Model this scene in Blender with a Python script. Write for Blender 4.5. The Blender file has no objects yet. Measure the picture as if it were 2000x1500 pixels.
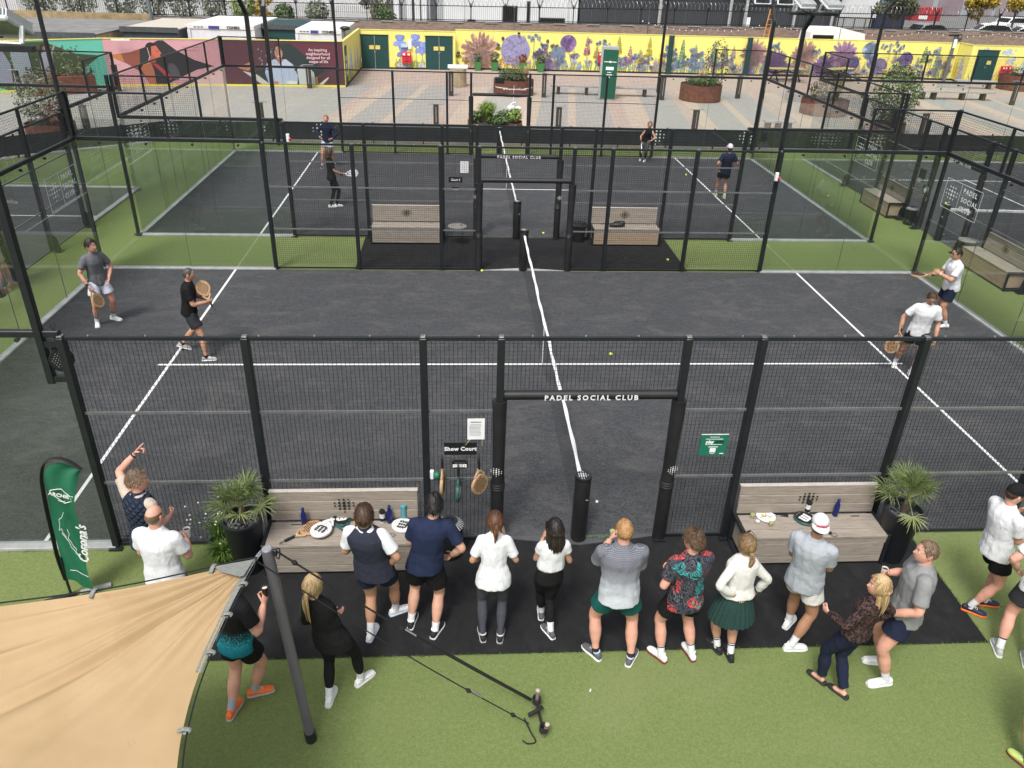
import bpy, math, random
import numpy as np
from mathutils import Vector, Matrix, Quaternion
random.seed(7); rng = np.random.default_rng(7)
R = math.radians
sc = bpy.context.scene
COL = sc.collection

# ---------------------------------------------------------------- camera, sky, sun, exposure
cam_d = bpy.data.cameras.new('camera'); cam = bpy.data.objects.new('camera', cam_d); COL.objects.link(cam)
CP = Vector((-1.5904, -8.1410, 6.8612)); PITCH, YAW, ROLL = 0.504258, 0.0777831, 0.0343176
def _cam_axes():
    cy, sy, cp, sp = math.cos(YAW), math.sin(YAW), math.cos(PITCH), math.sin(PITCH)
    f = Vector((sy*cp, cy*cp, -sp)); r0 = Vector((cy, -sy, 0)); u0 = r0.cross(f)
    c, s = math.cos(ROLL), math.sin(ROLL)
    return c*r0 + s*u0, -s*r0 + c*u0, f
_r, _u, _f = _cam_axes()
cam.matrix_world = Matrix(((_r.x, _u.x, -_f.x, CP.x), (_r.y, _u.y, -_f.y, CP.y), (_r.z, _u.z, -_f.z, CP.z), (0, 0, 0, 1)))
cam_d.sensor_width = 36; cam_d.lens = 1519.34/2000*36; cam_d.clip_start = .1; cam_d.clip_end = 900
sc.camera = cam
SUN_EL, SUN_AZ = R(58), R(205)           # azimuth clockwise from +Y: the light comes from behind the camera's left
world = bpy.data.worlds.new('World'); sc.world = world; world.use_nodes = True
wn = world.node_tree; wn.nodes.clear()
sky = wn.nodes.new('ShaderNodeTexSky'); sky.sky_type = 'NISHITA'; sky.sun_disc = False
sky.sun_elevation = SUN_EL; sky.sun_rotation = SUN_AZ; sky.air_density = 1.0; sky.dust_density = 6.0; sky.ozone_density = 1.0
hs = wn.nodes.new('ShaderNodeHueSaturation'); hs.inputs['Saturation'].default_value = .30
bgn = wn.nodes.new('ShaderNodeBackground'); bgn.inputs['Strength'].default_value = .13
wo = wn.nodes.new('ShaderNodeOutputWorld')
wn.links.new(sky.outputs[0], hs.inputs['Color']); wn.links.new(hs.outputs[0], bgn.inputs[0]); wn.links.new(bgn.outputs[0], wo.inputs[0])
sun_d = bpy.data.lights.new('sun', 'SUN'); sun_d.energy = 1.7; sun_d.angle = R(12); sun_d.color = (1, .96, .9)
sun = bpy.data.objects.new('sun', sun_d); COL.objects.link(sun)
sdir = Vector((math.sin(SUN_AZ)*math.cos(SUN_EL), math.cos(SUN_AZ)*math.cos(SUN_EL), math.sin(SUN_EL)))
sun.rotation_euler = sdir.to_track_quat('Z', 'Y').to_euler(); sun.location = (0, 0, 40)
sc.view_settings.view_transform = 'Standard'; sc.view_settings.look = 'None'
sc.view_settings.exposure = 0.42; sc.view_settings.gamma = 1.0; sc.view_settings.use_curve_mapping = False
sc.render.engine = 'CYCLES'
cy_ = sc.cycles
cy_.max_bounces = 6; cy_.diffuse_bounces = 2; cy_.glossy_bounces = 3; cy_.transmission_bounces = 4; cy_.transparent_max_bounces = 40
cy_.use_denoising = True; cy_.sample_clamp_indirect = 6; cy_.caustics_reflective = False; cy_.caustics_refractive = False

# ---------------------------------------------------------------- materials
MATS = {}
def srgb(*c):
    return tuple(((x/255+.055)/1.055)**2.4 if x > 10 else x/255/12.92 for x in c)
class NT:
    def __init__(s, m): s.t = m.node_tree; s.n = s.t.nodes
    def new(s, k, **kw):
        n = s.n.new(k)
        for a, v in kw.items():
            if hasattr(n, a) and a not in ('Scale',): setattr(n, a, v)
            else: n.inputs[a].default_value = v
        return n
    def link(s, a, b): s.t.links.new(a, b)
    def coord(s, kind='Object', scale=(1, 1, 1), rot=(0, 0, 0), loc=(0, 0, 0)):
        tc = s.n.new('ShaderNodeTexCoord'); mp = s.n.new('ShaderNodeMapping')
        mp.inputs['Scale'].default_value = scale; mp.inputs['Rotation'].default_value = rot; mp.inputs['Location'].default_value = loc
        s.link(tc.outputs[kind], mp.inputs[0]); return mp.outputs[0]
    def noise(s, co, scale, detail=3, rough=.55, dist=0):
        n = s.n.new('ShaderNodeTexNoise'); n.inputs['Scale'].default_value = scale; n.inputs['Detail'].default_value = detail
        n.inputs['Roughness'].default_value = rough; n.inputs['Distortion'].default_value = dist
        if co is not None: s.link(co, n.inputs['Vector'])
        return n.outputs['Fac']
    def ramp(s, fac, stops, interp='LINEAR'):
        n = s.n.new('ShaderNodeValToRGB'); cr = n.color_ramp; cr.interpolation = interp
        while len(cr.elements) < len(stops): cr.elements.new(.5)
        for e, (p, c) in zip(cr.elements, stops): e.position = p; e.color = (*c, 1) if len(c) == 3 else c
        s.link(fac, n.inputs[0]); return n.outputs[0]
    def mix(s, fac, a, b, mode='MIX'):
        n = s.n.new('ShaderNodeMix'); n.data_type = 'RGBA'; n.blend_type = mode
        for sock, v in ((n.inputs[0], fac), (n.inputs[6], a), (n.inputs[7], b)):
            if isinstance(v, (int, float)): sock.default_value = v
            elif isinstance(v, tuple): sock.default_value = (*v[:3], 1)
            else: s.link(v, sock)
        return n.outputs[2]
    def math(s, op, a, b=0.0):
        n = s.n.new('ShaderNodeMath'); n.operation = op
        for sock, v in ((n.inputs[0], a), (n.inputs[1], b)):
            if isinstance(v, (int, float)): sock.default_value = v
            else: s.link(v, sock)
        return n.outputs[0]
    def bump(s, h, strength=.3, dist=.01):
        n = s.n.new('ShaderNodeBump'); n.inputs['Strength'].default_value = strength; n.inputs['Distance'].default_value = dist
        s.link(h, n.inputs['Height']); return n.outputs[0]
def newmat(name, rough=.6, metal=0, spec=None):
    m = bpy.data.materials.new(name); m.use_nodes = True
    p = m.node_tree.nodes['Principled BSDF']; p.inputs['Roughness'].default_value = rough; p.inputs['Metallic'].default_value = metal
    if spec is not None: p.inputs['Specular IOR Level'].default_value = spec
    MATS[name] = m; return m, NT(m), p
def mat(name, col, rough=.6, metal=0, var=.12, scale=6, bump=0, bscale=40, bdist=.004, spec=None, coords='Object'):
    """plain material with a little procedural variation of its colour"""
    if name in MATS: return MATS[name]
    m, t, p = newmat(name, rough, metal, spec)
    co = t.coord(coords)
    if var > 0:
        f = t.noise(co, scale, 4)
        d = tuple(c*(1-var) for c in col); l = tuple(min(1, c*(1+var)) for c in col)
        t.link(t.ramp(f, [(.3, d), (.7, l)]), p.inputs['Base Color'])
    else: p.inputs['Base Color'].default_value = (*col, 1)
    if bump: t.link(t.bump(t.noise(co, bscale, 4), bump, bdist), p.inputs['Normal'])
    return m
def attrmat(name, rough=.6):
    """flat print: colours stored per face, as printed"""
    m, t, p = newmat(name, rough)
    a = t.n.new('ShaderNodeAttribute'); a.attribute_name = 'Col'; t.link(a.outputs['Color'], p.inputs['Base Color'])
    return m

# ---------------------------------------------------------------- mesh builder
class MB:
    def __init__(s): s.v = []; s.f = []; s.m = []; s.c = []; s.mi = 0; s.col = (1, 1, 1)
    def add(s, vs, fs):
        b = len(s.v); s.v.extend(tuple(x) for x in vs)
        for f in fs: s.f.append(tuple(b+i for i in f)); s.m.append(s.mi); s.c.append(s.col)
        return s
    def box(s, c, d, rz=0, M=None, ch=0):
        """box at centre c, full size d; ch = chamfer"""
        x, y, z = d[0]/2, d[1]/2, d[2]/2
        if ch <= 0:
            vs = [(-x,-y,-z),(x,-y,-z),(x,y,-z),(-x,y,-z),(-x,-y,z),(x,-y,z),(x,y,z),(-x,y,z)]
            fs = [(0,3,2,1),(4,5,6,7),(0,1,5,4),(1,2,6,5),(2,3,7,6),(3,0,4,7)]
        else:
            ch = min(ch, x*.9, y*.9, z*.9); vs = []; idx = {}
            for sx in (-1, 1):
                for sy in (-1, 1):
                    for sz in (-1, 1):
                        for a in range(3):
                            p = [sx*(x-ch), sy*(y-ch), sz*(z-ch)]; p[a] = (sx*x, sy*y, sz*z)[a]
                            idx[(sx, sy, sz, a)] = len(vs); vs.append(tuple(p))
            fs = []
            for a in range(3):
                o = [i for i in range(3) if i != a]
                for sg in (-1, 1):
                    q = []
                    for (p1, p2) in ((-1,-1),(1,-1),(1,1),(-1,1)):
                        k = [0, 0, 0]; k[a] = sg; k[o[0]] = p1; k[o[1]] = p2; q.append(idx[(*k, a)])
                    flip = (sg < 0) ^ (a == 1)
                    fs.append(tuple(reversed(q)) if flip else tuple(q))
            for a in range(3):
                o = [i for i in range(3) if i != a]
                for p1 in (-1, 1):
                    for p2 in (-1, 1):
                        def K(sg, f):
                            k = [0, 0, 0]; k[a] = sg; k[o[0]] = p1; k[o[1]] = p2; return idx[(*k, f)]
                        fs.append((K(-1, o[0]), K(1, o[0]), K(1, o[1]), K(-1, o[1])))
            for sx in (-1, 1):
                for sy in (-1, 1):
                    for sz in (-1, 1): fs.append(tuple(idx[(sx, sy, sz, a)] for a in range(3)))
        if M is None: M = Matrix.Translation(c) @ Matrix.Rotation(rz, 4, 'Z')
        else: M = Matrix.Translation(c) @ M.to_4x4()
        return s.add([tuple(M @ Vector(v)) for v in vs], fs)
    def bar(s, p0, p1, w, h=None, up=(0, 0, 1), ch=0):
        """box-section bar between two points"""
        p0, p1 = Vector(p0), Vector(p1); d = p1-p0; L = d.length
        if L < 1e-6: return s
        x = d/L; u = Vector(up); y = u.cross(x)
        if y.length < 1e-4: y = Vector((1, 0, 0)).cross(x)
        if y.length < 1e-4: y = Vector((0, 1, 0)).cross(x)
        y.normalize(); z = x.cross(y)
        M = Matrix((x, y, z)).transposed()
        return s.box((p0+p1)/2, (L, w, h or w), M=M, ch=ch)
    def tube(s, path, rad, n=8, caps=True, flat=1.0, up=None):
        P = [Vector(p) for p in path]; k = len(P)
        if not hasattr(rad, '__len__'): rad = [rad]*k
        b = []; t0 = (P[1]-P[0]).normalized()
        ref = Vector(up) if up else (Vector((0, 0, 1)) if abs(t0.z) < .9 else Vector((1, 0, 0)))
        for i in range(k):
            t = (P[min(i+1, k-1)]-P[max(i-1, 0)]).normalized()
            x = ref.cross(t)
            if x.length < 1e-4: x = Vector((0, 1, 0)).cross(t)
            x.normalize(); y = t.cross(x); ref = y if not up else ref
            for j in range(n):
                a = 2*math.pi*j/n
                b.append(P[i]+x*(math.cos(a)*rad[i])+y*(math.sin(a)*rad[i]*flat))
        fs = [(i*n+j, i*n+(j+1) % n, (i+1)*n+(j+1) % n, (i+1)*n+j) for i in range(k-1) for j in range(n)]
        if caps: fs += [tuple(reversed(range(n))), tuple((k-1)*n+j for j in range(n))]
        return s.add(b, fs)
    def cyl(s, p0, p1, r0, r1=None, n=12): return s.tube([p0, p1], [r0, r0 if r1 is None else r1], n)
    def lathe(s, prof, c=(0, 0, 0), n=20, M=None, sx=1, sy=1):
        c = Vector(c); vs = []
        for r, z in prof:
            for j in range(n):
                a = 2*math.pi*j/n; v = Vector((r*math.cos(a)*sx, r*math.sin(a)*sy, z))
                vs.append((M @ v if M else v)+c)
        k = len(prof)
        fs = [(i*n+j, i*n+(j+1) % n, (i+1)*n+(j+1) % n, (i+1)*n+j) for i in range(k-1) for j in range(n)]
        if prof[0][0] > 1e-5: fs.append(tuple(reversed(range(n))))
        if prof[-1][0] > 1e-5: fs.append(tuple((k-1)*n+j for j in range(n)))
        return s.add(vs, fs)
    def ell(s, c, r, M=None, nu=12, nv=8):
        c = Vector(c); vs = [c+(M @ Vector((0, 0, -r[2])) if M else Vector((0, 0, -r[2])))]
        for i in range(1, nv):
            p = math.pi*i/nv-math.pi/2
            for j in range(nu):
                a = 2*math.pi*j/nu; v = Vector((r[0]*math.cos(p)*math.cos(a), r[1]*math.cos(p)*math.sin(a), r[2]*math.sin(p)))
                vs.append(c+(M @ v if M else v))
        vs.append(c+(M @ Vector((0, 0, r[2])) if M else Vector((0, 0, r[2]))))
        L = len(vs)-1; fs = []
        for j in range(nu):
            fs.append((0, 1+(j+1) % nu, 1+j)); fs.append((L, L-nu+j, L-nu+(j+1) % nu))
        for i in range(nv-2):
            for j in range(nu):
                a = 1+i*nu; fs.append((a+j, a+(j+1) % nu, a+nu+(j+1) % nu, a+nu+j))
        return s.add(vs, fs)
    def rings(s, rs, n=20, caps=True, pw=2.0):
        """loft: each ring = (centre, right axis, forward axis, half width, half depth)"""
        vs = []
        for (c, x, y, a, b) in rs:
            c, x, y = Vector(c), Vector(x), Vector(y)
            for j in range(n):
                t = 2*math.pi*j/n; ct, st = math.cos(t), math.sin(t)
                e = 2/pw
                vs.append(c+x*(a*math.copysign(abs(ct)**e, ct))+y*(b*math.copysign(abs(st)**e, st)))
        k = len(rs)
        fs = [(i*n+j, i*n+(j+1) % n, (i+1)*n+(j+1) % n, (i+1)*n+j) for i in range(k-1) for j in range(n)]
        if caps: fs += [tuple(reversed(range(n))), tuple((k-1)*n+j for j in range(n))]
        return s.add(vs, fs)
    def prism(s, poly, z0, z1, M=None):
        """polygon in xy extruded from z0 to z1"""
        n = len(poly); vs = [(p[0], p[1], z0) for p in poly]+[(p[0], p[1], z1) for p in poly]
        if M is not None: vs = [tuple(M @ Vector(v)) for v in vs]
        ar = sum(poly[i][0]*poly[(i+1) % n][1]-poly[(i+1) % n][0]*poly[i][1] for i in range(n))
        fs = [tuple(reversed(range(n))), tuple(range(n, 2*n))]+[(i, (i+1) % n, n+(i+1) % n, n+i) for i in range(n)]
        if ar < 0: fs = [tuple(reversed(f)) for f in fs]
        return s.add(vs, fs)
    def quad(s, a, b, c, d): return s.add([a, b, c, d], [(0, 1, 2, 3)])
    def poly(s, pts): return s.add(pts, [tuple(range(len(pts)))])
    def mesh(s, name, mats, smooth=True, ang=40):
        me = bpy.data.meshes.new(name); me.from_pydata(s.v, [], s.f)
        for m in (mats if isinstance(mats, (list, tuple)) else [mats]): me.materials.append(m)
        if len(me.materials) > 1: me.polygons.foreach_set('material_index', s.m)
        if any(c != (1, 1, 1) for c in s.c):
            at = me.color_attributes.new('Col', 'FLOAT_COLOR', 'CORNER'); arr = []
            for f, c in zip(s.f, s.c): arr += [*c, 1]*len(f)
            at.data.foreach_set('color', arr)
        if smooth:
            me.polygons.foreach_set('use_smooth', [True]*len(me.polygons)); me.set_sharp_from_angle(angle=R(ang))
        me.update(); return me
    def build(s, name, mats, parent=None, loc=None, smooth=True, ang=40, **tags):
        return link(name, s.mesh(name, mats, smooth, ang), parent, loc, **tags)
def link(name, me, parent=None, loc=None, **tags):
    o = bpy.data.objects.new(name, me); COL.objects.link(o)
    if parent: o.parent = parent
    if loc is not None: o.location = loc
    tag(o, **tags); return o
def tag(o, label=None, cat=None, group=None, kind=None):
    if label: o['label'] = label
    if cat: o['category'] = cat
    if group: o['group'] = group
    if kind: o['kind'] = kind
    return o
def thing(name, label, cat, loc=(0, 0, 0), rz=0, group=None):
    o = bpy.data.objects.new(name, None); COL.objects.link(o); o.empty_display_size = .1
    o.location = loc; o.rotation_euler = (0, 0, rz); return tag(o, label, cat, group)
def copy_tree(o, parent=None):
    c = o.copy(); COL.objects.link(c)
    if parent: c.parent = parent
    for ch in list(o.children): copy_tree(ch, c)
    return c
def textmesh(txt, size, extrude=.002, align='CENTER', spacing=1.0, shear=0, bold=0):
    cu = bpy.data.curves.new('t', 'FONT'); cu.body = txt; cu.size = size; cu.extrude = extrude; cu.align_x = align; cu.align_y = 'CENTER'
    cu.space_character = spacing; cu.shear = shear; cu.offset = bold; cu.resolution_u = 2
    o = bpy.data.objects.new('t', cu); COL.objects.link(o)
    dg = bpy.context.evaluated_depsgraph_get(); me = bpy.data.meshes.new_from_object(o.evaluated_get(dg))
    bpy.data.objects.remove(o); return me
def text(name, txt, size, m, M, parent=None, **kw):
    """lettering: flat letters in the local xy plane of matrix M"""
    me = textmesh(txt, size, **kw); me.name = name; me.materials.clear(); me.materials.append(m); me.transform(M)
    return link(name, me, parent, kind='stuff')
def frame(o, x, y):
    """matrix with origin o, x axis and y axis given"""
    x = Vector(x).normalized(); y = Vector(y); z = x.cross(y).normalized(); y = z.cross(x)
    return Matrix(((x.x, y.x, z.x, o[0]), (x.y, y.y, z.y, o[1]), (x.z, y.z, z.z, o[2]), (0, 0, 0, 1)))
def cat_rom(pts, n):
    P = [Vector(p) for p in pts]; out = []
    for i in range(len(P)-1):
        a, b, c, d = P[max(i-1, 0)], P[i], P[i+1], P[min(i+2, len(P)-1)]
        for k in range(n):
            t = k/n; out.append(.5*((2*b)+(c-a)*t+(2*a-5*b+4*c-d)*t*t+(3*b-a-3*c+d)*t**3))
    out.append(P[-1]); return out
# ---------------------------------------------------------------- surface materials
def turf_mat():
    m, t, p = newmat('turf', .85, spec=.2); co = t.coord()
    n1 = t.noise(co, 95, 3, .7); n2 = t.noise(co, 26, 3, .65, .8); n3 = t.noise(co, .55, 3); n4 = t.noise(t.coord(scale=(1, 7, 1)), 3, 3)
    fine = t.math('ADD', t.math('MULTIPLY', n1, .62), t.math('MULTIPLY', n2, .38))
    c = t.ramp(fine, [(.30, (.064, .088, .032)), (.47, (.152, .195, .068)), (.6, (.225, .277, .108)), (.76, (.345, .395, .195))])
    c = t.mix(t.math('MULTIPLY', n3, .45), c, (.18, .228, .078)); c = t.mix(t.math('MULTIPLY', n4, .25), c, (.132, .18, .055))
    sx = t.n.new('ShaderNodeSeparateXYZ'); t.link(co, sx.inputs[0]); yy = t.math('ADD', sx.outputs['Y'], t.math('MULTIPLY', t.noise(co, .8, 2), .12)); fr = t.math('FRACT', t.math('MULTIPLY', t.math('ADD', yy, 41.4), .25))
    lane = t.math('GREATER_THAN', t.math('FRACT', t.math('MULTIPLY', t.math('ADD', yy, 41.4), .125)), .5); c = t.mix(t.math('MULTIPLY', lane, .13), c, (.085, .14, .035)); seam = t.math('LESS_THAN', fr, .004); c = t.mix(t.math('MULTIPLY', seam, .45), c, (.04, .06, .02))
    wear = t.ramp(t.noise(co, .33, 5, .7, .8), [(.52, (0, 0, 0)), (.72, (.32, .32, .32))]); c = t.mix(wear, c, (.24, .26, .13))
    t.link(c, p.inputs['Base Color']); t.link(t.bump(fine, .9, .012), p.inputs['Normal']); return m
def court_mat():
    m, t, p = newmat('court_black', .8, spec=.25); co = t.coord()
    n1 = t.noise(co, 110, 2, .8); n2 = t.noise(t.coord(scale=(1, 2.4, 1)), 7, 5, .7, 1.2); n3 = t.noise(co, .5, 3); n4 = t.noise(co, 38, 3, .75)
    base = t.ramp(n2, [(.3, (.021, .0225, .025)), (.5, (.035, .037, .041)), (.72, (.070, .073, .079))])
    fleck = t.ramp(t.math('ADD', t.math('MULTIPLY', n1, .6), t.math('MULTIPLY', n4, .4)), [(.44, (0, 0, 0)), (.62, (.085, .088, .094)), (.78, (.24, .24, .25))])
    c = t.mix(.8, base, fleck, 'ADD'); c = t.mix(t.math('MULTIPLY', n3, .45), c, (.034, .036, .040))
    drift = t.ramp(t.noise(t.coord(scale=(1, 1.8, 1)), 1.1, 6, .72, 1.0), [(.48, (0, 0, 0)), (.75, (.55, .55, .55))]); c = t.mix(drift, c, (.125, .122, .118))
    scuff = t.ramp(t.noise(t.coord(scale=(3, 12, 1), rot=(0, 0, .5)), 2.3, 4, .6, 1.5), [(.66, (0, 0, 0)), (.74, (.4, .4, .4))]); c = t.mix(scuff, c, (.10, .10, .105))
    t.link(c, p.inputs['Base Color']); t.link(t.bump(n1, .5, .006), p.inputs['Normal']); return m
def mat_mat():
    m, t, p = newmat('rubber_mat', .85, spec=.2); co = t.coord()
    n1 = t.noise(co, 120, 2, .7); n2 = t.noise(t.coord(scale=(1.4, 1, 1)), 3.2, 5, .7, .6)
    c = t.ramp(n2, [(.3, (.011, .0115, .0125)), (.55, (.017, .0175, .019)), (.8, (.030, .031, .033))])
    c = t.mix(.6, c, t.ramp(n1, [(.62, (0, 0, 0)), (.85, (.05, .05, .053))]), 'ADD')
    t.link(c, p.inputs['Base Color']); t.link(t.bump(n1, .4, .004), p.inputs['Normal']); return m
def paving_mat():
    m, t, p = newmat('block_paving', .75); co = t.coord(rot=(0, 0, R(28)))
    def brick(c1, c2, mo):
        b = t.n.new('ShaderNodeTexBrick'); b.inputs['Scale'].default_value = 1; b.inputs['Brick Width'].default_value = .21; b.inputs['Row Height'].default_value = .105
        b.inputs['Mortar Size'].default_value = .007; b.inputs['Color1'].default_value = (*c1, 1); b.inputs['Color2'].default_value = (*c2, 1); b.inputs['Mortar'].default_value = (*mo, 1)
        b.inputs['Bias'].default_value = -.1; t.link(co, b.inputs['Vector']); return b.outputs['Color']
    grey = brick((.30, .315, .31), (.40, .41, .39), (.20, .21, .21)); pink = brick((.42, .30, .255), (.56, .44, .37), (.35, .30, .26)); buff = brick((.50, .40, .30), (.60, .51, .40), (.40, .33, .26))
    tc = t.coord(); sx = t.n.new('ShaderNodeSeparateXYZ'); t.link(tc, sx.inputs[0])
    # bands of differing width cross the square: coordinate across the bands
    s = t.math('ADD', sx.outputs['X'], t.math('MULTIPLY', sx.outputs['Y'], -.13))
    fr = t.math('FRACT', t.math('MULTIPLY', t.math('ADD', s, 100.0+3.1), 1/8.6))
    band = t.ramp(fr, [(0, (0, 0, 0)), (.20, (1, 1, 1)), (.30, (.5, .5, .5)), (.42, (0, 0, 0)), (.64, (1, 1, 1)), (.70, (.5, .5, .5)), (.78, (0, 0, 0)), (.95, (.5, .5, .5))], 'CONSTANT')
    inner = t.mix(t.math('GREATER_THAN', band, .25), grey, t.mix(t.math('GREATER_THAN', band, .75), buff, pink))
    left = t.math('LESS_THAN', sx.outputs['X'], -8.6); far = t.math('GREATER_THAN', sx.outputs['Y'], 40.5)
    c = t.mix(t.math('MULTIPLY', left, .85), inner, grey); c = t.mix(t.math('MULTIPLY', far, .9), c, pink)
    n = t.noise(tc, .6, 4); c = t.mix(t.math('MULTIPLY', n, .3), c, (.36, .34, .31))
    c = t.mix(.26, c, (.36, .285, .24)); t.link(c, p.inputs['Base Color']); return m
def glass_mat(name='court_glass', tint=(.945, .965, .955), ior=1.5, boost=2.2):
    m = bpy.data.materials.new(name); m.use_nodes = True; MATS[name] = m; t = NT(m); t.n.clear()
    o = t.n.new('ShaderNodeOutputMaterial'); tr = t.n.new('ShaderNodeBsdfTransparent'); tr.inputs[0].default_value = (*tint, 1)
    gl = t.n.new('ShaderNodeBsdfGlossy'); gl.inputs['Roughness'].default_value = .0
    fr = t.n.new('ShaderNodeFresnel'); fr.inputs['IOR'].default_value = ior; ge = t.n.new('ShaderNodeNewGeometry')
    f = t.math('MULTIPLY', t.math('MULTIPLY', fr.outputs[0], boost), t.math('SUBTRACT', 1.0, ge.outputs['Backfacing']))
    mx = t.n.new('ShaderNodeMixShader'); t.link(f, mx.inputs[0]); t.link(tr.outputs[0], mx.inputs[1]); t.link(gl.outputs[0], mx.inputs[2]); t.link(mx.outputs[0], o.inputs[0])
    return m
turf_mat(); court_mat(); mat_mat(); paving_mat(); glass_mat(); glass_mat('clear_glass', (.97, .985, .98), 1.45, 1)
BLK = mat('black_steel', (.012, .0145, .018), .42, var=.25, scale=9, spec=.5)
BLKM = mat('black_wire', (.012, .013, .015), .45, var=0)
PAD = mat('black_padding', (.014, .0145, .016), .5, var=.3, scale=5, bump=.25, bscale=14, bdist=.01)
KERB = mat('kerb_metal', (.36, .375, .375), .5, .1, var=.18, scale=4)
RAIL = mat('rail_grey', (.17, .175, .18), .38, .3, var=.15, scale=9, spec=.8)
LINE = mat('line_white', (.74, .75, .76), .8, var=.1, scale=30)
WHITE = mat('white_paint', (.82, .83, .84), .5, var=.05)
FROST = mat('frosted_white', (.80, .85, .83), .7, var=0)
STEEL = mat('bright_steel', (.5, .51, .53), .35, .7, var=.15)
GREYPL = mat('grey_plate', (.085, .09, .096), .5, .2, var=.2, scale=5, bump=.1)

# ---------------------------------------------------------------- ground
def sheet(name, poly, z, m, parent=None, kind='structure'):
    b = MB(); b.poly([(x, y, z) for x, y in poly]); return b.build(name, MATS[m] if isinstance(m, str) else m, parent, smooth=False, kind=kind)
def rect(x0, y0, x1, y1): return [(x0, y0), (x1, y0), (x1, y1), (x0, y1)]
m = mat('far_ground', (.20, .20, .195), .9, var=.2, scale=.3)
sheet('ground', rect(-300, -60, 300, 420), -.012, m)
sheet('plaza_pavement', rect(-60, 12, 70, 52.6), -.006, 'block_paving')
BAND = [(-30, 10.5), (-19.6, 18.6), (-17.2, 21.0), (-12.9, 24.25), (-9, 24.45), (45, 24.45)]     # the windbreak's line, edge of the turf
turf = sheet('turf', [(-40, -14), (45, -14), (45, 24.45), (-9, 24.45), (-12.9, 24.25), (-17.2, 21.0), (-19.6, 18.6), (-30, 10.5), (-40, 10)], 0, 'turf')
sheet('mat_path', [(-4.35, -1.98), (4.56, -2.02), (4.62, -.02), (-4.3, -.02)], .006, 'rubber_mat')
sheet('mat_path', rect(-4.12, 10.08, 4.16, 12.58), .006, 'rubber_mat')
# small stray bits on the turf and the court: a tag and a scrap of paper
b = MB(); b.box((0, 0, .006), (.035, .014, .004), rz=1.2); tag(b.build('paper_scrap', WHITE, loc=(-.20, -2.52, 0)), 'tiny white paper scrap lying on the turf behind the grey shirt man', 'litter')
b = MB(); b.lathe([(.0, 0), (.022, .004), (.018, .02), (0, .024)], n=8); tag(b.build('paper_scrap', WHITE, loc=(.38, .72, .014)), 'small white scrap on the black court beside the net post', 'litter')

def court_ground(cx, cy, rz, name):
    M = Matrix.Translation((cx, cy, 0)) @ Matrix.Rotation(rz, 4, 'Z')
    def rc(x0, y0, x1, y1): return [(M @ Vector((x, y, 0)))[:2] for x, y in rect(x0, y0, x1, y1)]
    s = sheet(name, rc(-10, -5, 10, 5), .014, 'court_black')
    b = MB()
    for sx in (-1, 1): b.poly([(x, y, .018) for x, y in rc(sx*6.95-.026, -4.99, sx*6.95+.026, 4.99)])
    b.poly([(x, y, .022) for x, y in rc(-7.15, -.026, 7.15, .026)])
    b.build('court_lines', LINE, s, smooth=False, kind='structure'); return s
COURTS = [('show', 0, 5, 0), ('third', 0, 17.6, 0), ('west', -16.77, 7.17, R(90)), ('east', 22.2-4.95, 12.72, R(90))]
for n, cx, cy, rz in COURTS: court_ground(cx, cy, rz, 'court_surface')

# ---------------------------------------------------------------- cages
WCACHE = {}
def wires(w, h):
    """one panel of welded mesh, 50 mm grid, in the xz plane from (0,0) to (w,h)"""
    k = (round(w, 2), round(h, 2))
    if k in WCACHE: return WCACHE[k]
    b = MB(); r = .0024
    def wire(p0, p1, ax):
        o = [(r, r*.6), (-r, r*.6), (0, -r)]
        if ax == 'z': vs = [(p0[0]+a, c, p0[1]) for a, c in o]+[(p1[0]+a, c, p1[1]) for a, c in o]
        else: vs = [(p0[0], c+.004, p0[1]+a) for a, c in o]+[(p1[0], c+.004, p1[1]+a) for a, c in o]
        b.add(vs, [(0, 1, 4, 3), (1, 2, 5, 4), (2, 0, 3, 5)])
    nx, nz = max(2, round(w/.05)), max(2, round(h/.05))
    for i in range(1, nx): wire((w*i/nx, 0), (w*i/nx, h), 'z')
    for j in range(1, nz): wire((0, h*j/nz), (w, h*j/nz), 'x')
    WCACHE[k] = b.mesh('wire_mesh', BLKM, smooth=False); return WCACHE[k]
def dots_pattern(s):
    """the club's emblem: dots in rows of three, five, five, three and one"""
    out = []
    for row, (n, y) in enumerate(((3, 2), (5, 1), (5, 0), (3, -1), (1, -2))):
        for i in range(n):
            x = i-(n-1)/2; r = .30-.07*abs(x) if row in (1, 2) else (.22 if x == 0 else .17)
            if row == 4: r = .15
            out.append((x*s, y*s*.82, r*s))
    return out
def emblem(name, s, m, M, parent, depth=.002, n=8):
    b = MB()
    for x, y, r in dots_pattern(s):
        b.prism([(x+r*math.cos(2*math.pi*k/n), y+r*math.sin(2*math.pi*k/n)) for k in range(n)], 0, depth, M)
    return b.build(name, m, parent, smooth=False, kind='stuff')
def glass_logo(M, parent):
    """white sticker: frame, divider, emblem and the club's name; local x right, y up, centred"""
    b = MB(); w, h, t = .71, .34, .009
    for (x0, y0, x1, y1) in ((-w, -h, w, -h+t), (-w, h-t, w, h), (-w, -h, -w+t, h), (w-t, -h, w, h), (-.10, -h, -.10+t*.7, h)):
        b.prism(rect(x0, y0, x1, y1), 0, .0015, M)
    lg = b.build('glass_sticker', FROST, parent, smooth=False)
    for i, wd in enumerate(('PADEL', 'SOCIAL', 'CLUB')):
        text('lettering', wd, .155, FROST, M @ Matrix.Translation((.0, .2-.2*i, .0)), lg, align='LEFT', spacing=1.25, extrude=.001, bold=.002)
    emblem('emblem', .105, FROST, M @ Matrix.Translation((-.41, .0, 0)), lg)
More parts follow.
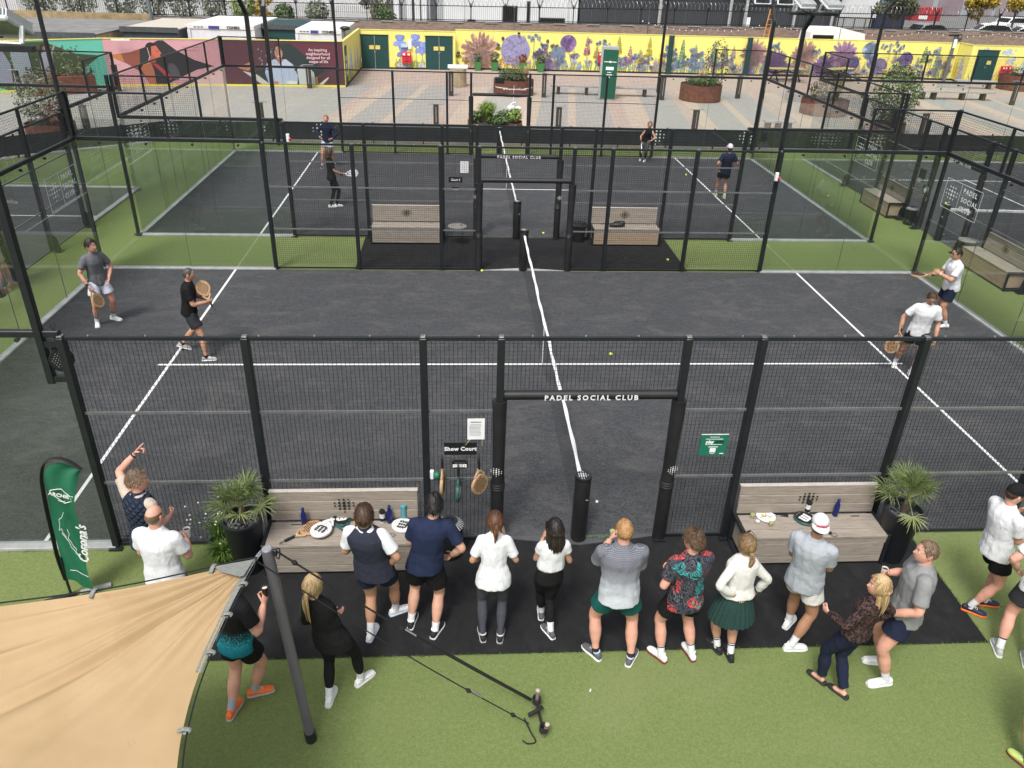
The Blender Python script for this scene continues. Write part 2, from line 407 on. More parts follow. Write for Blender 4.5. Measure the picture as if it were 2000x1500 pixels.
def cage_side(name, label, org, ux, half, posts, glass, upper, door=False, out=1, sticker=None, kerb=True, rails=True, group='fences round the padel courts', brace=False):
    """one side of a cage. org = middle of the side on the ground, ux = unit vector along it; out = +1/-1 gives the outward side (left of ux = -1).
    posts: u of mesh posts; glass: list of (u0,u1) panes 3 m high; upper: list of (u0,u1) meshes from 3 to 4 m"""
    rz = math.atan2(ux[1], ux[0]); t = thing(name, label, 'fence', (org[0], org[1], 0), rz, group); n = -out
    yo = n*.055
    pm = MB().box((0, 0, 1.52), (.085, .11, 2.96), ch=.006); pme = pm.mesh('post', BLK)
    caps = MB().box((0, 0, 3.012), (.06, .075, .018), ch=.004).mesh('post_cap', RAIL)
    plate = MB(); plate.box((0, n*(.14 if brace else .07), .02), (.16, .20 if brace else .07, .02))
    if brace: plate.prism([(0, 0), (.16, 0), (.12, .34), (0, .42)], -.006, .006, Matrix.Translation((0, n*.05, .03)) @ Matrix(((0, 0, 1, 0), (n, 0, 0, 0), (0, 1, 0, 0), (0, 0, 0, 1))))
    plm = plate.mesh('foot_plate', BLK)
    for u in posts:
        po = link('post', pme, t, (u, yo, 0)); link('post_cap', caps, po, (0, 0, 0)); link('foot_plate', plm, po, (0, 0, 0))
    us = sorted(posts)
    for a, c in zip(us[:-1], us[1:]):
        dr = door and a < 0 < c; w = c-a-.085
        zs = [(2.31, 2.97)] if dr else [(.09, 1.0), (1.03, 2.0), (2.03, 2.97)]
        for z0, z1 in zs:
            link('wire_mesh', wires(w, z1-z0), t, (a+.0425, yo, z0), kind='stuff')
        if not dr:
            for z in ((.05, 1.015, 2.015) if rails else (.05,)):
                MB().box(((a+c)/2, yo, z), (w, .026, .030)).build('rail', RAIL if z > .5 else BLK, t, smooth=False)
    if len(us) > 1:
        MB().box(((us[0]+us[-1])/2, yo, 3.03 if False else 2.985), (us[-1]-us[0]-.0855, .045, .04)).build('top_rail', BLK, t, smooth=False)
        cl = MB()
        u = us[0]+.3
        while u < us[-1]: cl.ell((u, yo, 3.016), (.012, .012, .014), nu=6, nv=4); u += .62
        cl.build('rail_clips', STEEL, t, kind='stuff')
    if door:
        a = max(u for u in us if u < 0); c = min(u for u in us if u > 0)
        hd = MB().tube([(a+.05, yo, 2.235), (c-.05, yo, 2.235)], .060, 12); h = hd.build('header_pad', PAD, t)
        M = frame(((a+c)/2, yo+n*.0605, 2.222), (1, 0, 0) if n < 0 else (-1, 0, 0), (0, 0, 1))
        text('lettering', 'PADEL SOCIAL CLUB', .092, LINE, M, h, spacing=1.38, bold=.003, extrude=.0015)
        for u in (a, c):
            k = MB(); sg = 1 if u < 0 else -1
            k.tube([(u, yo, .02), (u, yo, 1.0), (u+sg*.004, yo, 1.12), (u, yo, 2.16)], [.086, .086, .076, .090], 14)
            pd = k.build('post_pad', PAD, t); k = MB()
            for j in range(3): k.lathe([(.088, .93-.035*j), (.096, .945-.035*j), (.088, .96-.035*j)], (u, yo, 0), 14)
            k.build('strap', PAD, pd)
            emblem('emblem', .034, WHITE, Matrix.Translation((u, yo, 1.16)) @ Matrix.Rotation(R(-18)*sg*(-n), 4, 'Z') @ frame((0, n*.0855, 0), (1, 0, 0) if n < 0 else (-1, 0, 0), (0, 0, 1)), pd, .004)
    ga = MB().box((0, 0, 1.525), (1.992, .012, 2.93)).mesh('glass_pane', MATS['court_glass'], smooth=False)
    for (a, c) in glass:
        k = round((c-a)/2)
        for i in range(k):
            g = link('glass_pane', ga, t, (a+2*i+1, yo*.4, 0))
            if i: MB().box((a+2*i, yo*.4, 1.53), (.006, .014, 2.9)).build('pane_joint', GREYPL, t, smooth=False)
        MB().box(((a+c)/2, yo*.4+n*.012, 3.035), (c-a-.01, .075, .08), ch=.008).build('glass_rail', BLK, t)
        k = MB(); u = a+.5
        while u < c-.2: k.cyl((u, yo*.4+n*.0, 2.94), (u, yo*.4-n*.05, 2.94), .026, n=8); u += 1.0
        k.build('rail_clamps', BLK, t, kind='stuff')
        if kerb: MB().box(((a+c)/2, n*.045, .024), (c-a, .15, .05), ch=.006).build('kerb', KERB, t, smooth=False)
    for (a, c) in upper:
        for k, u in enumerate(np.linspace(a, c, max(2, round((c-a)/2)+1))):
            MB().box((u, yo*.4+n*.012, 3.5275), (.05, .05, .895)).build('upper_post', BLK, t, smooth=False)
        nn = round((c-a)/2)
        for i in range(nn):
            w = (c-a)/nn-.05; link('wire_mesh', wires(w, .88), t, (a+i*(c-a)/nn+.025, yo*.4+n*.012, 3.085), kind='stuff')
        MB().box(((a+c)/2, yo*.4+n*.012, 3.995), (c-a+.05, .04, .035)).build('top_rail', BLK, t, smooth=False)
    if sticker:
        for u, mir in sticker:
            glass_logo(frame((u, yo*.4-n*.008, 2.21), (1, 0, 0) if (n > 0) ^ mir else (-1, 0, 0), (0, 0, 1)), t)
    return t
LP = [-6, -4, -2, -1.1, 1.1, 2, 4, 6]; LG = [(-10, -6), (6, 10)]; LU = [(-10, -8), (8, 10)]
SF = cage_side('court_fence', 'black mesh fence with Show Court door, nearest the spectators', (0, 0), (1, 0), 10, LP, LG, LU, True, 1)
cage_side('court_fence', 'far black mesh and glass side of the show court, facing the third court', (0, 10), (1, 0), 10, LP, LG, LU, True, -1)
cage_side('court_fence', 'near black mesh side of the far middle court, behind two benches', (0, 12.6), (1, 0), 10, LP, LG, LU, True, 1)
cage_side('court_fence', 'farthest black mesh side of the far middle court, before the windbreak', (0, 22.6), (1, 0), 10, LP, LG, LU, True, -1)
EG = [(-5, 5)]
def ends(cx, y0, y1, x, o, label, st): return cage_side('glass_wall', label, (x, (y0+y1)/2), (0, 1), 5, [], EG, EG, False, o, st, group='glass end walls of the courts')
ends(0, 0, 10, -10, -1, 'left glass end wall of the show court with club sticker', [(4.0, False)])
ends(0, 0, 10, 10, 1, 'right glass end wall of the show court with club sticker', [(4.0, False)])
ends(0, 12.6, 22.6, -10, -1, 'left glass end wall of the far middle court with mirrored sticker', [(-3.95, True)])
ends(0, 12.6, 22.6, 10, 1, 'right glass end wall of the far middle court with club sticker', [(-3.85, False)])
# corner posts where glass meets glass
for x, y, lb in ((-10, 0, 'black corner post at the near left corner of the show court'), (10, 0, 'black corner post at the near right corner of the show court'), (-10, 10, 'black corner post at the far left corner of the show court'), (10, 10, 'black corner post at the far right corner of the show court'),
             (-10, 12.6, 'black corner post at the near left corner of the far middle court'), (10, 12.6, 'black corner post at the near right corner of the far middle court'), (-10, 22.6, 'black corner post at the far left corner of the far middle court'), (10, 22.6, 'black corner post at the far right corner of the far middle court')):
    k = 1 if x > 0 else -1; q = -1 if y in (0, 12.6) else 1
    b = MB(); b.box((x+k*.095, y+q*.095, 2.0), (.075, .075, 4.04), ch=.006); b.box((x+k*.095, y+q*.095, .05), (.16, .16, .02))
    tag(b.build('corner_post', BLK), lb, 'post', 'corner posts of the courts')
# left and right neighbours: long side, far end, and (right) near end beyond the frame
wl = cage_side('court_fence', 'black mesh and glass side of the left neighbouring court', (-11.77, 7.17), (0, 1), 10, LP, LG, LU, True, 1, brace=True)
cage_side('glass_wall', 'glass end wall of the left neighbouring court', (-16.77, 17.17), (1, 0), 5, [], EG, EG, False, -1, group='glass end walls of the courts')
cage_side('court_fence', 'black mesh side of the right neighbouring court, behind the wooden benches', (12.25, 12.72), (0, 1), 10, LP, LG, LU, True, -1, brace=True)
cage_side('glass_wall', 'glass end wall of the right neighbouring court', (17.25, 22.72), (1, 0), 5, [], EG, EG, False, -1, group='glass end walls of the courts')
cage_side('court_fence', 'far mesh side of the right neighbouring court', (22.25, 12.72), (0, 1), 10, LP, LG, LU, True, 1)
cage_side('court_fence', 'outer mesh side of the left neighbouring court', (-21.77, 7.17), (0, 1), 10, LP, LG, LU, True, -1)

# ---------------------------------------------------------------- nets
def net(label, cx, cy, rz, half=5.0):
    t = thing('court_net', label, 'net', (cx, cy, 0), rz, 'nets across the courts')
    for s in (-1, 1):
        b = MB(); b.lathe([(.098, .02), (.105, .05), (.105, 1.0), (.098, 1.03)], (s*(half+.06), 0, 0), 20); po = b.build('post', PAD, t)
        b = MB(); b.lathe([(.107, 1.0), (.112, 1.01), (.107, 1.045), (.09, 1.05)], (s*(half+.06), 0, 0), 20); b.build('cap', BLK, po)
        emblem('emblem', .036, WHITE, Matrix.Translation((s*(half+.06), 0, 1.05)), po, .003)
        b = MB()
        for a in (200, 300): b.add([(s*(half+.06)+.107*math.cos(R(a+d)), .107*math.sin(R(a+d)), z) for d, z in ((0, .72), (24, .70), (24, .712), (0, .732))], [(0, 1, 2, 3)])
        b.build('print_mark', WHITE, po)
    # netting and white tape, a little slack
    N = 60; zt = lambda u: .885+.045*(abs(u)/half)**1.5
    b = MB()
    nv = int(half*2/.045)
    for i in range(nv+1):
        u = -half+2*half*i/nv; b.add([(u-.0018, 0, .03), (u+.0018, 0, .03), (u+.0018, .002, zt(u)-.05), (u-.0018, .002, zt(u)-.05)], [(0, 1, 2, 3)])
    for j in range(19):
        for i in range(24):
            u0, u1 = -half+2*half*i/24, -half+2*half*(i+1)/24; z0, z1 = .03+(zt(u0)-.08)*j/19, .03+(zt(u1)-.08)*j/19
            b.add([(u0, .003, z0-.0018), (u1, .003, z1-.0018), (u1, .003, z1+.0018), (u0, .003, z0+.0018)], [(0, 1, 2, 3)])
    b.build('netting', BLKM, t, smooth=False, kind='stuff')
    b = MB(); vs = []
    for i in range(N+1):
        u = -half+2*half*i/N; w = .004*math.sin(i*.9)+.005*math.sin(i*.37+1); z = zt(u)+.004*math.sin(i*.8); k = .034+.007*math.sin(i*1.3+.5)
        for dx, dz in ((-.012, -.06), (-k*.7, .0), (0, .012), (k*.7, .0), (.012, -.06)): vs.append((u, w+dx, z+dz))
    b.add(vs, [(i*5+j, i*5+j+1, (i+1)*5+j+1, (i+1)*5+j) for i in range(N) for j in range(4)]); b.build('tape', LINE, t)
    b = MB(); b.box((0, 0, .46), (.05, .012, .86)); b.build('centre_strap', LINE, t, smooth=False)
    return t
net('black net with white tape across the show court', 0, 5, R(90)); net('black net with white tape across the far middle court', 0, 17.6, R(90))
net('black net with broad white tape on the right neighbouring court', 17.25, 12.72, 0); net('black net on the left neighbouring court', -16.77, 7.17, 0)
# thresholds under the doors
b = MB(); b.prism([(-1.06, -.03), (0, -.20), (1.12, -.03), (1.12, .0), (.10, .0), (-1.06, .0)], .007, .02)
b.build('door_threshold', GREYPL, kind='structure', smooth=False)
b = MB(); b.prism([(-1.05, 10.03), (1.05, 10.03), (0, 10.2)], .007, .022); b.build('door_threshold', KERB, kind='structure', smooth=False)

# ---------------------------------------------------------------- windbreak round the turf
wb = thing('windbreak', 'low dark slatted windbreak between the turf and the plaza', 'fence', (0, 0, 0))
SL = mat('dark_slat', (.018, .022, .028), .55, var=.3, scale=3)
for (a, c) in zip(BAND[:-1], BAND[1:]):
    a, c = Vector((*a, 0)), Vector((*c, 0)); L = (c-a).length; n = max(1, round(L/2)); d = (c-a)/n
    for i in range(n+1):
        p = a+d*i; MB().box((p.x, p.y+.03, .40), (.05, .05, .84)).build('post', BLK, wb, smooth=False)
    for i in range(n):
        p0, p1 = a+d*(i+.005), a+d*(i+.995)
        for j in range(6):
            z = .15+.112*j; MB().bar(p0+Vector((0, 0, z)), p1+Vector((0, 0, z)), .018, .1085).build('slat', SL, wb, smooth=False)
for x in (-7.05, 6.55, -13.9, 16.0, 24.9, 10.4, -9.6):
    if x > -12.9: emblem('emblem', .16, FROST, frame((x, 24.425, .43), (1, 0, 0), (0, 0, 1)), wb, .003)
    else: emblem('emblem', .16, FROST, frame((x, 23.45, .43), (.8, .6, 0), (0, 0, 1)), wb, .003)
# ---------------------------------------------------------------- people
def skin_mat(name, c):
    m, t, p = newmat(name, .5, spec=.35); co = t.coord()
    n = t.noise(co, 9, 3); n2 = t.noise(co, 60, 2)
    a = tuple(x*.86 for x in c); b = (min(1, c[0]*1.12), c[1]*1.06, c[2]*1.04)
    cc = t.ramp(n, [(.3, a), (.7, b)]); cc = t.mix(t.math('MULTIPLY', n2, .15), cc, (c[0]*.9, c[1]*.6, c[2]*.5))
    t.link(cc, p.inputs['Base Color']); p.inputs['Subsurface Weight'].default_value = .0
    return m
SKIN = {k: skin_mat('skin_'+k, c) for k, c in dict(fair=(.60, .36, .27), pink=(.64, .355, .27), tan=(.48, .275, .18), olive=(.41, .23, .145), warm=(.52, .30, .20)).items()}
def hair_mat(name, c, l):
    m, t, p = newmat(name, .42, spec=.4); co = t.coord(scale=(1, 1, .16)); n = t.noise(co, 130, 3, .6, .5); n2 = t.noise(t.coord(), 16, 2)
    g = t.n.new('ShaderNodeNewGeometry'); f = t.math('ADD', t.math('MULTIPLY', n, .55), t.math('MULTIPLY', g.outputs['Random Per Island'], .45)); cc = t.ramp(f, [(.20, tuple(x*.5 for x in c)), (.45, c), (.78, tuple(min(1, x*1.15) for x in l))]); cc = t.mix(t.math('MULTIPLY', n2, .3), cc, tuple(x*.5 for x in c))
    t.link(cc, p.inputs['Base Color']); t.link(t.bump(n, .6, .006), p.inputs['Normal']); return m
HAIR = {k: hair_mat('hair_'+k, *v) for k, v in dict(blonde=((.34, .22, .10), (.66, .50, .28)), dirty=((.20, .125, .06), (.42, .28, .14)), brown=((.055, .030, .018), (.14, .08, .045)),
        dark=((.018, .013, .011), (.05, .038, .03)), black=((.010, .009, .009), (.03, .028, .027)), ginger=((.30, .15, .06), (.50, .29, .13)), grey=((.10, .095, .09), (.26, .25, .24)), auburn=((.10, .042, .022), (.24, .11, .06)), curly=((.10, .058, .032), (.22, .135, .075)), mouse=((.17, .11, .07), (.36, .25, .165))).items()}
def cloth(name, c, rough=.85, var=.055, weave=220, fold=.42):
    m, t, p = newmat('cloth_'+name, rough, spec=.2); co = t.coord()
    n = t.noise(co, 11, 3, .55, .7); w = t.noise(co, weave, 2)
    t.link(t.ramp(n, [(.3, tuple(x*(1-var) for x in c)), (.7, tuple(min(1, x*(1+var)) for x in c))]), p.inputs['Base Color'])
    h = t.math('ADD', t.math('MULTIPLY', t.noise(t.coord(scale=(1, 1, .55)), 15, 3, .5, 1.4), 1.0), t.math('MULTIPLY', w, .08))
    t.link(t.bump(h, fold, .03), p.inputs['Normal']); return m, t, p
CL = {}
for k, c in dict(white=(.70, .715, .745), navy=(.014, .019, .042), navytee=(.016, .024, .060), black=(.0095, .0098, .011), charcoal=(.030, .031, .034), grey=(.185, .19, .20), lightgrey=(.36, .39, .43), midgrey=(.24, .245, .25),
                 green=(.008, .085, .075), pleat=(.020, .050, .045), cream=(.66, .655, .625), legging=(.060, .063, .078), beige=(.50, .43, .36), slate=(.028, .032, .050), whiteblue=(.70, .74, .86), ash=(.145, .15, .165)).items(): CL[k] = cloth(k, c)[0]
def special_cloth():
    m, t, p = cloth('gradient', (.3, .3, .3)); z = t.n.new('ShaderNodeSeparateXYZ'); t.link(t.coord(), z.inputs[0])   # grey shirt fading to white at its hem, fine stripes
    f = t.math('MULTIPLY', t.math('SUBTRACT', z.outputs['Z'], .85), 1.45); c = t.ramp(f, [(.0, (.58, .62, .66)), (.35, (.38, .40, .45)), (.72, (.115, .12, .15)), (1, (.10, .105, .13))])
    w = t.n.new('ShaderNodeTexWave'); w.bands_direction = 'Z'; w.inputs['Scale'].default_value = 21; w.inputs['Distortion'].default_value = 1.6; t.link(t.coord(), w.inputs['Vector'])
    c = t.mix(t.math('MULTIPLY', w.outputs['Fac'], .30), c, (.48, .50, .56)); t.link(c, p.inputs['Base Color']); CL['gradient'] = m
    m, t, p = cloth('teal_fade', (.3, .3, .3)); z = t.n.new('ShaderNodeSeparateXYZ'); t.link(t.coord(), z.inputs[0])
    f = t.math('MULTIPLY', t.math('SUBTRACT', z.outputs['Z'], .85), 2.0); v = t.n.new('ShaderNodeTexVoronoi'); v.inputs['Scale'].default_value = 62; t.link(t.coord(), v.inputs['Vector'])
    base = t.ramp(f, [(.0, (.01, .16, .22)), (.25, (.012, .22, .30)), (.46, (.008, .05, .065)), (.6, (.011, .010, .013))])
    dots = t.math('LESS_THAN', v.outputs['Distance'], .30); k = t.ramp(f, [(.1, (0, 0, 0)), (.3, (.8, .8, .8)), (.5, (.5, .5, .5)), (.62, (0, 0, 0))])
    t.link(t.mix(t.math('MULTIPLY', dots, k), base, (.16, .55, .62)), p.inputs['Base Color']); CL['teal_fade'] = m
    m, t, p = cloth('marbled', (.3, .3, .3)); n = t.noise(t.coord(scale=(1.2, 1.2, 1)), 4.2, 2, .5, 2.2)
    band = t.math('FRACT', t.math('MULTIPLY', n, 9.0))
    c = t.ramp(band, [(0, (.012, .013, .018)), (.2, (.014, .015, .02)), (.26, (.13, .135, .17)), (.38, (.05, .052, .068)), (.5, (.012, .013, .018)), (.62, (.20, .20, .24)), (.68, (.02, .02, .03)), (.9, (.04, .042, .055)), (1, (.012, .013, .018))])
    n2 = t.noise(t.coord(loc=(3, 1, 2)), 5.0, 2, .5, .4); red = t.math('MULTIPLY', t.math('GREATER_THAN', n2, .56), t.math('GREATER_THAN', band, .52))
    c = t.mix(red, c, (.62, .075, .07)); n3 = t.noise(t.coord(loc=(7, 4, 9)), 4.6, 2, .5, .4)
    tl = t.math('MULTIPLY', t.math('GREATER_THAN', n3, .57), t.math('LESS_THAN', band, .42)); c = t.mix(tl, c, (.03, .34, .33))
    t.link(c, p.inputs['Base Color']); CL['marbled'] = m
    m, t, p = cloth('leopard', (.3, .3, .3)); v = t.n.new('ShaderNodeTexVoronoi'); v.inputs['Scale'].default_value = 38; t.link(t.coord(), v.inputs['Vector'])
    c = t.ramp(v.outputs['Distance'], [(.0, (.10, .055, .045)), (.22, (.10, .055, .045)), (.28, (.011, .009, .011)), (.5, (.012, .010, .012)), (.62, (.085, .048, .045))]); t.link(c, p.inputs['Base Color']); CL['leopard'] = m
    m, t, p = cloth('quilt', (.3, .3, .3), .55); sx = t.n.new('ShaderNodeSeparateXYZ'); t.link(t.coord(), sx.inputs[0])      # navy gilet, diamond quilting
    a = t.math('ABSOLUTE', t.math('SINE', t.math('MULTIPLY', t.math('ADD', sx.outputs['X'], sx.outputs['Z']), 36))); b = t.math('ABSOLUTE', t.math('SINE', t.math('MULTIPLY', t.math('SUBTRACT', sx.outputs['X'], sx.outputs['Z']), 36)))
    h = t.math('MINIMUM', a, b); t.link(t.bump(h, 1.0, .02), p.inputs['Normal']); t.link(t.ramp(h, [(0, (.008, .011, .02)), (.25, (.021, .030, .058))]), p.inputs['Base Color']); CL['quilt'] = m
special_cloth()
SHOEC = {k: mat('shoe_'+k, c, .55, var=.1, scale=30) for k, c in dict(white=(.78, .79, .79), black=(.018, .018, .02), grey=(.10, .10, .11), orange=(.85, .17, .03), navy=(.018, .022, .045), silver=(.42, .43, .43), blue=(.55, .66, .80), maroon=(.16, .02, .03), lime=(.45, .60, .16), tan=(.40, .25, .14)).items()}
EYEW = mat('eye_white', (.75, .73, .7), .3, var=0); IRIS = mat('iris', (.035, .03, .028), .2, var=0); LIP = mat('lips', (.42, .15, .13), .5, var=.1); BROW = mat('brow', (.07, .045, .03), .8, var=0); SHADE = mat('sunglass', (.01, .01, .012), .1, var=0)

def fold_tex():
    t = bpy.data.textures.new('folds', 'CLOUDS'); t.noise_scale = .13; t.noise_depth = 1; return t
FOLD = fold_tex()
def head_shape(th, z, grow=0.0):
    """head surface: th = azimuth (0 = face), z in head units (-1 chin .. 1 crown); returns (x right, y forward, z up) in metres for a 1.8 m person"""
    zz = max(-1, min(1, z)); c = math.sqrt(max(0, 1-zz*zz)); x = .077*c*math.sin(th); y = .097*c*math.cos(th); Z = .120*zz
    if zz < 0:
        k = min(1, -zz/1.0); x *= 1-.20*k**1.6; w = c**-.35 if c > .05 else 1
        x *= min(1.35, w); 
        if y < 0: y *= 1-.5*k**1.2
        else: y *= min(1.3, w)*(1-.05*k)
    fr = max(0, math.cos(th))
    if y > 0:
        y += .021*math.exp(-(x/.0125)**2)*max(0, 1-abs((Z+.018)/.036))*(1.15 if Z < -.01 else .8)
        y += .004*math.exp(-((Z-.034)/.012)**2)*math.exp(-(x/.045)**2)
        y -= .0075*math.exp(-((Z-.014)/.013)**2)*math.exp(-((abs(x)-.031)/.016)**2)
        y += .006*math.exp(-((Z+.098)/.018)**2)*math.exp(-(x/.025)**2) + .0035*math.exp(-((Z+.060)/.012)**2)*math.exp(-(x/.024)**2)
    else: y -= .006*math.exp(-((Z-.02)/.05)**2)
    if grow:
        v = Vector((x, y, Z*1.0)); n = Vector((x/.077, y/.097, Z/.12)); n.normalize(); v += n*grow; return v
    return Vector((x, y, Z))
def hair_edge(th, style):
    """lowest head height z (head units) that carries hair at azimuth th"""
    a = abs(math.degrees(th))
    pts = dict(short=[(0, .72), (35, .66), (60, .30), (75, -.05), (88, -.12), (100, .10), (125, -.35), (180, -.52)],
               receding=[(0, .80), (25, .78), (45, .55), (62, .15), (78, -.05), (100, .05), (125, -.35), (180, -.52)],
               long=[(0, .66), (35, .55), (58, .18), (75, -.30), (95, -.55), (180, -.62)],
               cap=[(0, .42), (50, .36), (90, .22), (130, .10), (180, .05)],
               fringe=[(0, 9), (70, 9), (78, -.02), (100, .0), (125, -.35), (180, -.5)])[style]
    for (a0, v0), (a1, v1) in zip(pts[:-1], pts[1:]):
        if a0 <= a <= a1: return v0+(v1-v0)*(a-a0)/(a1-a0)
    return pts[-1][1]
def shell(style, grow, M, rough=.004, top=None, nu=56, nv=30, seed=0, lift=0.0):
    """hair or cap: the part of the head above the hair edge, grown outwards, closed along its rim"""
    rg = np.random.default_rng(seed); ph = rg.uniform(0, 6.28, 8); b = MB(); vs = []
    for j in range(nu):
        th = 2*math.pi*j/nu; th = th-2*math.pi if th > math.pi else th
        z0 = hair_edge(th, style); z1 = 1.0 if top is None else top
        if z0 > z1: z0 = z1
        for i in range(nv+1):
            f = i/nv; z = z0+(z1-z0)*math.sin(f*math.pi/2)
            g = grow*(.25+.75*min(1, f*3.2))+lift*max(0, z)*max(0, z)
            n = sum(math.sin(th*(5+3*q)+ph[q])*math.cos(z*(6+2*q)+ph[q+4]) for q in range(4))/3.0
            g += rough*n*min(1, f*4)+rough*.7*rg.uniform(-1, 1)*min(1, f*3)
            if i == 0: g = -.004
            vs.append(M @ head_shape(th, z, max(g, -.004)))
    n = nv+1
    fs = [(j*n+i, ((j+1) % nu)*n+i, ((j+1) % nu)*n+i+1, j*n+i+1) for j in range(nu) for i in range(nv)]
    return b.add(vs, fs)
def strands(style, grow, M, n, seed, ln=.45, lift=.006, w=.0042, top=1.0, wob=.16):
    """loose locks lying over the hair shell, running from the crown outwards and down"""
    rg = np.random.default_rng(seed+5); b = MB(); k = 5
    for i in range(n):
        th = rg.uniform(-math.pi, math.pi); z0 = hair_edge(th, style)
        if z0 > top: continue
        za = z0+(top-z0)*rg.uniform(.12, 1)**.7; zb = max(z0-.03, za-ln*rg.uniform(.6, 1.2)*(1 if za < .8 else .6)); dth = rg.normal(0, wob); L, W = [], []
        for j in range(k+1):
            f = j/k; t_ = th+dth*f*(1+max(0, za)); z = za+(zb-za)*f; g = grow+.001+lift*(f**2)*rg.uniform(.3, 1.2)+(.004*math.sin(f*3)*rg.uniform(-1, 1)); p = head_shape(t_, min(.995, z), g); q = head_shape(t_+.05, min(.995, z), g); s_ = (q-p); s_ = s_.normalized() if s_.length > 1e-5 else Vector((1, 0, 0)); ww = w*(1-.85*f**2)*rg.uniform(.8, 1.2); W.append(M @ (p-s_*ww)); W.append(M @ (p+s_*ww+Vector((0, 0, 0))))
        b.add(W, [(2*j, 2*j+1, 2*j+3, 2*j+2) for j in range(k)])
    return b
def ik(a, c, l1, l2, pole):
    a, c = Vector(a), Vector(c); d = c-a; L = d.length; mx = (l1+l2)*.995
    if L > mx: c = a+d*(mx/L); d = c-a; L = mx
    if L < abs(l1-l2)+.01: L = abs(l1-l2)+.01
    x = (l1*l1-l2*l2+L*L)/(2*L); h = math.sqrt(max(0, l1*l1-x*x)); dn = d.normalized(); p = Vector(pole); p = p-dn*p.dot(dn)
    if p.length < 1e-4: p = Vector((0, 1, 0))
    return a+dn*x+p.normalized()*h, c
def limb(b, pts, rad, n=14, sub=4):
    """tapering limb through joints; rad gives a radius at each point"""
    P = cat_rom(pts, sub); k = len(rad); rr = []
    for i in range(len(P)):
        u = i/(len(P)-1)*(k-1); q = min(int(u), k-2); f = u-q; f = f*f*(3-2*f); rr.append(rad[q]*(1-f)+rad[q+1]*f)
    b.tube(P, rr, n)
def seg_pts(a, m, c, n1, n2):
    a, m, c = Vector(a), Vector(m), Vector(c)
    return [a.lerp(m, i/n1) for i in range(n1)]+[m.lerp(c, i/n2) for i in range(n2+1)]
def limb2(b, a, m, c, rad1, rad2, n=14):
    """two-bone limb: rad1 along the first bone, rad2 along the second (sharing the joint radius)"""
    P = seg_pts(a, m, c, len(rad1)-1, len(rad2)); b.tube(cat_rom(P, 3), list(np.interp(np.linspace(0, 1, (len(P)-1)*3+1), np.linspace(0, 1, len(P)), list(rad1)+list(rad2))), n)
def hand(b, W, D, N, side, curl=.5, s=1.0, point=False, spread=.0):
    """palm and five fingers. D = direction of the hand, N = the way the palm faces, side = +1 right hand"""
    D = Vector(D).normalized(); N = Vector(N); N = (N-D*N.dot(D)).normalized(); X = D.cross(N)*side     # X points to the thumb's side
    W = Vector(W)
    b.rings([(W+D*(y*s), X, N, w*s, h*s) for y, w, h in ((-.025, .026, .019), (.0, .028, .018), (.03, .038, .017), (.065, .042, .015), (.088, .041, .012), (.096, .036, .008))], 12)
    for i, (off, ln, rd) in enumerate(((.030, .95, .0085), (.0105, 1.06, .0088), (-.0095, 1.0, .0084), (-.029, .80, .0074))):
        p = W+D*(.088*s)+X*(off*s); d = (D+X*(off*spread*12)).normalized(); pts = [p-d*.02*s, p]
        cc = 0.05 if (point and i == 0) else (1.15 if point else curl)
        ang = 0
        for k, sl in enumerate((.045, .028, .021)):
            ang += cc*(.75, 1.0, .7)[k]; p = p+(d*math.cos(ang)+N*math.sin(ang))*(sl*ln*s); pts.append(p.copy())
        b.tube(pts, [rd*s, rd*1.05*s, rd*s, rd*.92*s, rd*.7*s], 7)
    p = W+D*(.022*s)+X*(.026*s); d = (D*.72+X*.62+N*.32).normalized(); pts = [p-d*.015*s, p, p+d*.04*s]
    d2 = (D*.85+X*.12+N*(.35+.4*curl)).normalized(); pts += [pts[-1]+d2*.030*s, pts[-1]+d2*.054*s]
    b.tube(pts, [.012*s, .0125*s, .0105*s, .0095*s, .006*s], 8)
BODY_JOBS = []
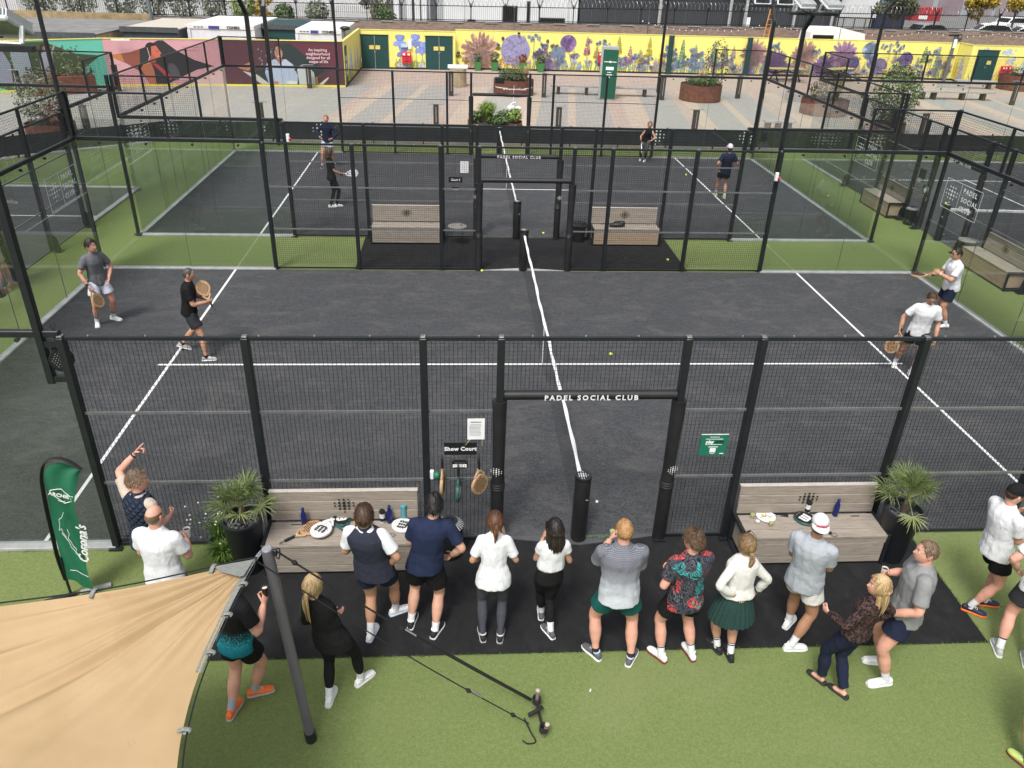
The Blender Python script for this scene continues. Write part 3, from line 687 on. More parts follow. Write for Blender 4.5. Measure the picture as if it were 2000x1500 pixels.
def person(label, H, fL, fR, yL, yR, yaw, head, hyaw, hpitch=0, sex='m', skin='fair', hair=('short', 'brown'), top='white', sleeve=.62, hem=-.16, legs=('shorts', 'black', .62), shoes=('white', 'white'), sock=('white', .16),
           armL=(-.06, .04, -.52, -.3, -.6, 0), armR=(.06, .04, -.52, .3, -.6, 0), curl=(.5, .5), palm=(None, None), point=None, build=1.0, vox=.0105, tip=(0, 0), gilet=None, drop=0.0, ease=.016, lean=.5, knees=None, pelv=None, hips=0, tw=0, tail=None, arms_only=None):
    """head = (x, y) of the head's middle; feet as ground points of the ankles; yaw 0 faces +Y, positive turns left"""
    s = H/1.8; rx, ry = (fL[0]+fR[0])/2, (fL[1]+fR[1])/2; root = thing('person', label, 'person', (rx, ry, 0)); O = Vector((rx, ry, 0))
    def ax(y): y = R(y); return Vector((math.cos(y), math.sin(y), 0)), Vector((-math.sin(y), math.cos(y), 0))
    Rt, F = ax(yaw); Up = Vector((0, 0, 1)); Rs, Fs = ax(yaw+tw)
    Hc = Vector((head[0]-rx, head[1]-ry, H-.118*s-drop)); fem = sex == 'f'
    P = Vector((0, 0, .535*H-drop*.6)).lerp(Vector((Hc.x, Hc.y, .535*H-drop*.6)), lean) if pelv is None else Vector((pelv[0]-rx, pelv[1]-ry, .535*H-drop*.6))
    N = Hc+Up*(-.150*s)-Fs*.022*s; N = Vector((N.x*.9+P.x*.1, N.y*.9+P.y*.1, N.z)); sp = (N-P); spn = sp.normalized()
    def ringset(lst, ea=0.0, eb=0.0):
        out = []
        for t_, a, b_, fo in lst:
            c = P+sp*t_; k = max(0, min(1, t_)); X = (Rt*(1-k)+Rs*k).normalized(); Fd = (F*(1-k)+Fs*k).normalized(); Y = (Fd-spn*Fd.dot(spn)).normalized(); bow = -.012*math.sin(max(0, t_)*math.pi)
            out.append((c+Y*((fo+bow)*s), X, Y, (a+ea)*s, (b_+eb)*s))
        return out
    bw = build
    if fem: torso = [(-.24, .13, .09, -.01), (-.12, .176, .118, -.014), (.04, .172, .112, -.010), (.30, .128*bw, .090*bw, 0), (.52, .138*bw, .105*bw, .012), (.68, .150*bw, .112*bw, .018), (.83, .152*bw, .090, .0), (.92, .116, .070, -.006), (.975, .082, .058, -.005), (1.01, .058, .050, -.004)]
    else: torso = [(-.24, .13, .095, -.008), (-.12, .168*bw**.6, .118*bw, -.010), (.04, .165*bw, .114*bw, -.004), (.30, .152*bw, .106*bw**1.4, .004), (.52, .165*bw, .116*bw**1.2, .006), (.70, .183*bw, .124*bw, .004), (.84, .180*bw, .106*bw, -.004), (.92, .140*bw, .084, -.010), (.975, .098, .068, -.008), (1.01, .068, .058, -.004)]
    nr = .050 if fem else .058*bw**.5
    sw = (.146 if fem else .172*bw)*s; ul, fl = .168*H, .150*H
    hw = (.088 if fem else .085)*s*(bw**.3); tl, sl = .245*H, .245*H
    hipL, hipR = P-Rt*hw-Up*.035*s, P+Rt*hw-Up*.035*s
    body = MB(); body.rings(ringset(torso, -.010, -.010), 22)
    nk = N-spn*.03*s; body.tube([nk, N+spn*.03*s, Hc+Up*-.055*s-Fs*.018*s], [nr*1.25*s, nr*s, nr*.98*s], 14)
    A = {}
    for sd, tgt, sg in (('L', armL, -1), ('R', armR, 1)):
        S = N-spn*.078*s+Rs*(sw*sg)-Fs*.008*s; w = S+(Rs*tgt[0]+Fs*tgt[1]+Up*tgt[2])*s; pole = Rs*tgt[3]+Fs*tgt[4]+Up*tgt[5]
        E, w = ik(S, w, ul, fl, pole); A[sd] = (S, E, w)
        am = (.80 if fem else 1.0)*bw**.7*(.84 if sleeve > 1 else 1)
        limb2(body, S-Rs*(.035*s*sg), E, w, [r*s*am for r in (.058, .056, .049, .044)], [r*s*am for r in (.041, .044, .037, .027)])
    Lg = {}
    for sd, ft, fy, hp, sg, tp in (('L', fL, yL, hipL, -1, tip[0]), ('R', fR, yR, hipR, 1, tip[1])):
        X, D = ax(fy); An = Vector((ft[0]-rx, ft[1]-ry, .095*s))-D*.0; An = An+Up*(math.sin(tp)*.17*s)
        kp = (D*.75+F*.35).normalized()+X*(sg*.10)
        K, An = ik(hp, An, tl, sl, kp); Lg[sd] = (hp, K, An, X, D, tp)
        g = (.98 if fem else 1.0)*bw**.5*(1.0 if legs[0] in ('shorts', 'skirt') else .86)
        limb2(body, hp, K, An, [r*s*g*(1 if i_ > 0 or legs[0] == 'skirt' else .92) for i_, r in enumerate((.088, .092, .080, .063))], [r*s*g for r in (.058, .065, .057, .039, .036)], 16)
        Dt = D*math.cos(tp)-Up*math.sin(tp); Ut = D*math.sin(tp)+Up*math.cos(tp)
        body.rings([(An+Dt*y*s+Ut*z*s, X, Ut, w*s, h*s) for y, w, h, z in ((-.045, .028, .03, -.045), (0, .032, .036, -.04), (.06, .034, .028, -.052), (.12, .036, .018, -.065))], 10)
    # head and hands: finer pieces that grow out of the body's neck and wrists
    hy, hp_ = yaw+hyaw, hpitch; HX, HF = ax(hy); HM = Matrix.Translation(Hc) @ Matrix(((HX.x, HF.x, 0, 0), (HX.y, HF.y, 0, 0), (0, 0, 1, 0), (0, 0, 0, 1))) @ Matrix.Rotation(R(hp_), 4, 'X') @ Matrix.Scale(s*1.05, 4)
    fine = MB(); nu, nv = 44, 34; vs = []
    for i in range(nv+1):
        z = -math.cos(math.pi*i/nv)
        for j in range(nu): vs.append(HM @ head_shape(2*math.pi*j/nu, z))
    fine.add(vs, [(i*nu+j, i*nu+(j+1) % nu, (i+1)*nu+(j+1) % nu, (i+1)*nu+j) for i in range(nv) for j in range(nu)])
    fine.f = [tuple(reversed(f)) for f in fine.f]
    for sg in (-1, 1):
        for (c, r) in (((.077, -.008, .0), (.010, .020, .033)), ((.081, -.016, .010), (.008, .014, .022))):
            fine.ell(HM @ Vector((sg*c[0], c[1], c[2])), [q*s for q in r], (HM.to_3x3() @ Matrix.Rotation(sg*R(-18), 3, 'Z')).normalized(), 10, 8)
    for k, (sd, sg) in enumerate((('L', -1), ('R', 1))):
        S, E, w = A[sd]; d = (w-E).normalized(); pn = palm[k]
        if pn is None: pn = (0, 0, 0)
        pv = Rs*pn[0]+Fs*pn[1]+Up*pn[2] if any(pn) else -Rs*sg*1.0+Fs*.2
        if abs(pv.normalized().dot(d)) > .95: pv = pv+Up*.5+Fs*.3
        hand(fine, w-d*.004, d, pv, sg, curl[k], s*(.9 if fem else 1.0), point == sd)
    sk = SKIN[skin]
    o = link('body', body.mesh('body', sk), root); md = o.modifiers.new('r', 'REMESH'); md.mode = 'VOXEL'; md.voxel_size = vox; md.use_smooth_shade = True
    md = o.modifiers.new('s', 'SMOOTH'); md.factor = .5; md.iterations = 4; BODY_JOBS.append((o, fine.mesh('fine', sk)))
    def garment(name, b, m, amp=.010, it=5, parent=None):
        g = link(name, b.mesh(name, CL[m] if isinstance(m, str) else m), parent or root); amp *= .55; r = g.modifiers.new('r', 'REMESH'); r.mode = 'VOXEL'; r.voxel_size = vox*1.05; r.use_smooth_shade = True
        q = g.modifiers.new('s', 'SMOOTH'); q.factor = .5; q.iterations = it
        if amp: d = g.modifiers.new('d', 'DISPLACE'); d.texture = FOLD; d.texture_coords = 'GLOBAL'; d.strength = amp; d.mid_level = .42
        g['fold'] = amp; BODY_JOBS.append((g, (Vector(P), Rt, F, s, name))); return g
    # upper garment
    def torso_shell(e, hm, up=.98, flare=.018):
        ls = [(t_, a, b_, fo) for t_, a, b_, fo in torso if t_ > hm+.05 and t_ < up]
        def at(t0):
            ts = [q[0] for q in torso]; return tuple(float(np.interp(t0, ts, [q[k] for q in torso])) for k in (1, 2, 3))
        h = at(max(hm, -.12)); ls = [(t_, a+flare*.8*max(0, min(1, (.30-t_)/.4)), b_+flare*.8*max(0, min(1, (.30-t_)/.4)), fo) for t_, a, b_, fo in ls]; ls = [(hm, h[0]+flare, h[1]+flare, h[2])]+ls
        out = ringset(ls, e, e); k_ = bw**.5 if not fem else 1
        out += ringset([(1.0, (.080 if not fem else .068)*k_, (.070 if not fem else .058)*k_, -.004), (1.035, (.070 if not fem else .060)*k_, (.066 if not fem else .056)*k_, 0), (1.05, (.067 if not fem else .057)*k_, (.063 if not fem else .053)*k_, 0)], .004, .004); return out
    sh = MB(); sh.rings(torso_shell(ease, hem), 26)
    if sleeve > 0:
        for sd, sg in (('L', -1), ('R', 1)):
            S, E, w = A[sd]; am = (.84 if fem else 1.0)*bw**.7; S0 = S-Rs*(.055*s*sg)-Up*.004*s; e = ease*.75
            if sleeve <= 1: limb(sh, [S0, S, S.lerp(E, sleeve*.5), S.lerp(E, sleeve)], [r*s*am for r in (.052+e, .055+e, .056+e, .055+e*1.3)], 16)
            else:
                f = min(.97, sleeve-1); k = 1+e*6
                limb2(sh, S0, E, E.lerp(w, f), [r*s*am*k for r in (.062, .062, .056, .052)], [r*s*am*k for r in (.050, .050, .046, .042)], 16)
    shirt = garment('sweater' if sleeve > 1 else 'shirt', sh, top, .013 if sleeve <= 1 else .016)
    if gilet:
        g = MB(); g.rings(torso_shell(ease+.016, hem+.018, flare=.034), 26)
        for sd, sg in (('L', -1), ('R', 1)):
            S = A[sd][0]; g.ell(S-Rs*(.045*s*sg)-Up*.012*s, (.066*s*bw, .080*s*bw, .078*s), None, 14, 10)
        g.tube([N-spn*.02*s-Fs*.004, N+spn*.035*s], [.078*s, .070*s], 16); garment('gilet', g, gilet, .004)
    # lower garment
    kind, lc, ln = legs
    lw = MB()
    if kind == 'skirt':
        nf = 96; vs = []
        for i, (t_, a) in enumerate(((.10, .150), (-.05, .185), (-.25, .225), (-.50, .262), (-.62, .275))):
            c, X, Y, aa, bb = ringset([(t_, a, a*.80, -.008)])[0]
            for j in range(nf):
                an = 2*math.pi*j/nf; pl = 1+(.030*(1 if j % 4 < 2 else -1)*min(1, i/2.0)); vs.append(c+X*(aa*math.cos(an)*pl)+Y*(bb*math.sin(an)*pl))
        lw.add(vs, [(i*nf+(j+1) % nf, i*nf+j, (i+1)*nf+j, (i+1)*nf+(j+1) % nf) for i in range(4) for j in range(nf)]); lw.build('skirt', CL[lc], root, ang=25)
    else:
        e = dict(shorts=.020, trousers=.014, leggings=.010)[kind]
        top_t = .20 if kind != 'shorts' else .03
        ls = [(t_, a, b_, fo) for t_, a, b_, fo in torso if -.2 < t_ < top_t]
        lw.rings(ringset([(-.20, .15, .11, -.008)]+ls+[(top_t, *[float(np.interp(top_t, [q[0] for q in torso], [q[k] for q in torso])) for k in (1, 2, 3)])], dict(shorts=.004, trousers=.006, leggings=.004)[kind], dict(shorts=.004, trousers=.006, leggings=.004)[kind]), 24)
        g = (.98 if fem else 1.0)*bw**.5
        for sd in 'LR':
            hp, K, An, X, D, tp = Lg[sd]
            if kind == 'shorts':
                limb(lw, [hp+Up*.03*s, hp.lerp(K, .25), hp.lerp(K, ln*.75), hp.lerp(K, ln)], [r*s*g for r in (.092+e*.4, .096+e*.7, .092+e*1.1, .088+e*1.5)], 18)
            else:
                k = 1+e*(9 if kind == 'trousers' else 6); end = An.lerp(K, 1-ln)
                limb2(lw, hp+Up*.02*s, K, end, [r*s*g*k for r in (.090, .090, .078, .062)], [r*s*g*k for r in (.057, .062, .055, .040 if kind != 'trousers' else .048, .037 if kind != 'trousers' else .050)], 18)
        garment('shorts' if kind == 'shorts' else kind, lw, lc, .012 if kind != 'leggings' else .003)
    # socks and shoes
    for sd in 'LR':
        hp, K, An, X, D, tp = Lg[sd]; Dt = D*math.cos(tp)-Up*math.sin(tp); Ut = D*math.sin(tp)+Up*math.cos(tp)
        if sock and sock[1] > 0:
            b = MB(); tpd = (K-An).normalized(); q = sock[1]*s
            b.tube([An-Ut*.03*s, An+tpd*.0, An+tpd*q*.6, An+tpd*q], [.040*s, .041*s, .042*s, .046*s], 14)
            so = b.build('sock', CL[sock[0]], root)
            if len(sock) > 2:
                b = MB()
                for f in (.62, .78): b.tube([An+tpd*q*f, An+tpd*q*(f+.09)], [.0445*s, .0455*s], 14)
                b.build('sock_stripe', CL[sock[2]], so)
        flat = shoes[0] == 'flat'; up_ = MB(); so_ = MB(); q = s*.98
        prof = ((-.088, .020, .052), (-.074, .032, .078), (-.035, .037, .088), (.02, .037, .086), (.075, .043, .066), (.125, .047, .054), (.165, .042, .045), (.190, .026, .034)) if not flat else ((-.080, .020, .04), (-.066, .030, .05), (-.02, .031, .022), (.05, .034, .020), (.095, .040, .034), (.14, .038, .034), (.18, .020, .025))
        base = An-Ut*(.095*s-.0)+Dt*.0
        up_.rings([(base+Dt*y*q+Ut*((h/2+.012)*q), X, Ut, w*q, h/2*q) for y, w, h in prof], 16, pw=2.5)
        so_.rings([(base+Dt*(y*1.03)*q+Ut*(.014*q), X, Ut, (w+.006)*q, .0145*q) for y, w, h in prof], 16, pw=4)
        sc_ = 'black' if flat else shoes[0]; shoe = up_.build('shoe', SHOEC[sc_], root); so_.build('sole', SHOEC['black' if flat else shoes[1]], shoe)
        if not flat:
            b = MB()
            for i in range(4): y = .028+.022*i; b.tube([base+Dt*(y*q)+Ut*((.100-.012*i)*q)-X*.020*q, base+Dt*((y+.006)*q)+Ut*((.106-.013*i)*q), base+Dt*(y*q)+Ut*((.100-.012*i)*q)+X*.020*q], .0042*q, 5)
            b.build('laces', SHOEC['white'], shoe)
            b = MB(); b.tube([base+Ut*.088*q-Dt*.012*q, base+Ut*.104*q-Dt*.012*q], [.040*q, .043*q], 14); b.build('collar', SHOEC[shoes[2] if len(shoes) > 2 else 'grey'], shoe)
    # face
    fx = MB()
    for sg in (-1, 1):
        b = MB(); b.ell(HM @ Vector((sg*.031, .078, .014)), (.0125*s, .011*s, .0095*s), HM.to_3x3().normalized(), 10, 8); e = b.build('eye', EYEW, root)
        b = MB(); b.ell(HM @ Vector((sg*.031, .0868, .014)), (.0062*s, .0035*s, .0062*s), HM.to_3x3().normalized(), 8, 6); b.build('iris', IRIS, e)
        b = MB(); b.tube([HM @ head_shape(sg*x, z, .002) for x, z in ((.16, .28), (.34, .32), (.56, .26))], [.0045*s, .0052*s, .003*s], 6); b.build('eyebrow', HAIR[hair[1]] if hair[1] not in ('blonde', 'black') else BROW, root)
    b = MB(); b.tube([HM @ head_shape(x, z, .001) for x, z in ((-.30, -.515), (-.12, -.495), (0, -.505), (.12, -.495), (.30, -.515))], [.002*s, .0052*s, .0052*s, .0052*s, .002*s], 6, flat=.8); b.build('mouth', LIP, root)
    # hair
    st, hc = hair[0], HAIR[hair[1]]; hsd = int(abs(head[0]*997+head[1]*131)) % 10000; h_o = None
    if st in ('short', 'crop', 'receding', 'buzz', 'curly', 'quiff'):
        b = shell('receding' if st in ('receding',) else 'short', dict(short=.017, crop=.010, receding=.009, buzz=.005, curly=.026, quiff=.016)[st], HM, dict(curly=.011, buzz=.001).get(st, .0045), seed=hsd, lift=dict(quiff=.018, short=.006, curly=.010).get(st, 0), nu=72, nv=36); h_o = b.build('hair', hc, root, ang=80)
        if st not in ('buzz',): strands('receding' if st == 'receding' else 'short', dict(short=.017, crop=.010, receding=.007, curly=.024, quiff=.018)[st], HM, dict(curly=620, receding=260, crop=420).get(st, 520), hsd, dict(curly=.22, crop=.22).get(st, .42), dict(curly=.016, crop=.004, receding=.003).get(st, .014), .0042, wob=dict(curly=.6).get(st, .18)).build('hair_locks', hc, h_o, kind='stuff')
    elif st == 'fringe':
        b = shell('fringe', .004, HM, .001, top=.42, seed=hsd); h_o = b.build('hair', hc, root, ang=80)
    elif st in ('pony', 'lowpony', 'long', 'bob', 'mullet', 'nape'):
        b = shell('long' if st != 'mullet' else 'short', .016, HM, .0025, seed=hsd, nu=72, nv=36, lift=.004); h_o = b.build('hair', hc, root, ang=80)
        strands('long' if st != 'mullet' else 'short', .0165, HM, 520 if st != 'nape' else 760, hsd, .7, .003 if 'pony' in st else (.018 if st == 'nape' else .008), .0042, wob=.08).build('hair_locks', hc, h_o, kind='stuff')
        if st in ('pony', 'lowpony'):
            L, up0 = (tail or (.30, .03))
            b = MB(); rg = np.random.default_rng(hsd)
            for k in range(9):
                a, rr = 6.28*k/8, (.011 if k < 8 else 0); ox, oz = rr*math.cos(a), rr*math.sin(a); w = rg.uniform(-.012, .012); e = rg.uniform(.85, 1.05)
                b.tube(cat_rom([HM @ Vector(v) for v in ((ox, -.095+oz*.3, up0+oz), (ox*1.2, -.125, up0-.015+oz), (ox*1.9+w*.3, -.148+oz*.3, up0-.07), (ox*1.9+w, -.142+oz, up0-L*.55*e), (ox*.6+w*1.6, -.128+oz*.4, up0-L*e))], 4),
                       [r*s for r in np.interp(np.linspace(0, 1, 17), [0, .12, .35, .7, 1], [.012, .010, .016, .013, .0015])], 7)
            t_ = b.build('ponytail', hc, h_o)
            b = MB(); b.tube([HM @ Vector((0, -.105, up0)), HM @ Vector((0, -.122, up0-.006))], .021*s, 12); b.build('hair_tie', hc if st == 'lowpony' else CL['charcoal'], h_o)
        elif st != 'nape':
            L = dict(long=.30, bob=.24, mullet=.085)[st] if not tail else tail[0]; b = MB(); rg = np.random.default_rng(hsd); a0 = 82 if st != 'mullet' else 118
            for lay in range(3):
                n = 34
                for k in range(n):
                    th = R(a0+(360-2*a0)*(k+rg.uniform(-.3, .3))/(n-1)); th = th-2*math.pi if th > math.pi else th; z0 = rg.uniform(-.05, .85)
                    p0 = head_shape(th, z0, .004); p1 = head_shape(th, -.05, .015+.006*lay); p2 = head_shape(th, -.38, .022)
                    e = L*rg.uniform(.80, 1.08); w = rg.uniform(-.022, .022); q = Vector((p2.x*1.0, p2.y, p2.z)); q.y = min(q.y*1.0, p1.y*.95)
                    pe = Vector((p2.x*.82+w, min(-.075, p1.y*1.0)-.012 if abs(math.degrees(th)) > 100 else p1.y*.7-.02, p2.z-e)); pm = q.lerp(pe, .5)+Vector((p2.x*.12, -.012, 0))
                    b.tube(cat_rom([HM @ v for v in (p0, p1, q, pm, pe)], 4), [r*s for r in np.interp(np.linspace(0, 1, 17), [0, .25, .6, .85, 1], [.003, .008, .0105, .008, .001])], 6)
            b.build('hair_length', hc, h_o)
    elif st in ('cap', 'backcap', 'flatcap'):
        b = shell('short', .008, HM, .001, top=.45, seed=hsd); h_o = b.build('hair', hc, root, ang=80)
        cm = CL[hair[2]]; cp = MB(); HB = HM @ Matrix.Rotation(math.pi, 4, 'Z') if st == 'backcap' else HM
        cs = shell('cap', .020, HB @ Matrix.Translation((0, 0, .004)), .0, nu=64, nv=24); c_o = cs.build('cap', cm, root, ang=60)
        vs = []; nn = 18
        for i in range(5):
            f = i/4
            for j in range(nn+1):
                th = R(-72+144*j/nn); e = head_shape(th, .40, .016); o_ = Vector((e.x*(1+.05*f), e.y+.078*f*math.cos(th*.9), e.z-.012*f-.02*f*(math.sin(th)**2)+(.0 if st != 'flatcap' else -.01*f)))
                vs.append(HB @ o_)
        nb = nn+1; up1 = [Vector(v) for v in vs]; lo = [v-Vector((0, 0, .006*s)) for v in up1]; q = len(up1)
        fs = [(i*nb+j, i*nb+j+1, (i+1)*nb+j+1, (i+1)*nb+j) for i in range(4) for j in range(nn)]
        br = MB(); br.add(up1+lo, fs+[tuple(q+a for a in reversed(f)) for f in fs]+[(4*nb+j, 4*nb+j+1, q+4*nb+j+1, q+4*nb+j) for j in range(nn)]); br.build('brim', cm, c_o)
        b = MB(); b.ell(HB @ Vector((0, 0, .146)), (.008*s, .008*s, .005*s)); b.build('button', cm, c_o)
    return dict(root=root, A=A, O=O, HM=HM, Rt=Rs, F=Fs, s=s, P=P, N=N, shirt=shirt, Lg=Lg, spn=spn)
def hash_(n): return (sum(ord(c)*(i+3) for i, c in enumerate(n)) % 997)/997
def finish_bodies():
    dg = bpy.context.evaluated_depsgraph_get(); import bmesh
    for o, fine in BODY_JOBS:
        me = bpy.data.meshes.new_from_object(o.evaluated_get(dg)); old = o.data; o.modifiers.clear()
        if isinstance(fine, tuple):
            Pv, X_, Y_, s_, nm = fine; n = len(me.vertices); co = np.empty(n*3, 'f'); me.vertices.foreach_get('co', co); co = co.reshape(-1, 3); no = np.empty(n*3, 'f'); me.vertex_normals.foreach_get('vector', no); no = no.reshape(-1, 3)
            rel = co-np.array(Pv); x = rel@np.array(X_); y = rel@np.array(Y_); z = rel[:, 2]/s_; th = np.arctan2(x, y); ph = (hash_(old.name)*6.283)
            if nm in ('shirt', 'sweater', 'gilet'):
                lo = np.clip(1.0-z*1.7, .08, 1); d = .0030*lo*np.sin(7*th+6*z+ph+1.5*np.sin(5*z+ph))+.0022*lo*np.sin(12*th-9*z+2*ph)+.0028*np.exp(-((z-.06)/.09)**2)*np.sin(38*z+3*np.sin(2*th+ph))+.0018*np.sin(60*x+14*z+ph)*np.clip(z*2, 0, 1)+.0022
                if nm == 'gilet': d *= .5
            elif nm in ('shorts', 'trousers'): d = .0024*np.sin(8*th+11*z+ph)+.0018*np.sin(30*z+4*np.sin(3*th)+ph)+.0024
            else: d = 0*z
            co = co+no*(d*s_)[:, None]; me.vertices.foreach_set('co', co.ravel()); del o['fold']
        elif fine:
            bm = bmesh.new(); bm.from_mesh(me); bm.from_mesh(fine); bm.to_mesh(me); bm.free(); bpy.data.meshes.remove(fine)
            me.polygons.foreach_set('use_smooth', [True]*len(me.polygons))
        me.name = o.name; o.data = me; bpy.data.meshes.remove(old)
# ---------------------------------------------------------------- rackets
CORK = mat('cork', (.40, .245, .125), .75, var=.2, scale=40); CORKL = mat('racket_wood', (.46, .30, .17), .55, var=.15, scale=20); GRIP = mat('grip_black', (.013, .013, .014), .7, var=.2, scale=60)
RWHITE = mat('racket_white', (.76, .765, .77), .35, var=.03); RBLACK = mat('racket_black', (.014, .016, .017), .3, var=.1); RTEAL = mat('racket_teal', (.03, .11, .10), .35, var=.2, scale=14); RDARK = mat('racket_brown', (.06, .03, .018), .6, var=.3, scale=30)
HOLE = mat('hole_dark', (.012, .011, .010), .9, var=0)
def outline(n=40):
    out = []
    for i in range(n):
        a = 2*math.pi*i/n; x, y = .130*math.cos(a), .150*math.sin(a)
        if y < 0: x *= 1-.38*(-y/.15)**2.2; y *= 1.06
        out.append((x, y))
    return out
def racket(label, kind, M, group=None, s=1.0):
    """padel racket; grip centre at the origin, blade along +Y, faces along Z"""
    fm, rm, hm, lm = dict(cork=(CORK, CORKL, HOLE, None), white=(RWHITE, RWHITE, HOLE, RBLACK), black=(RBLACK, RTEAL, HOLE, RWHITE), brown=(RDARK, CORKL, HOLE, None), dark=(PAD, BLK, KERB, None))[kind]
    t = thing('padel_racket', label, 'racket', (0, 0, 0), 0, group); t.matrix_world = M @ Matrix.Scale(s, 4)
    o = outline(); cy = .262; b = MB(); b.prism([(x*.955, y*.955+cy) for x, y in o], -.0175, .0175); bl = b.build('blade', fm, t, ang=30)
    b = MB(); n = len(o)
    vs = []
    for x, y in o:
        for k, z in ((.955, -.0185), (1.0, -.013), (1.0, .013), (.955, .0185)): vs.append((x*k, y*k+cy, z))
    b.add(vs, [(i*4+j, ((i+1) % n)*4+j, ((i+1) % n)*4+j+1, i*4+j+1) for i in range(n) for j in range(3)]); b.build('rim', rm, t, ang=60)
    b = MB()
    for sg in (-1, 1): b.tube(cat_rom([(sg*.072, cy-.128, 0), (sg*.040, .085, 0), (sg*.015, .052, 0), (sg*.013, .02, 0)], 4), [.0165]*13, 8, flat=.9)
    b.box((0, .06, 0), (.03, .028, .026)); b.build('throat', rm, t)
    b = MB(); b.tube([(0, .045, 0), (0, .03, 0), (0, -.095, 0), (0, -.11, 0)], [.0155, .0175, .0178, .0205], 10); b.build('grip', GRIP, t)
    b = MB(); b.tube([(0, .050, 0), (0, .040, 0)], .0185, 10); b.build('grip_collar', RWHITE, t)
    b = MB(); b.tube(cat_rom([(0, -.108, 0), (.03, -.15, .01), (.01, -.19, 0), (-.02, -.15, -.01), (0, -.108, 0)], 4), .003, 5); b.build('wrist_cord', GRIP, t)
    b = MB(); st = .030; hr = .0112 if kind == 'cork' else .0062
    for i in range(-4, 5):
        for j in range(-4, 5):
            x, y = i*st+(st/2 if j % 2 else 0), j*st*.9
            if (x/.095)**2+(y/.112)**2 < 1:
                if lm and abs(x) < .075 and abs(y) < .062: continue
                for sg in (-1, 1): b.prism([(x+hr*math.cos(a*math.pi/3), y+cy+hr*math.sin(a*math.pi/3)) for a in range(6)], sg*.0178, sg*.0184)
    b.build('hole', hm, bl, smooth=False, kind='stuff')
    if lm:
        b = MB()
        for sg in (-1, 1):
            z0, z1 = sg*.0179, sg*.0190
            for x in (-.052, 0, .052):
                for k in range(3): b.prism(rect(x-.019, cy-.03+.032*k, x+.019, cy-.002+.032*k), z0, z1)
            b.prism([(-.071, cy-.034), (-.045, cy-.060), (.045, cy-.060), (.071, cy-.034)], z0, z1)
            for k in range(5): b.prism(rect(-.05+.024*k, cy+.105, -.044+.024*k, cy+.112), z0, z1)
        b.build('letter_mark', lm, bl, smooth=False, kind='stuff')
    return t
def in_hand(p, side, d, n, off=.07):
    """matrix with its Y axis along d, from the hand of person p"""
    S, E, w = p['A'][side]; X = p['Rt']; F = p['F']; D = (X*d[0]+F*d[1]+Vector((0, 0, 1))*d[2]).normalized(); Nn = X*n[0]+F*n[1]+Vector((0, 0, 1))*n[2]; Nn = (Nn-D*Nn.dot(D)).normalized()
    fd = (w-E).normalized(); o = p['O']+w+fd*off*p['s']; Xa = D.cross(Nn)
    return Matrix(((Xa.x, D.x, Nn.x, o.x), (Xa.y, D.y, Nn.y, o.y), (Xa.z, D.z, Nn.z, o.z), (0, 0, 0, 1)))
CUPW = mat('cup_white', (.74, .73, .70), .5, var=.05); PINT = mat('drink_dark', (.03, .012, .010), .2, var=0); DRINK = mat('drink_pale', (.45, .42, .2), .2, var=0); PHONE = mat('phone_black', (.012, .012, .013), .15, var=0); PHONEW = mat('phone_white', (.72, .72, .73), .3, var=0)
def cup(label, loc, m=CUPW, liquid=PINT, r=.038, h=.11, name='cup', cat='cup', glass=False, rim=None):
    t = thing(name, label, cat, loc)
    b = MB(); b.lathe([(r*.78, 0), (r, h), (r*.93, h), (r*.72, .006)], n=16); b.build('vessel', MATS['clear_glass'] if glass else m, t)
    b = MB(); b.lathe([(0.0001, h*(.45 if glass else .8)), (r*.86, h*(.45 if glass else .8))], n=16)
    b = MB(); b.lathe([(r*.70, .008), (r*(.83 if glass else .90), h*(.45 if glass else .8))], n=16); b.build('drink', liquid, t); return t
def phone(label, M, m=PHONE):
    t = thing('phone', label, 'phone'); t.matrix_world = M; b = MB(); b.box((0, 0, 0), (.072, .15, .008), ch=.003); b.build('case', m, t); b = MB(); b.box((0, 0, .0045), (.066, .142, .001)); b.build('screen', PHONE, t, smooth=False); b = MB(); b.box((-.02, .05, -.005), (.026, .028, .003), ch=.001); b.build('camera_block', PHONE, t); return t
def band(p, side, m, name='watch', f=.93, r=.031):
    S, E, w = p['A'][side]; d = (w-E).normalized(); c = E.lerp(w, f); b = MB(); b.tube([c-d*.011, c+d*.011], r*p['s'], 12); o = b.build(name, m, p['root'])
def sunglasses_on(p, up=False):
    HM = p['HM'] @ (Matrix.Translation((0, -.02, .075)) @ Matrix.Rotation(R(28), 4, 'X') if up else Matrix.Identity(4)); b = MB(); g = thing('sunglasses', 'dark sunglasses worn by the man in the white shirt at the far right corner' if not up else 'brown sunglasses pushed up on the hair of the woman in the pleated skirt', 'sunglasses')
    for sg in (-1, 1): b.ell(HM @ Vector((sg*.033, .094, .013)), (.027, .009, .020), HM.to_3x3().normalized(), 12, 8)
    b.build('lens', SHADE, g, kind='stuff'); b = MB(); b.tube([HM @ Vector((-.012, .103, .018)), HM @ Vector((.012, .103, .018))], .003, 6)
    for sg in (-1, 1): b.tube([HM @ Vector((sg*.056, .088, .017)), HM @ Vector((sg*.080, .05, .016)), HM @ Vector((sg*.086, -.01, .012))], .0032, 6)
    b.build('frame', RDARK if up else SHADE, g); g.location = p['O']

HANG_R, HANG_L = (.05, .06, -.54, .4, -.8, 0), (-.05, .06, -.54, -.4, -.8, 0)
POCK_R, POCK_L = (.02, .08, -.47, .9, -.5, 0), (-.02, .08, -.47, -.9, -.5, 0)
CROSS_R, CROSS_L = (-.22, .22, -.28, .85, -.25, -.75), (.22, .20, -.30, -.85, -.25, -.75)
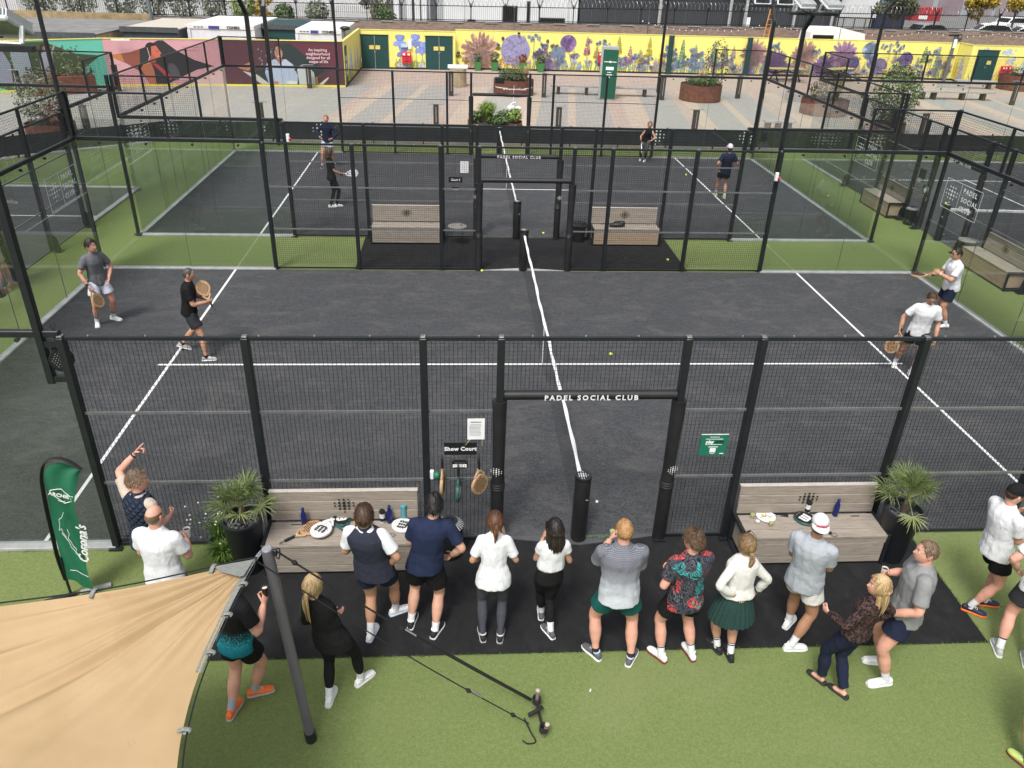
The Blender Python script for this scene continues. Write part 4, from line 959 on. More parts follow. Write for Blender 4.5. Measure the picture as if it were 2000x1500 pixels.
# --- spectators in front of the show court, left to right
p1 = person('fair haired man in navy quilted gilet pointing up with his left arm', 1.82, (-5.20, -1.10), (-4.98, -1.12), -20, -30, -30, (-5.10, -.98), -48, 4, skin='pink', hair=('quiff', 'mouse'), top='beige', sleeve=.72, gilet='quilt', legs=('shorts', 'black', .60), armL=(-.10, .26, .36, -1, -.3, -.3), armR=(-.06, .24, -.34, .35, -.5, -.9), point='L', curl=(1.2, .8), palm=((1, .3, 0), None), tip=(0, 0))
band(p1, 'L', CL['navy'], 'wristband', .92)
p2 = person('bald man in white t-shirt beside the man in the gilet', 1.78, (-4.84, -1.72), (-4.60, -1.70), 5, -25, -12, (-4.74, -1.55), -4, -4, skin='pink', hair=('fringe', 'mouse'), top='white', sleeve=.66, legs=('shorts', 'navy', .62), build=1.14, armL=(.06, .28, -.28, -.45, -.5, -.8), armR=(-.08, .30, -.28, .6, -.5, -.7), curl=(.9, .9))
cup('white coffee cup held by the bald man in the white t-shirt', p2['O']+p2['A']['R'][2]+p2['F']*.09+Vector((-.03, 0, -.03)))
p3 = person('man in black and teal sports shirt with orange shoes, half under the shade sail', 1.78, (-3.90, -2.68), (-3.72, -2.44), -12, -72, -35, (-3.74, -2.52), -10, 0, skin='pink', hair=('short', 'auburn'), top='teal_fade', sleeve=.66, legs=('shorts', 'black', .55), shoes=('orange', 'silver', 'orange'), sock=('lightgrey', .13), build=1.06, armR=(.02, .22, -.12, .5, -.3, -1), armL=HANG_L, curl=(.4, 1.1), hem=-.20)
cup('dark can held up by the man in orange shoes', p3['O']+p3['A']['R'][2]+p3['F']*.05+Vector((-.02, .03, .04)), PINT, CUPW, .033, .11, 'drink_can', 'can')
p4 = person('blonde woman in black with long ponytail and white trainers', 1.68, (-2.94, -2.56), (-2.64, -2.33), -8, -42, -10, (-2.98, -2.52), -12, 0, sex='f', skin='fair', hair=('lowpony', 'blonde'), tail=(.36, .0), top='black', sleeve=1.95, hem=-.22, ease=.018, legs=('leggings', 'black', 1.0), shoes=('white', 'white', 'white'), sock=('white', .11), armL=(.22, .16, -.30, -.8, -.3, -.7), armR=(-.20, .16, -.30, .8, -.3, -.7), pelv=(-2.86, -2.50))
p5 = person('brown haired man in dark gilet over a white shirt, one white shoe turned out', 1.78, (-2.60, -1.70), (-2.34, -1.34), -14, -62, -10, (-2.59, -1.59), 8, -4, skin='tan', hair=('nape', 'brown'), top='white', sleeve=.72, gilet='slate', hem=-.20, legs=('shorts', 'navy', .55), shoes=('white', 'blue', 'white'), sock=('white', .13), armR=(.05, .08, -.47, .8, -.5, 0), armL=(.02, .27, -.28, -.4, -.5, -.9), curl=(.8, 1.0), build=1.05)
p6 = person('dark haired man in navy t-shirt with white piping, hand in pocket', 1.82, (-2.15, -1.53), (-1.87, -1.68), -10, -24, -8, (-1.86, -1.49), 6, -2, skin='fair', hair=('quiff', 'black'), top='navytee', sleeve=.72, legs=('shorts', 'black', .70), shoes=('black', 'white', 'white'), sock=('white', .08), armR=POCK_R, armL=(.06, .27, -.28, -.45, -.4, -.8), pelv=(-1.97, -1.53), build=1.04)
band(p6, 'R', RBLACK)
p7 = person('brown haired woman in white t-shirt and grey leggings holding a racket', 1.68, (-1.33, -1.75), (-1.13, -1.77), 6, -8, -4, (-1.21, -1.61), 4, 0, sex='f', skin='tan', hair=('pony', 'auburn'), tail=(.24, .05), top='white', sleeve=.74, hem=-.22, ease=.017, legs=('leggings', 'legging', 1.0), shoes=('black', 'silver', 'white'), sock=('legging', .05), armL=(-.02, .16, -.42, -.5, -.7, -.2), armR=(.0, .22, -.34, .5, -.7, -.3), curl=(.5, 1.0))
racket('cork racket held edge-on by the woman in grey leggings', 'cork', in_hand(p7, 'R', (-.1, -.12, .98), (1, .25, 0)) @ Matrix.Translation((0, -.05, 0)))
p8 = person('dark haired woman in cropped white top and black leggings', 1.62, (-.63, -1.44), (-.55, -1.74), -4, 26, 4, (-.57, -1.67), 8, 0, sex='f', skin='tan', hair=('bob', 'dark'), tail=(.20, 0), top='white', sleeve=.42, hem=.26, ease=.012, legs=('leggings', 'black', .97), shoes=('grey', 'white', 'grey'), sock=('white', .12), armL=(.06, .24, -.08, -.35, -.2, -1), armR=(-.06, .24, -.20, .4, -.3, -.9), curl=(.8, .8), pelv=(-.60, -1.66), build=1.06)
phone('phone held up by the woman in the cropped white top', Matrix.Translation(p8['O']+p8['A']['L'][2]+(p8['A']['L'][2]-p8['A']['L'][1]).normalized()*.10+Vector((.03, .03, 0))) @ Matrix.Rotation(R(75), 4, 'X'))
p9 = person('broad man in grey shirt fading to white and green shorts, arms folded', 1.83, (-.08, -2.06), (.30, -2.15), 34, -30, -2, (.10, -1.96), 8, 0, skin='pink', hair=('receding', 'ginger'), top='gradient', sleeve=.86, hem=-.22, legs=('shorts', 'green', .58), shoes=('grey', 'white', 'blue'), sock=('charcoal', .04), armL=(.12, .30, -.10, -.5, -.2, -1), armR=CROSS_R, curl=(.9, .6), build=1.15)
cup('clear glass held by the man in the grey gradient shirt', p9['O']+p9['A']['L'][2]+(p9['A']['L'][2]-p9['A']['L'][1]).normalized()*.085+Vector((-.015, .03, -.05)), glass=True, liquid=DRINK, name='drinking_glass', cat='glass')
p10 = person('curly haired man in black, red and teal marbled shirt', 1.75, (.65, -2.12), (1.00, -2.10), 36, 12, 10, (.81, -2.05), 22, 2, skin='pink', hair=('curly', 'curly'), top='marbled', sleeve=.70, hem=-.26, legs=('shorts', 'black', .62), shoes=('white', 'maroon', 'white'), sock=('white', .14, 'navy'), armL=(.04, .16, -.38, -.6, -.6, -.2), armR=CROSS_R, curl=(.9, .6), build=1.10)
phone('white phone in the hand of the man in the marbled shirt', in_hand(p10, 'L', (.0, .5, -.8), (-1, 0, 0), .06), PHONEW)
p11 = person('woman in white sweatshirt and dark green pleated skirt, hand on hip', 1.66, (1.32, -2.02), (1.44, -2.13), 26, 2, 0, (1.40, -2.02), 14, 2, sex='f', skin='warm', hair=('lowpony', 'dirty'), tail=(.22, -.04), top='cream', sleeve=1.90, hem=.06, ease=.032, legs=('skirt', 'pleat', 1), shoes=('black', 'black', 'black'), sock=('white', .15, 'charcoal'), armL=(.05, -.13, -.38, -1, -.5, 0), armR=(.12, .06, -.50, .8, -.4, 0), palm=((.2, -1, 0), None))
phone('black phone in the hand of the woman in the pleated skirt', in_hand(p11, 'R', (0, .2, -1), (1, 0, 0), .07))
sunglasses_on(p11, True)
p12 = person('man in pale grey t-shirt and white backward cap, arms folded', 1.80, (2.28, -1.68), (2.18, -2.04), -45, -88, -42, (2.20, -1.90), 26, -2, skin='olive', hair=('backcap', 'dark', 'white'), top='lightgrey', sleeve=.72, hem=-.22, legs=('shorts', 'cream', .55), shoes=('white', 'white', 'white'), sock=('white', .13), armL=CROSS_L, armR=CROSS_R, curl=(.6, .6), build=1.06)
band(p12, 'R', RBLACK, f=.85)
Mx = p12['HM'] @ Matrix.Rotation(math.pi, 4, 'Z')
text('cap_lettering', 'Titleist', .041, mat('cap_red', (.55, .02, .06), .6, var=0), Mx @ frame((0, .111, .074), (1, 0, 0), (0, -.30, 1)), p12['root'], shear=.35, bold=.0004, extrude=.003)
p13 = person('blonde woman in leopard print top and black trousers', 1.68, (2.34, -2.49), (2.50, -2.68), 30, 32, 34, (2.50, -2.68), 44, 6, sex='f', skin='pink', hair=('long', 'blonde'), tail=(.27, 0), top='leopard', sleeve=1.93, hem=-.02, ease=.02, legs=('trousers', 'navy', .93), shoes=('flat',), sock=('black', 0), armL=(-.06, .34, -.30, -.6, -.6, -.5), armR=(.08, .05, -.46, .7, -.7, 0), curl=(.9, .5), pelv=(2.47, -2.60))
p14 = person('fair man in grey t-shirt and navy shorts facing left, smiling', 1.85, (3.03, -2.55), (3.13, -2.27), 94, 78, 68, (3.09, -2.39), 12, 6, skin='pink', hair=('crop', 'mouse'), top='midgrey', sleeve=.74, hem=-.20, legs=('shorts', 'navy', .56), shoes=('white', 'white', 'blue'), sock=('white', .13), armL=(-.02, .20, -.44, -.5, -.8, 0), armR=(-.06, .25, -.22, .6, -.3, -.9), curl=(.6, 1.0), build=1.13)
band(p14, 'L', RBLACK, f=.9)
cup('small white cup held by the man in the grey t-shirt facing left', p14['O']+p14['A']['R'][2]+p14['F']*.07+Vector((.02, -.02, -.03)), r=.034, h=.09)
p15 = person('man in white t-shirt and black flat cap at the right edge', 1.80, (4.86, -1.42), (4.62, -1.52), -98, -122, -84, (4.68, -1.41), -4, -16, skin='pink', hair=('flatcap', 'brown', 'black'), top='white', sleeve=.70, hem=-.18, legs=('shorts', 'black', .56), shoes=('navy', 'orange', 'navy'), sock=('white', .15), armL=(.06, .30, -.12, -.3, -.5, -1), armR=(-.04, .32, -.16, .2, -.6, -1), curl=(.8, .8), build=1.06)
p16 = person('man in white t-shirt and black shorts cut off by the right edge', 1.80, (4.58, -2.16), (4.80, -2.34), -20, -30, -25, (4.86, -1.98), 0, 0, skin='pink', hair=('short', 'brown'), top='white', sleeve=.66, hem=-.18, legs=('shorts', 'charcoal', .62), shoes=('silver', 'white', 'silver'), sock=('white', .16, 'navy'), armL=(-.06, .04, -.44, -.9, -.7, 0), armR=(.0, .28, -.30, .6, -.5, -.5), build=1.08, pelv=(4.82, -2.08))
band(p16, 'L', RBLACK)
b = MB(); b.box((0, 0, 0), (.15, .21, .002)); o = b.build('paper_sheet', WHITE, smooth=False); tag(o, 'white sheet of paper held by the man cut off at the right edge', 'paper'); o.matrix_world = Matrix.Translation((4.78, -2.18, .92)) @ Matrix.Rotation(R(-35), 4, 'X') @ Matrix.Rotation(R(-20), 4, 'Z')
p17 = person('person with black socks and lime shoes at the lower right corner', 1.80, (3.97, -3.58), (4.24, -3.66), 20, -10, 5, (4.12, -3.42), 0, 0, skin='warm', hair=('short', 'dark'), top='grey', sleeve=.66, legs=('shorts', 'black', .6), shoes=('lime', 'maroon', 'grey'), sock=('black', .16), armL=HANG_L, armR=HANG_R)
# --- players
c1 = person('player in grey t-shirt and pale shorts near the left glass wall', 1.82, (-8.70, 7.06), (-8.93, 6.80), -112, -158, -138, (-8.66, 6.72), 26, 4, skin='pink', hair=('quiff', 'dark'), top='ash', sleeve=.70, hem=-.14, legs=('shorts', 'whiteblue', .60), shoes=('white', 'white', 'white'), sock=('white', .15, 'navy'), armR=(.09, .12, -.50, .7, -.6, 0), armL=POCK_L, curl=(.5, 1.1), vox=.013, build=.90)
racket('cork racket hanging from the hand of the player in grey', 'cork', in_hand(c1, 'R', (-.30, .20, -.92), (-.5, 1, .1)))
band(c1, 'R', RBLACK)
c2 = person('grey haired player in black walking right across the service line', 1.75, (-6.86, 5.62), (-6.32, 5.20), -70, -80, -78, (-6.45, 5.42), 0, -2, skin='tan', hair=('buzz', 'grey'), top='black', sleeve=.70, hem=-.10, legs=('shorts', 'charcoal', .66), shoes=('silver', 'white', 'navy'), sock=('black', .02), armR=(-.06, .30, -.30, .5, -.6, -.5), armL=(.12, .30, -.30, -.5, -.4, -.6), curl=(1.1, 1.1), vox=.013, tip=(.45, 0), pelv=(-6.55, 5.42))
racket('cork racket held upright by the player in black', 'cork', in_hand(c2, 'R', (-.45, -.35, .85), (1, .25, .15), .05))
c3 = person('player in white t-shirt looking down with a racket at his side', 1.78, (7.08, 4.56), (6.98, 4.98), 165, 150, 158, (6.98, 4.48), 4, -34, skin='tan', hair=('crop', 'brown'), top='white', sleeve=.72, hem=-.16, legs=('shorts', 'black', .56), shoes=('white', 'white', 'white'), sock=('white', .12), armR=(.18, .04, -.50, .6, -.5, 0), armL=(-.10, .06, -.53, -.4, -.8, 0), curl=(.5, 1.1), vox=.013, drop=.03, pelv=(7.02, 4.62))
racket('cork racket in the right hand of the player looking down', 'cork', in_hand(c3, 'R', (.25, .05, -1), (.2, 1, .2)))
c4 = person('player in white t-shirt, navy shorts and sunglasses at the far right corner', 1.80, (9.00, 6.72), (9.10, 7.05), 88, 76, 84, (8.76, 6.74), 4, 0, skin='tan', hair=('crop', 'dark'), top='white', sleeve=.72, hem=-.16, legs=('shorts', 'navy', .64), shoes=('white', 'black', 'white'), sock=('white', .14), armL=(.02, .36, -.16, -.4, -.5, -1), armR=(-.04, .34, -.30, .4, -.5, -.8), curl=(.9, 1.1), vox=.013, build=1.10)
sunglasses_on(c4); band(c4, 'L', WHITE, 'wristband')
racket('dark brown racket held level by the player in sunglasses', 'brown', in_hand(c4, 'R', (-.1, 1, .0), (0, .05, 1)))
d1 = person('player in navy sweatshirt running at the far left of the far court', 1.80, (-6.02, 20.55), (-6.42, 20.28), 168, 176, 172, (-6.16, 20.24), 0, 0, skin='pink', hair=('crop', 'ginger'), top='navy', sleeve=1.92, hem=-.14, legs=('shorts', 'whiteblue', .5), shoes=('black', 'white', 'black'), sock=('white', .05), armL=(-.04, .16, -.40, -.8, -.5, 0), armR=(.05, .2, -.36, .7, -.6, 0), curl=(1, 1), vox=.018)
d2 = person('player in black holding out a white racket, seen through the mesh', 1.68, (-5.43, 15.32), (-5.26, 15.42), -70, -82, -74, (-5.37, 15.52), 0, 0, sex='f', skin='fair', hair=('bob', 'brown'), tail=(.12, 0), top='black', sleeve=.74, legs=('leggings', 'black', 1), shoes=('white', 'white', 'white'), sock=('black', .05), armR=(.06, .34, -.38, .3, -.8, -.3), armL=(.0, .2, -.4, -.5, -.5, 0), curl=(.8, 1.1), vox=.018)
racket('white racket held out by the player in black', 'white', in_hand(d2, 'R', (.15, .95, .1), (1, -.1, .3)))
d3 = person('player in black vest and grey leggings bent low at the far right', 1.70, (5.62, 22.02), (5.48, 22.18), 150, 160, 158, (5.60, 21.74), 6, 0, sex='f', skin='warm', hair=('pony', 'dirty'), top='black', sleeve=0, hem=0, legs=('leggings', 'legging', 1), shoes=('white', 'white', 'white'), sock=('white', .06), armR=(.08, .26, -.42, .6, -.6, 0), armL=(.0, .30, -.36, -.6, -.5, 0), curl=(1, 1), vox=.018, drop=.16)
racket('white racket held low by the player in the black vest', 'white', in_hand(d3, 'R', (-.2, .35, -.9), (1, 0, .3)))
d4 = person('player in navy t-shirt and white cap, seen from behind in the far court', 1.80, (6.98, 17.20), (7.20, 16.92), 12, -6, 2, (7.02, 16.62), 0, 0, skin='pink', hair=('cap', 'brown', 'white'), top='navytee', sleeve=.72, legs=('shorts', 'black', .58), shoes=('lime', 'white', 'lime'), sock=('white', .08), armL=(-.08, .06, -.46, -.7, -.6, 0), armR=(.04, .2, -.42, .7, -.6, 0), curl=(1, 1), vox=.018)
e1 = person('person in tan shoes half cut off at the left edge, behind the glass', 1.78, (-11.66, 8.56), (-11.60, 8.90), -75, -60, -85, (-11.78, 8.74), 0, 0, skin='fair', hair=('short', 'brown'), top='lightgrey', sleeve=.7, legs=('shorts', 'beige', .7), shoes=('tan', 'tan', 'tan'), sock=('lightgrey', .10), vox=.018)
finish_bodies()
# ---------------------------------------------------------------- benches and what stands on and by them
def wood_mat(name, c1, c2, c3, ax='X'):
    m, t, p = newmat(name, .8, spec=.2); sc3 = dict(X=(.9, 9, 9), Y=(9, .9, 9))[ax]; oi = t.n.new('ShaderNodeObjectInfo'); tc = t.n.new('ShaderNodeTexCoord'); mp = t.n.new('ShaderNodeMapping'); mp.inputs['Scale'].default_value = sc3
    va = t.n.new('ShaderNodeVectorMath'); va.operation = 'ADD'; t.link(tc.outputs['Object'], va.inputs[0]); mu = t.n.new('ShaderNodeVectorMath'); mu.operation = 'SCALE'; cx = t.n.new('ShaderNodeCombineXYZ')
    for i in range(3): t.link(oi.outputs['Random'], cx.inputs[i])
    t.link(cx.outputs[0], mu.inputs[0]); mu.inputs['Scale'].default_value = 37; t.link(mu.outputs[0], va.inputs[1]); t.link(va.outputs[0], mp.inputs[0])
    g = t.noise(mp.outputs[0], 3.0, 6, .65, 1.6); fine = t.noise(mp.outputs[0], 14, 4, .7, .5); pat = t.noise(va.outputs[0], 2.6, 3)
    c = t.ramp(g, [(.25, c1), (.5, c2), (.75, c3)]); c = t.mix(t.math('MULTIPLY', fine, .5), c, tuple(x*.45 for x in c2)); c = t.mix(t.math('MULTIPLY', pat, .35), c, (c3[0], c3[1]*.86, c3[2]*.72))
    t.link(c, p.inputs['Base Color']); t.link(t.bump(fine, .35, .004), p.inputs['Normal']); return m
WOOD = wood_mat('weathered_wood', (.17, .15, .13), (.315, .285, .25), (.44, .41, .37)); WOODW = wood_mat('warm_wood', (.22, .16, .105), (.38, .30, .215), (.49, .41, .32))
def bench(label, x, y, rz, w=1.84, warm=False):
    t = thing('wooden_bench', label, 'bench', (x, y, 0), rz, 'wooden benches along the fences'); wf = WOODW if warm else WOOD
    rg = np.random.default_rng(int(abs(x*77+y*13)))
    def plank(c, d, m=WOOD): MB().box((0, 0, 0), d, ch=.004).build('plank', m, t, c, smooth=False)
    for i, (yy, d) in enumerate(((-.225, .165), (-.055, .165), (.095, .125))): plank((0, yy, .462), (w, d, .036))
    for i, z in enumerate((.565, .705, .845)): plank((0, .185+.012*i, z), (w, .03, .136))
    MB().box((0, .222, .918), (w+.01, .065, .012), ch=.003).build('back_cap', mat('pale_edge', (.46, .42, .38), .7, scale=12), t, smooth=False)
    for i, (z, h) in enumerate(((.405, .075), (.26, .205), (.10, .10))): plank((0, -.285, z if i else .40), (w-(.0 if i == 0 else .03), .028, h), wf)
    for sg in (-1, 1):
        plank((sg*(w/2-.03), -.03, .26), (.025, .46, .36), wf)
        b = MB(); X = sg*(w/2+.016); b.box((X, -.05, .468), (.045, .53, .05), ch=.004); b.box((X, -.292, .24), (.045, .045, .44), ch=.004); b.box((X, .20, .24), (.045, .045, .44), ch=.004); b.box((X, -.05, .03), (.045, .53, .04), ch=.004); b.build('end_frame', BLK, t, smooth=False)
    b = MB()
    for px, py, r in dots_pattern(.058): b.cyl((px, .168, .715+py), (px, .160, .715+py), r*1.15, n=10)
    b.build('hole', HOLE, t, kind='stuff')
    b = MB(); b.box((-w*.33, .10, .4815), (.12, .016, .003)); b.box((w*.36, .10, .4815), (.12, .016, .003)); b.build('hand_slot', HOLE, t, smooth=False); return t
bench('wooden bench with rackets, left of the Show Court door', -3.04, -.36, 0); bench('wooden bench with a plate and glasses, right of the Show Court door', 2.98, -.36, 0)
bench('wooden bench left of the Court 3 door, behind the mesh', -2.98, 12.25, 0, 1.8); bench('wooden bench right of the Court 3 door with a black bag on it', 2.94, 12.27, 0, 1.8, True)
bench('wooden bench at the right edge, nearest along the right fence', 12.0, 9.85, R(-90), 1.95, True); bench('wooden bench beside the black bin on the right fence', 12.02, 15.75, R(-90), 1.75, True)
SZ = .482
BLUEB = mat('bottle_blue', (.012, .022, .17), .3, .3, var=.1); TEALB = mat('bottle_teal', (.10, .36, .42), .35, .2, var=.1); BTW = mat('bottle_white', (.70, .72, .75), .4, var=.05)
def bottle(label, x, y, m, kind='slim'):
    t = thing('water_bottle', label, 'bottle', (x, y, SZ), 0, 'bottles on the benches')
    if kind == 'slim':
        MB().lathe([(.030, 0), (.035, .006), (.036, .15), (.030, .185), (.018, .215), (.017, .235)], n=18).build('flask', m, t); MB().lathe([(.019, .233), (.020, .238), (.020, .262), (.016, .266)], n=14).build('cap', m, t)
    elif kind == 'lid':
        MB().lathe([(.033, 0), (.037, .005), (.036, .10), (.034, .11), (.037, .12), (.037, .16)], n=18).build('flask', m, t); MB().lathe([(.039, .158), (.039, .185), (.030, .20), (.012, .205), (.011, .215)], n=16).build('cap', RBLACK, t); MB().lathe([(.0372, .04), (.0374, .042), (.0374, .085), (.0372, .087)], n=18).build('print_band', RBLACK, t)
    else:
        MB().lathe([(.032, 0), (.036, .005), (.037, .19)], n=18).build('flask', m, t); MB().lathe([(.0375, .185), (.0385, .19), (.0385, .225), (.034, .23)], n=16).build('cap', m, t)
bottle('slim blue bottle at the left end of the bench with rackets', -3.54, -.274, BLUEB); bottle('white bottle with black lid beside the slim blue bottle on the left bench', -2.566, -.247, BTW, 'lid'); bottle('slim blue bottle next to the white bottle on the left bench', -2.474, -.246, BLUEB); bottle('teal tumbler at the right end of the left bench', -2.30, -.19, TEALB, 'tumbler')
bottle('white bottle with grey lid on the bench with the plate', 3.012, -.19, BTW, 'lid'); bottle('slim blue bottle on the bench with the plate', 3.375, -.243, BLUEB)
def lying(x, y, ang, lift=.02, tilt=0): return Matrix.Translation((x, y, SZ+lift)) @ Matrix.Rotation(R(ang), 4, 'Z') @ Matrix.Rotation(R(tilt), 4, 'X')
def lie(label, kind, cx, cy, hx, hy, lift=.02):
    d = Vector((cx-hx, cy-hy)); a = math.degrees(math.atan2(-d.x, d.y)); u = d.normalized(); racket(label, kind, lying(cx-u.x*.262, cy-u.y*.262, a, lift), 'rackets lying on the benches')
lie('cork racket at the left end of the left bench', 'cork', -3.43, -.36, -3.73, -.60); lie('white racket with black letter mark, middle of the left bench', 'white', -3.30, -.44, -3.17, -.20, .058); lie('black racket with white letter mark on the left bench', 'black', -3.09, -.18, -3.02, -.46)
lie('cork racket half hidden behind the brown haired man in the gilet on the left bench', 'cork', -2.80, -.34, -2.46, -.50); lie('white racket at the right end of the left bench', 'white', -2.30, -.34, -2.02, -.44); lie('black racket on the bench with the plate', 'black', 2.93, -.33, 3.12, -.58)
t = thing('dinner_plate', 'white plate with left over food on the right bench', 'plate', (2.43, -.263, SZ)); MB().lathe([(.06, 0), (.10, .008), (.125, .018), (.123, .021), (.09, .012), (.0001, .008)], n=24).build('dish', WHITE, t)
b = MB()
for i in range(9): a = random.uniform(0, 6.28); b.bar((.04*math.cos(a), .03*math.sin(a), .018), (.04*math.cos(a)+random.uniform(-.05, .05), .03*math.sin(a)+random.uniform(-.05, .05), .026), .012, .006)
b.build('food', mat('chips', (.55, .38, .16), .6), t); b = MB(); b.bar((.03, -.02, .022), (.13, .02, .024), .014, .004); b.build('fork', WHITE, t)
for lb, x, y, l in (('clear glass with pale drink at the left end of the right bench', 2.25, -.259, DRINK), ('small clear glass in front of the plate on the right bench', 2.283, -.365, CUPW), ('clear glass with a lime drink nearest the bench edge', 2.437, -.431, DRINK)): cup(lb, (x, y, SZ), glass=True, liquid=l, name='drinking_glass', cat='glass', h=.12 if l is DRINK else .06)
b = MB(); b.box((0, 0, .006), (.17, .09, .012), rz=-.2, ch=.003); tag(b.build('wallet', PHONE, loc=(2.66, -.21, SZ)), 'black wallet beside the plate on the right bench', 'wallet')
b = MB(); b.box((0, 0, .004), (.07, .05, .008), rz=.3, ch=.002); tag(b.build('card_box', WHITE, loc=(2.63, -.14, SZ)), 'small white card behind the black wallet', 'card')
b = MB()
for c, r in (((0, 0, .06), (.20, .10, .07)), ((.10, .02, .09), (.11, .08, .07)), ((-.14, -.01, .05), (.10, .09, .05))): b.ell(c, r)
b.tube(cat_rom([(-.15, 0, .08), (-.05, -.05, .17), (.1, 0, .13)], 5), .012, 6)
tag(b.build('sports_bag', PAD, loc=(2.72, 12.18, SZ)), 'black sports bag on the bench right of the Court 3 door', 'bag')
def wire_bin(label, x, y, kind='lined'):
    t = thing('litter_bin', label, 'bin', (x, y, 0), 0, 'black litter bins'); b = MB(); b.lathe([(.155, .0), (.165, .02), (.175, .44), (.19, .455), (.19, .47)], n=24)
    if kind == 'lined': b.lathe([(.186, .47), (.16, .46), (.15, .10), (.0001, .10)], n=24)
    b.build('drum', PAD, t)
    b = MB()
    for i in range(26):
        a = 2*math.pi*i/26; c, s = math.cos(a), math.sin(a); b.bar((.185*c, .185*s, .475), (.105*c, .105*s, .53), .016, .005)
    b.build('lid_fin', KERB if kind != 'bag' else PAD, t, smooth=False, kind='stuff'); MB().lathe([(.10, .525), (.11, .54), (.06, .545), (.055, .50)], n=20).build('lid_ring', BLK, t)
    if kind == 'bag':
        b = MB(); rg = np.random.default_rng(3)
        for i in range(22): a = 2*math.pi*i/22; b.tube([(.19*math.cos(a), .19*math.sin(a), .40), (.20*math.cos(a), .20*math.sin(a), .46), (.17*math.cos(a), .17*math.sin(a), .50+rg.uniform(-.02, .03))], [.022, .026, .012], 5)
        b.build('bin_bag', PAD, t)
wire_bin('black slatted bin behind the dark haired man in navy', -1.72, -.30); wire_bin('black bin with a bag beside the Court 3 door', 1.70, 12.38, 'bag'); wire_bin('black bin beside the wooden bench on the right fence', 12.15, 14.27)
def side_table(label, x, y):
    t = thing('side_table', label, 'table', (x, y, 0), 0, 'small round side tables'); MB().lathe([(.235, .49), (.25, .495), (.25, .512), (.24, .516)], n=28).build('table_top', mat('table_grey', (.22, .215, .20), .5, scale=14), t)
    for a in (45, 135, 225, 315): MB().tube([(.20*math.cos(R(a)), .20*math.sin(R(a)), .49), (.215*math.cos(R(a)), .215*math.sin(R(a)), 0)], .008, 6).build('leg', BLK, t)
side_table('small round table left of the Court 3 door', -1.62, 12.02); side_table('small round table between the benches on the right fence', 12.10, 11.25); cup('small glass jar on the round table by Court 3', (-1.52, 12.06, .516), glass=True, liquid=CORK, name='jar', cat='jar')
BALL = mat('ball_yellow', (.62, .80, .06), .8, var=.1, scale=60)
for x, y, z, lb in ((1.39, 5.37, .047, 'yellow ball on the right half of the show court'), (-1.02, 9.92, .047, 'yellow ball at the far side of the show court, left of the door'), (.784, 12.9, .047, 'yellow ball in the doorway of the far court'), (3.84, 10.85, .033, 'yellow ball on the mat right of the Court 3 bench'), (6.67, 19.83, .047, 'yellow ball on the white line of the far court'), (12.12, 12.72, 1.09, 'yellow ball on the net post of the right court'), (10.9, 17.3, .033, 'yellow ball on the turf right of the far court')):
    b = MB(); b.ell((0, 0, 0), (.033, .033, .033), None, 16, 12); o = b.build('padel_ball', BALL, loc=(x, y, z)); tag(o, lb, 'ball', 'yellow balls on the courts')
    b = MB(); b.tube([(.0335*math.cos(a)*math.cos(.5*math.sin(2*a)), .0335*math.sin(a)*math.cos(.5*math.sin(2*a)), .0335*math.sin(.5*math.sin(2*a))) for a in np.linspace(0, 6.283, 25)], .0018, 4); b.build('seam', WHITE, o)
# ---------------------------------------------------------------- signs and hanging rackets on the front fence
FY = -.125
SIGNB = mat('sign_black', (.010, .011, .013), .45, var=.05); SGREEN = mat('sign_green', (.012, .16, .095), .5, var=.05)
t = thing('court_sign', 'black sign reading Show Court beside the door', 'sign', (-1.575, FY, 1.52)); MB().box((0, 0, 0), (.40, .012, .185), ch=.002).build('panel', SIGNB, t, smooth=False); text('lettering', 'Show Court', .075, WHITE, frame((0, -.007, -.005), (1, 0, 0), (0, 0, 1)), t, bold=.0025, spacing=1.06, extrude=.001)
t = thing('notice_sheet', 'white printed notice hung above the Show Court sign', 'notice', (-1.385, FY, 1.80)); MB().box((0, 0, 0), (.21, .004, .297)).build('paper', WHITE, t, smooth=False); b = MB(); b.box((0, -.003, .10), (.13, .002, .010)); 
for i in range(9): b.box((-.01+random.uniform(-.01, .01), -.003, .065-.019*i), (.15+random.uniform(-.03, .01), .002, .0035))
b.build('print_lines', GREYPL, t, smooth=False, kind='stuff'); b = MB(); b.bar((-.07, -.004, -.148), (-.13, -.006, -.225), .008, .003); b.bar((.075, -.004, -.148), (.078, -.006, -.235), .006, .003); b.build('tie', mat('tie_yellow', (.62, .60, .25), .6), t, smooth=False)
t = thing('score_board', 'small black board with three white number cards', 'score board', (-1.585, FY, 1.29)); MB().box((0, 0, 0), (.20, .02, .135), ch=.002).build('panel', SIGNB, t, smooth=False)
for i in (-1, 0, 1): MB().box((i*.06, -.012, -.022), (.052, .004, .042)).build('number_card', WHITE, t, smooth=False); text('lettering', '0', .034, SIGNB, frame((i*.06, -.0145, -.022), (1, 0, 0), (0, 0, 1)), t, extrude=.0005)
b = MB(); b.box((0, -.012, .022), (.13, .002, .004))
for x in (-.085, .085):
    for z in (-.052, .052): b.cyl((x, -.010, z), (x, -.014, z), .006, n=8)
b.build('screws', STEEL, t, kind='stuff')
t = thing('info_sign', 'green sign on the mesh right of the Show Court door', 'sign', (1.60, FY, 1.54)); MB().box((0, 0, 0), (.35, .008, .31), ch=.002).build('panel', SGREEN, t, smooth=False); MB().box((0, -.001, .156), (.35, .010, .006)).build('top_edge', WHITE, t, smooth=False)
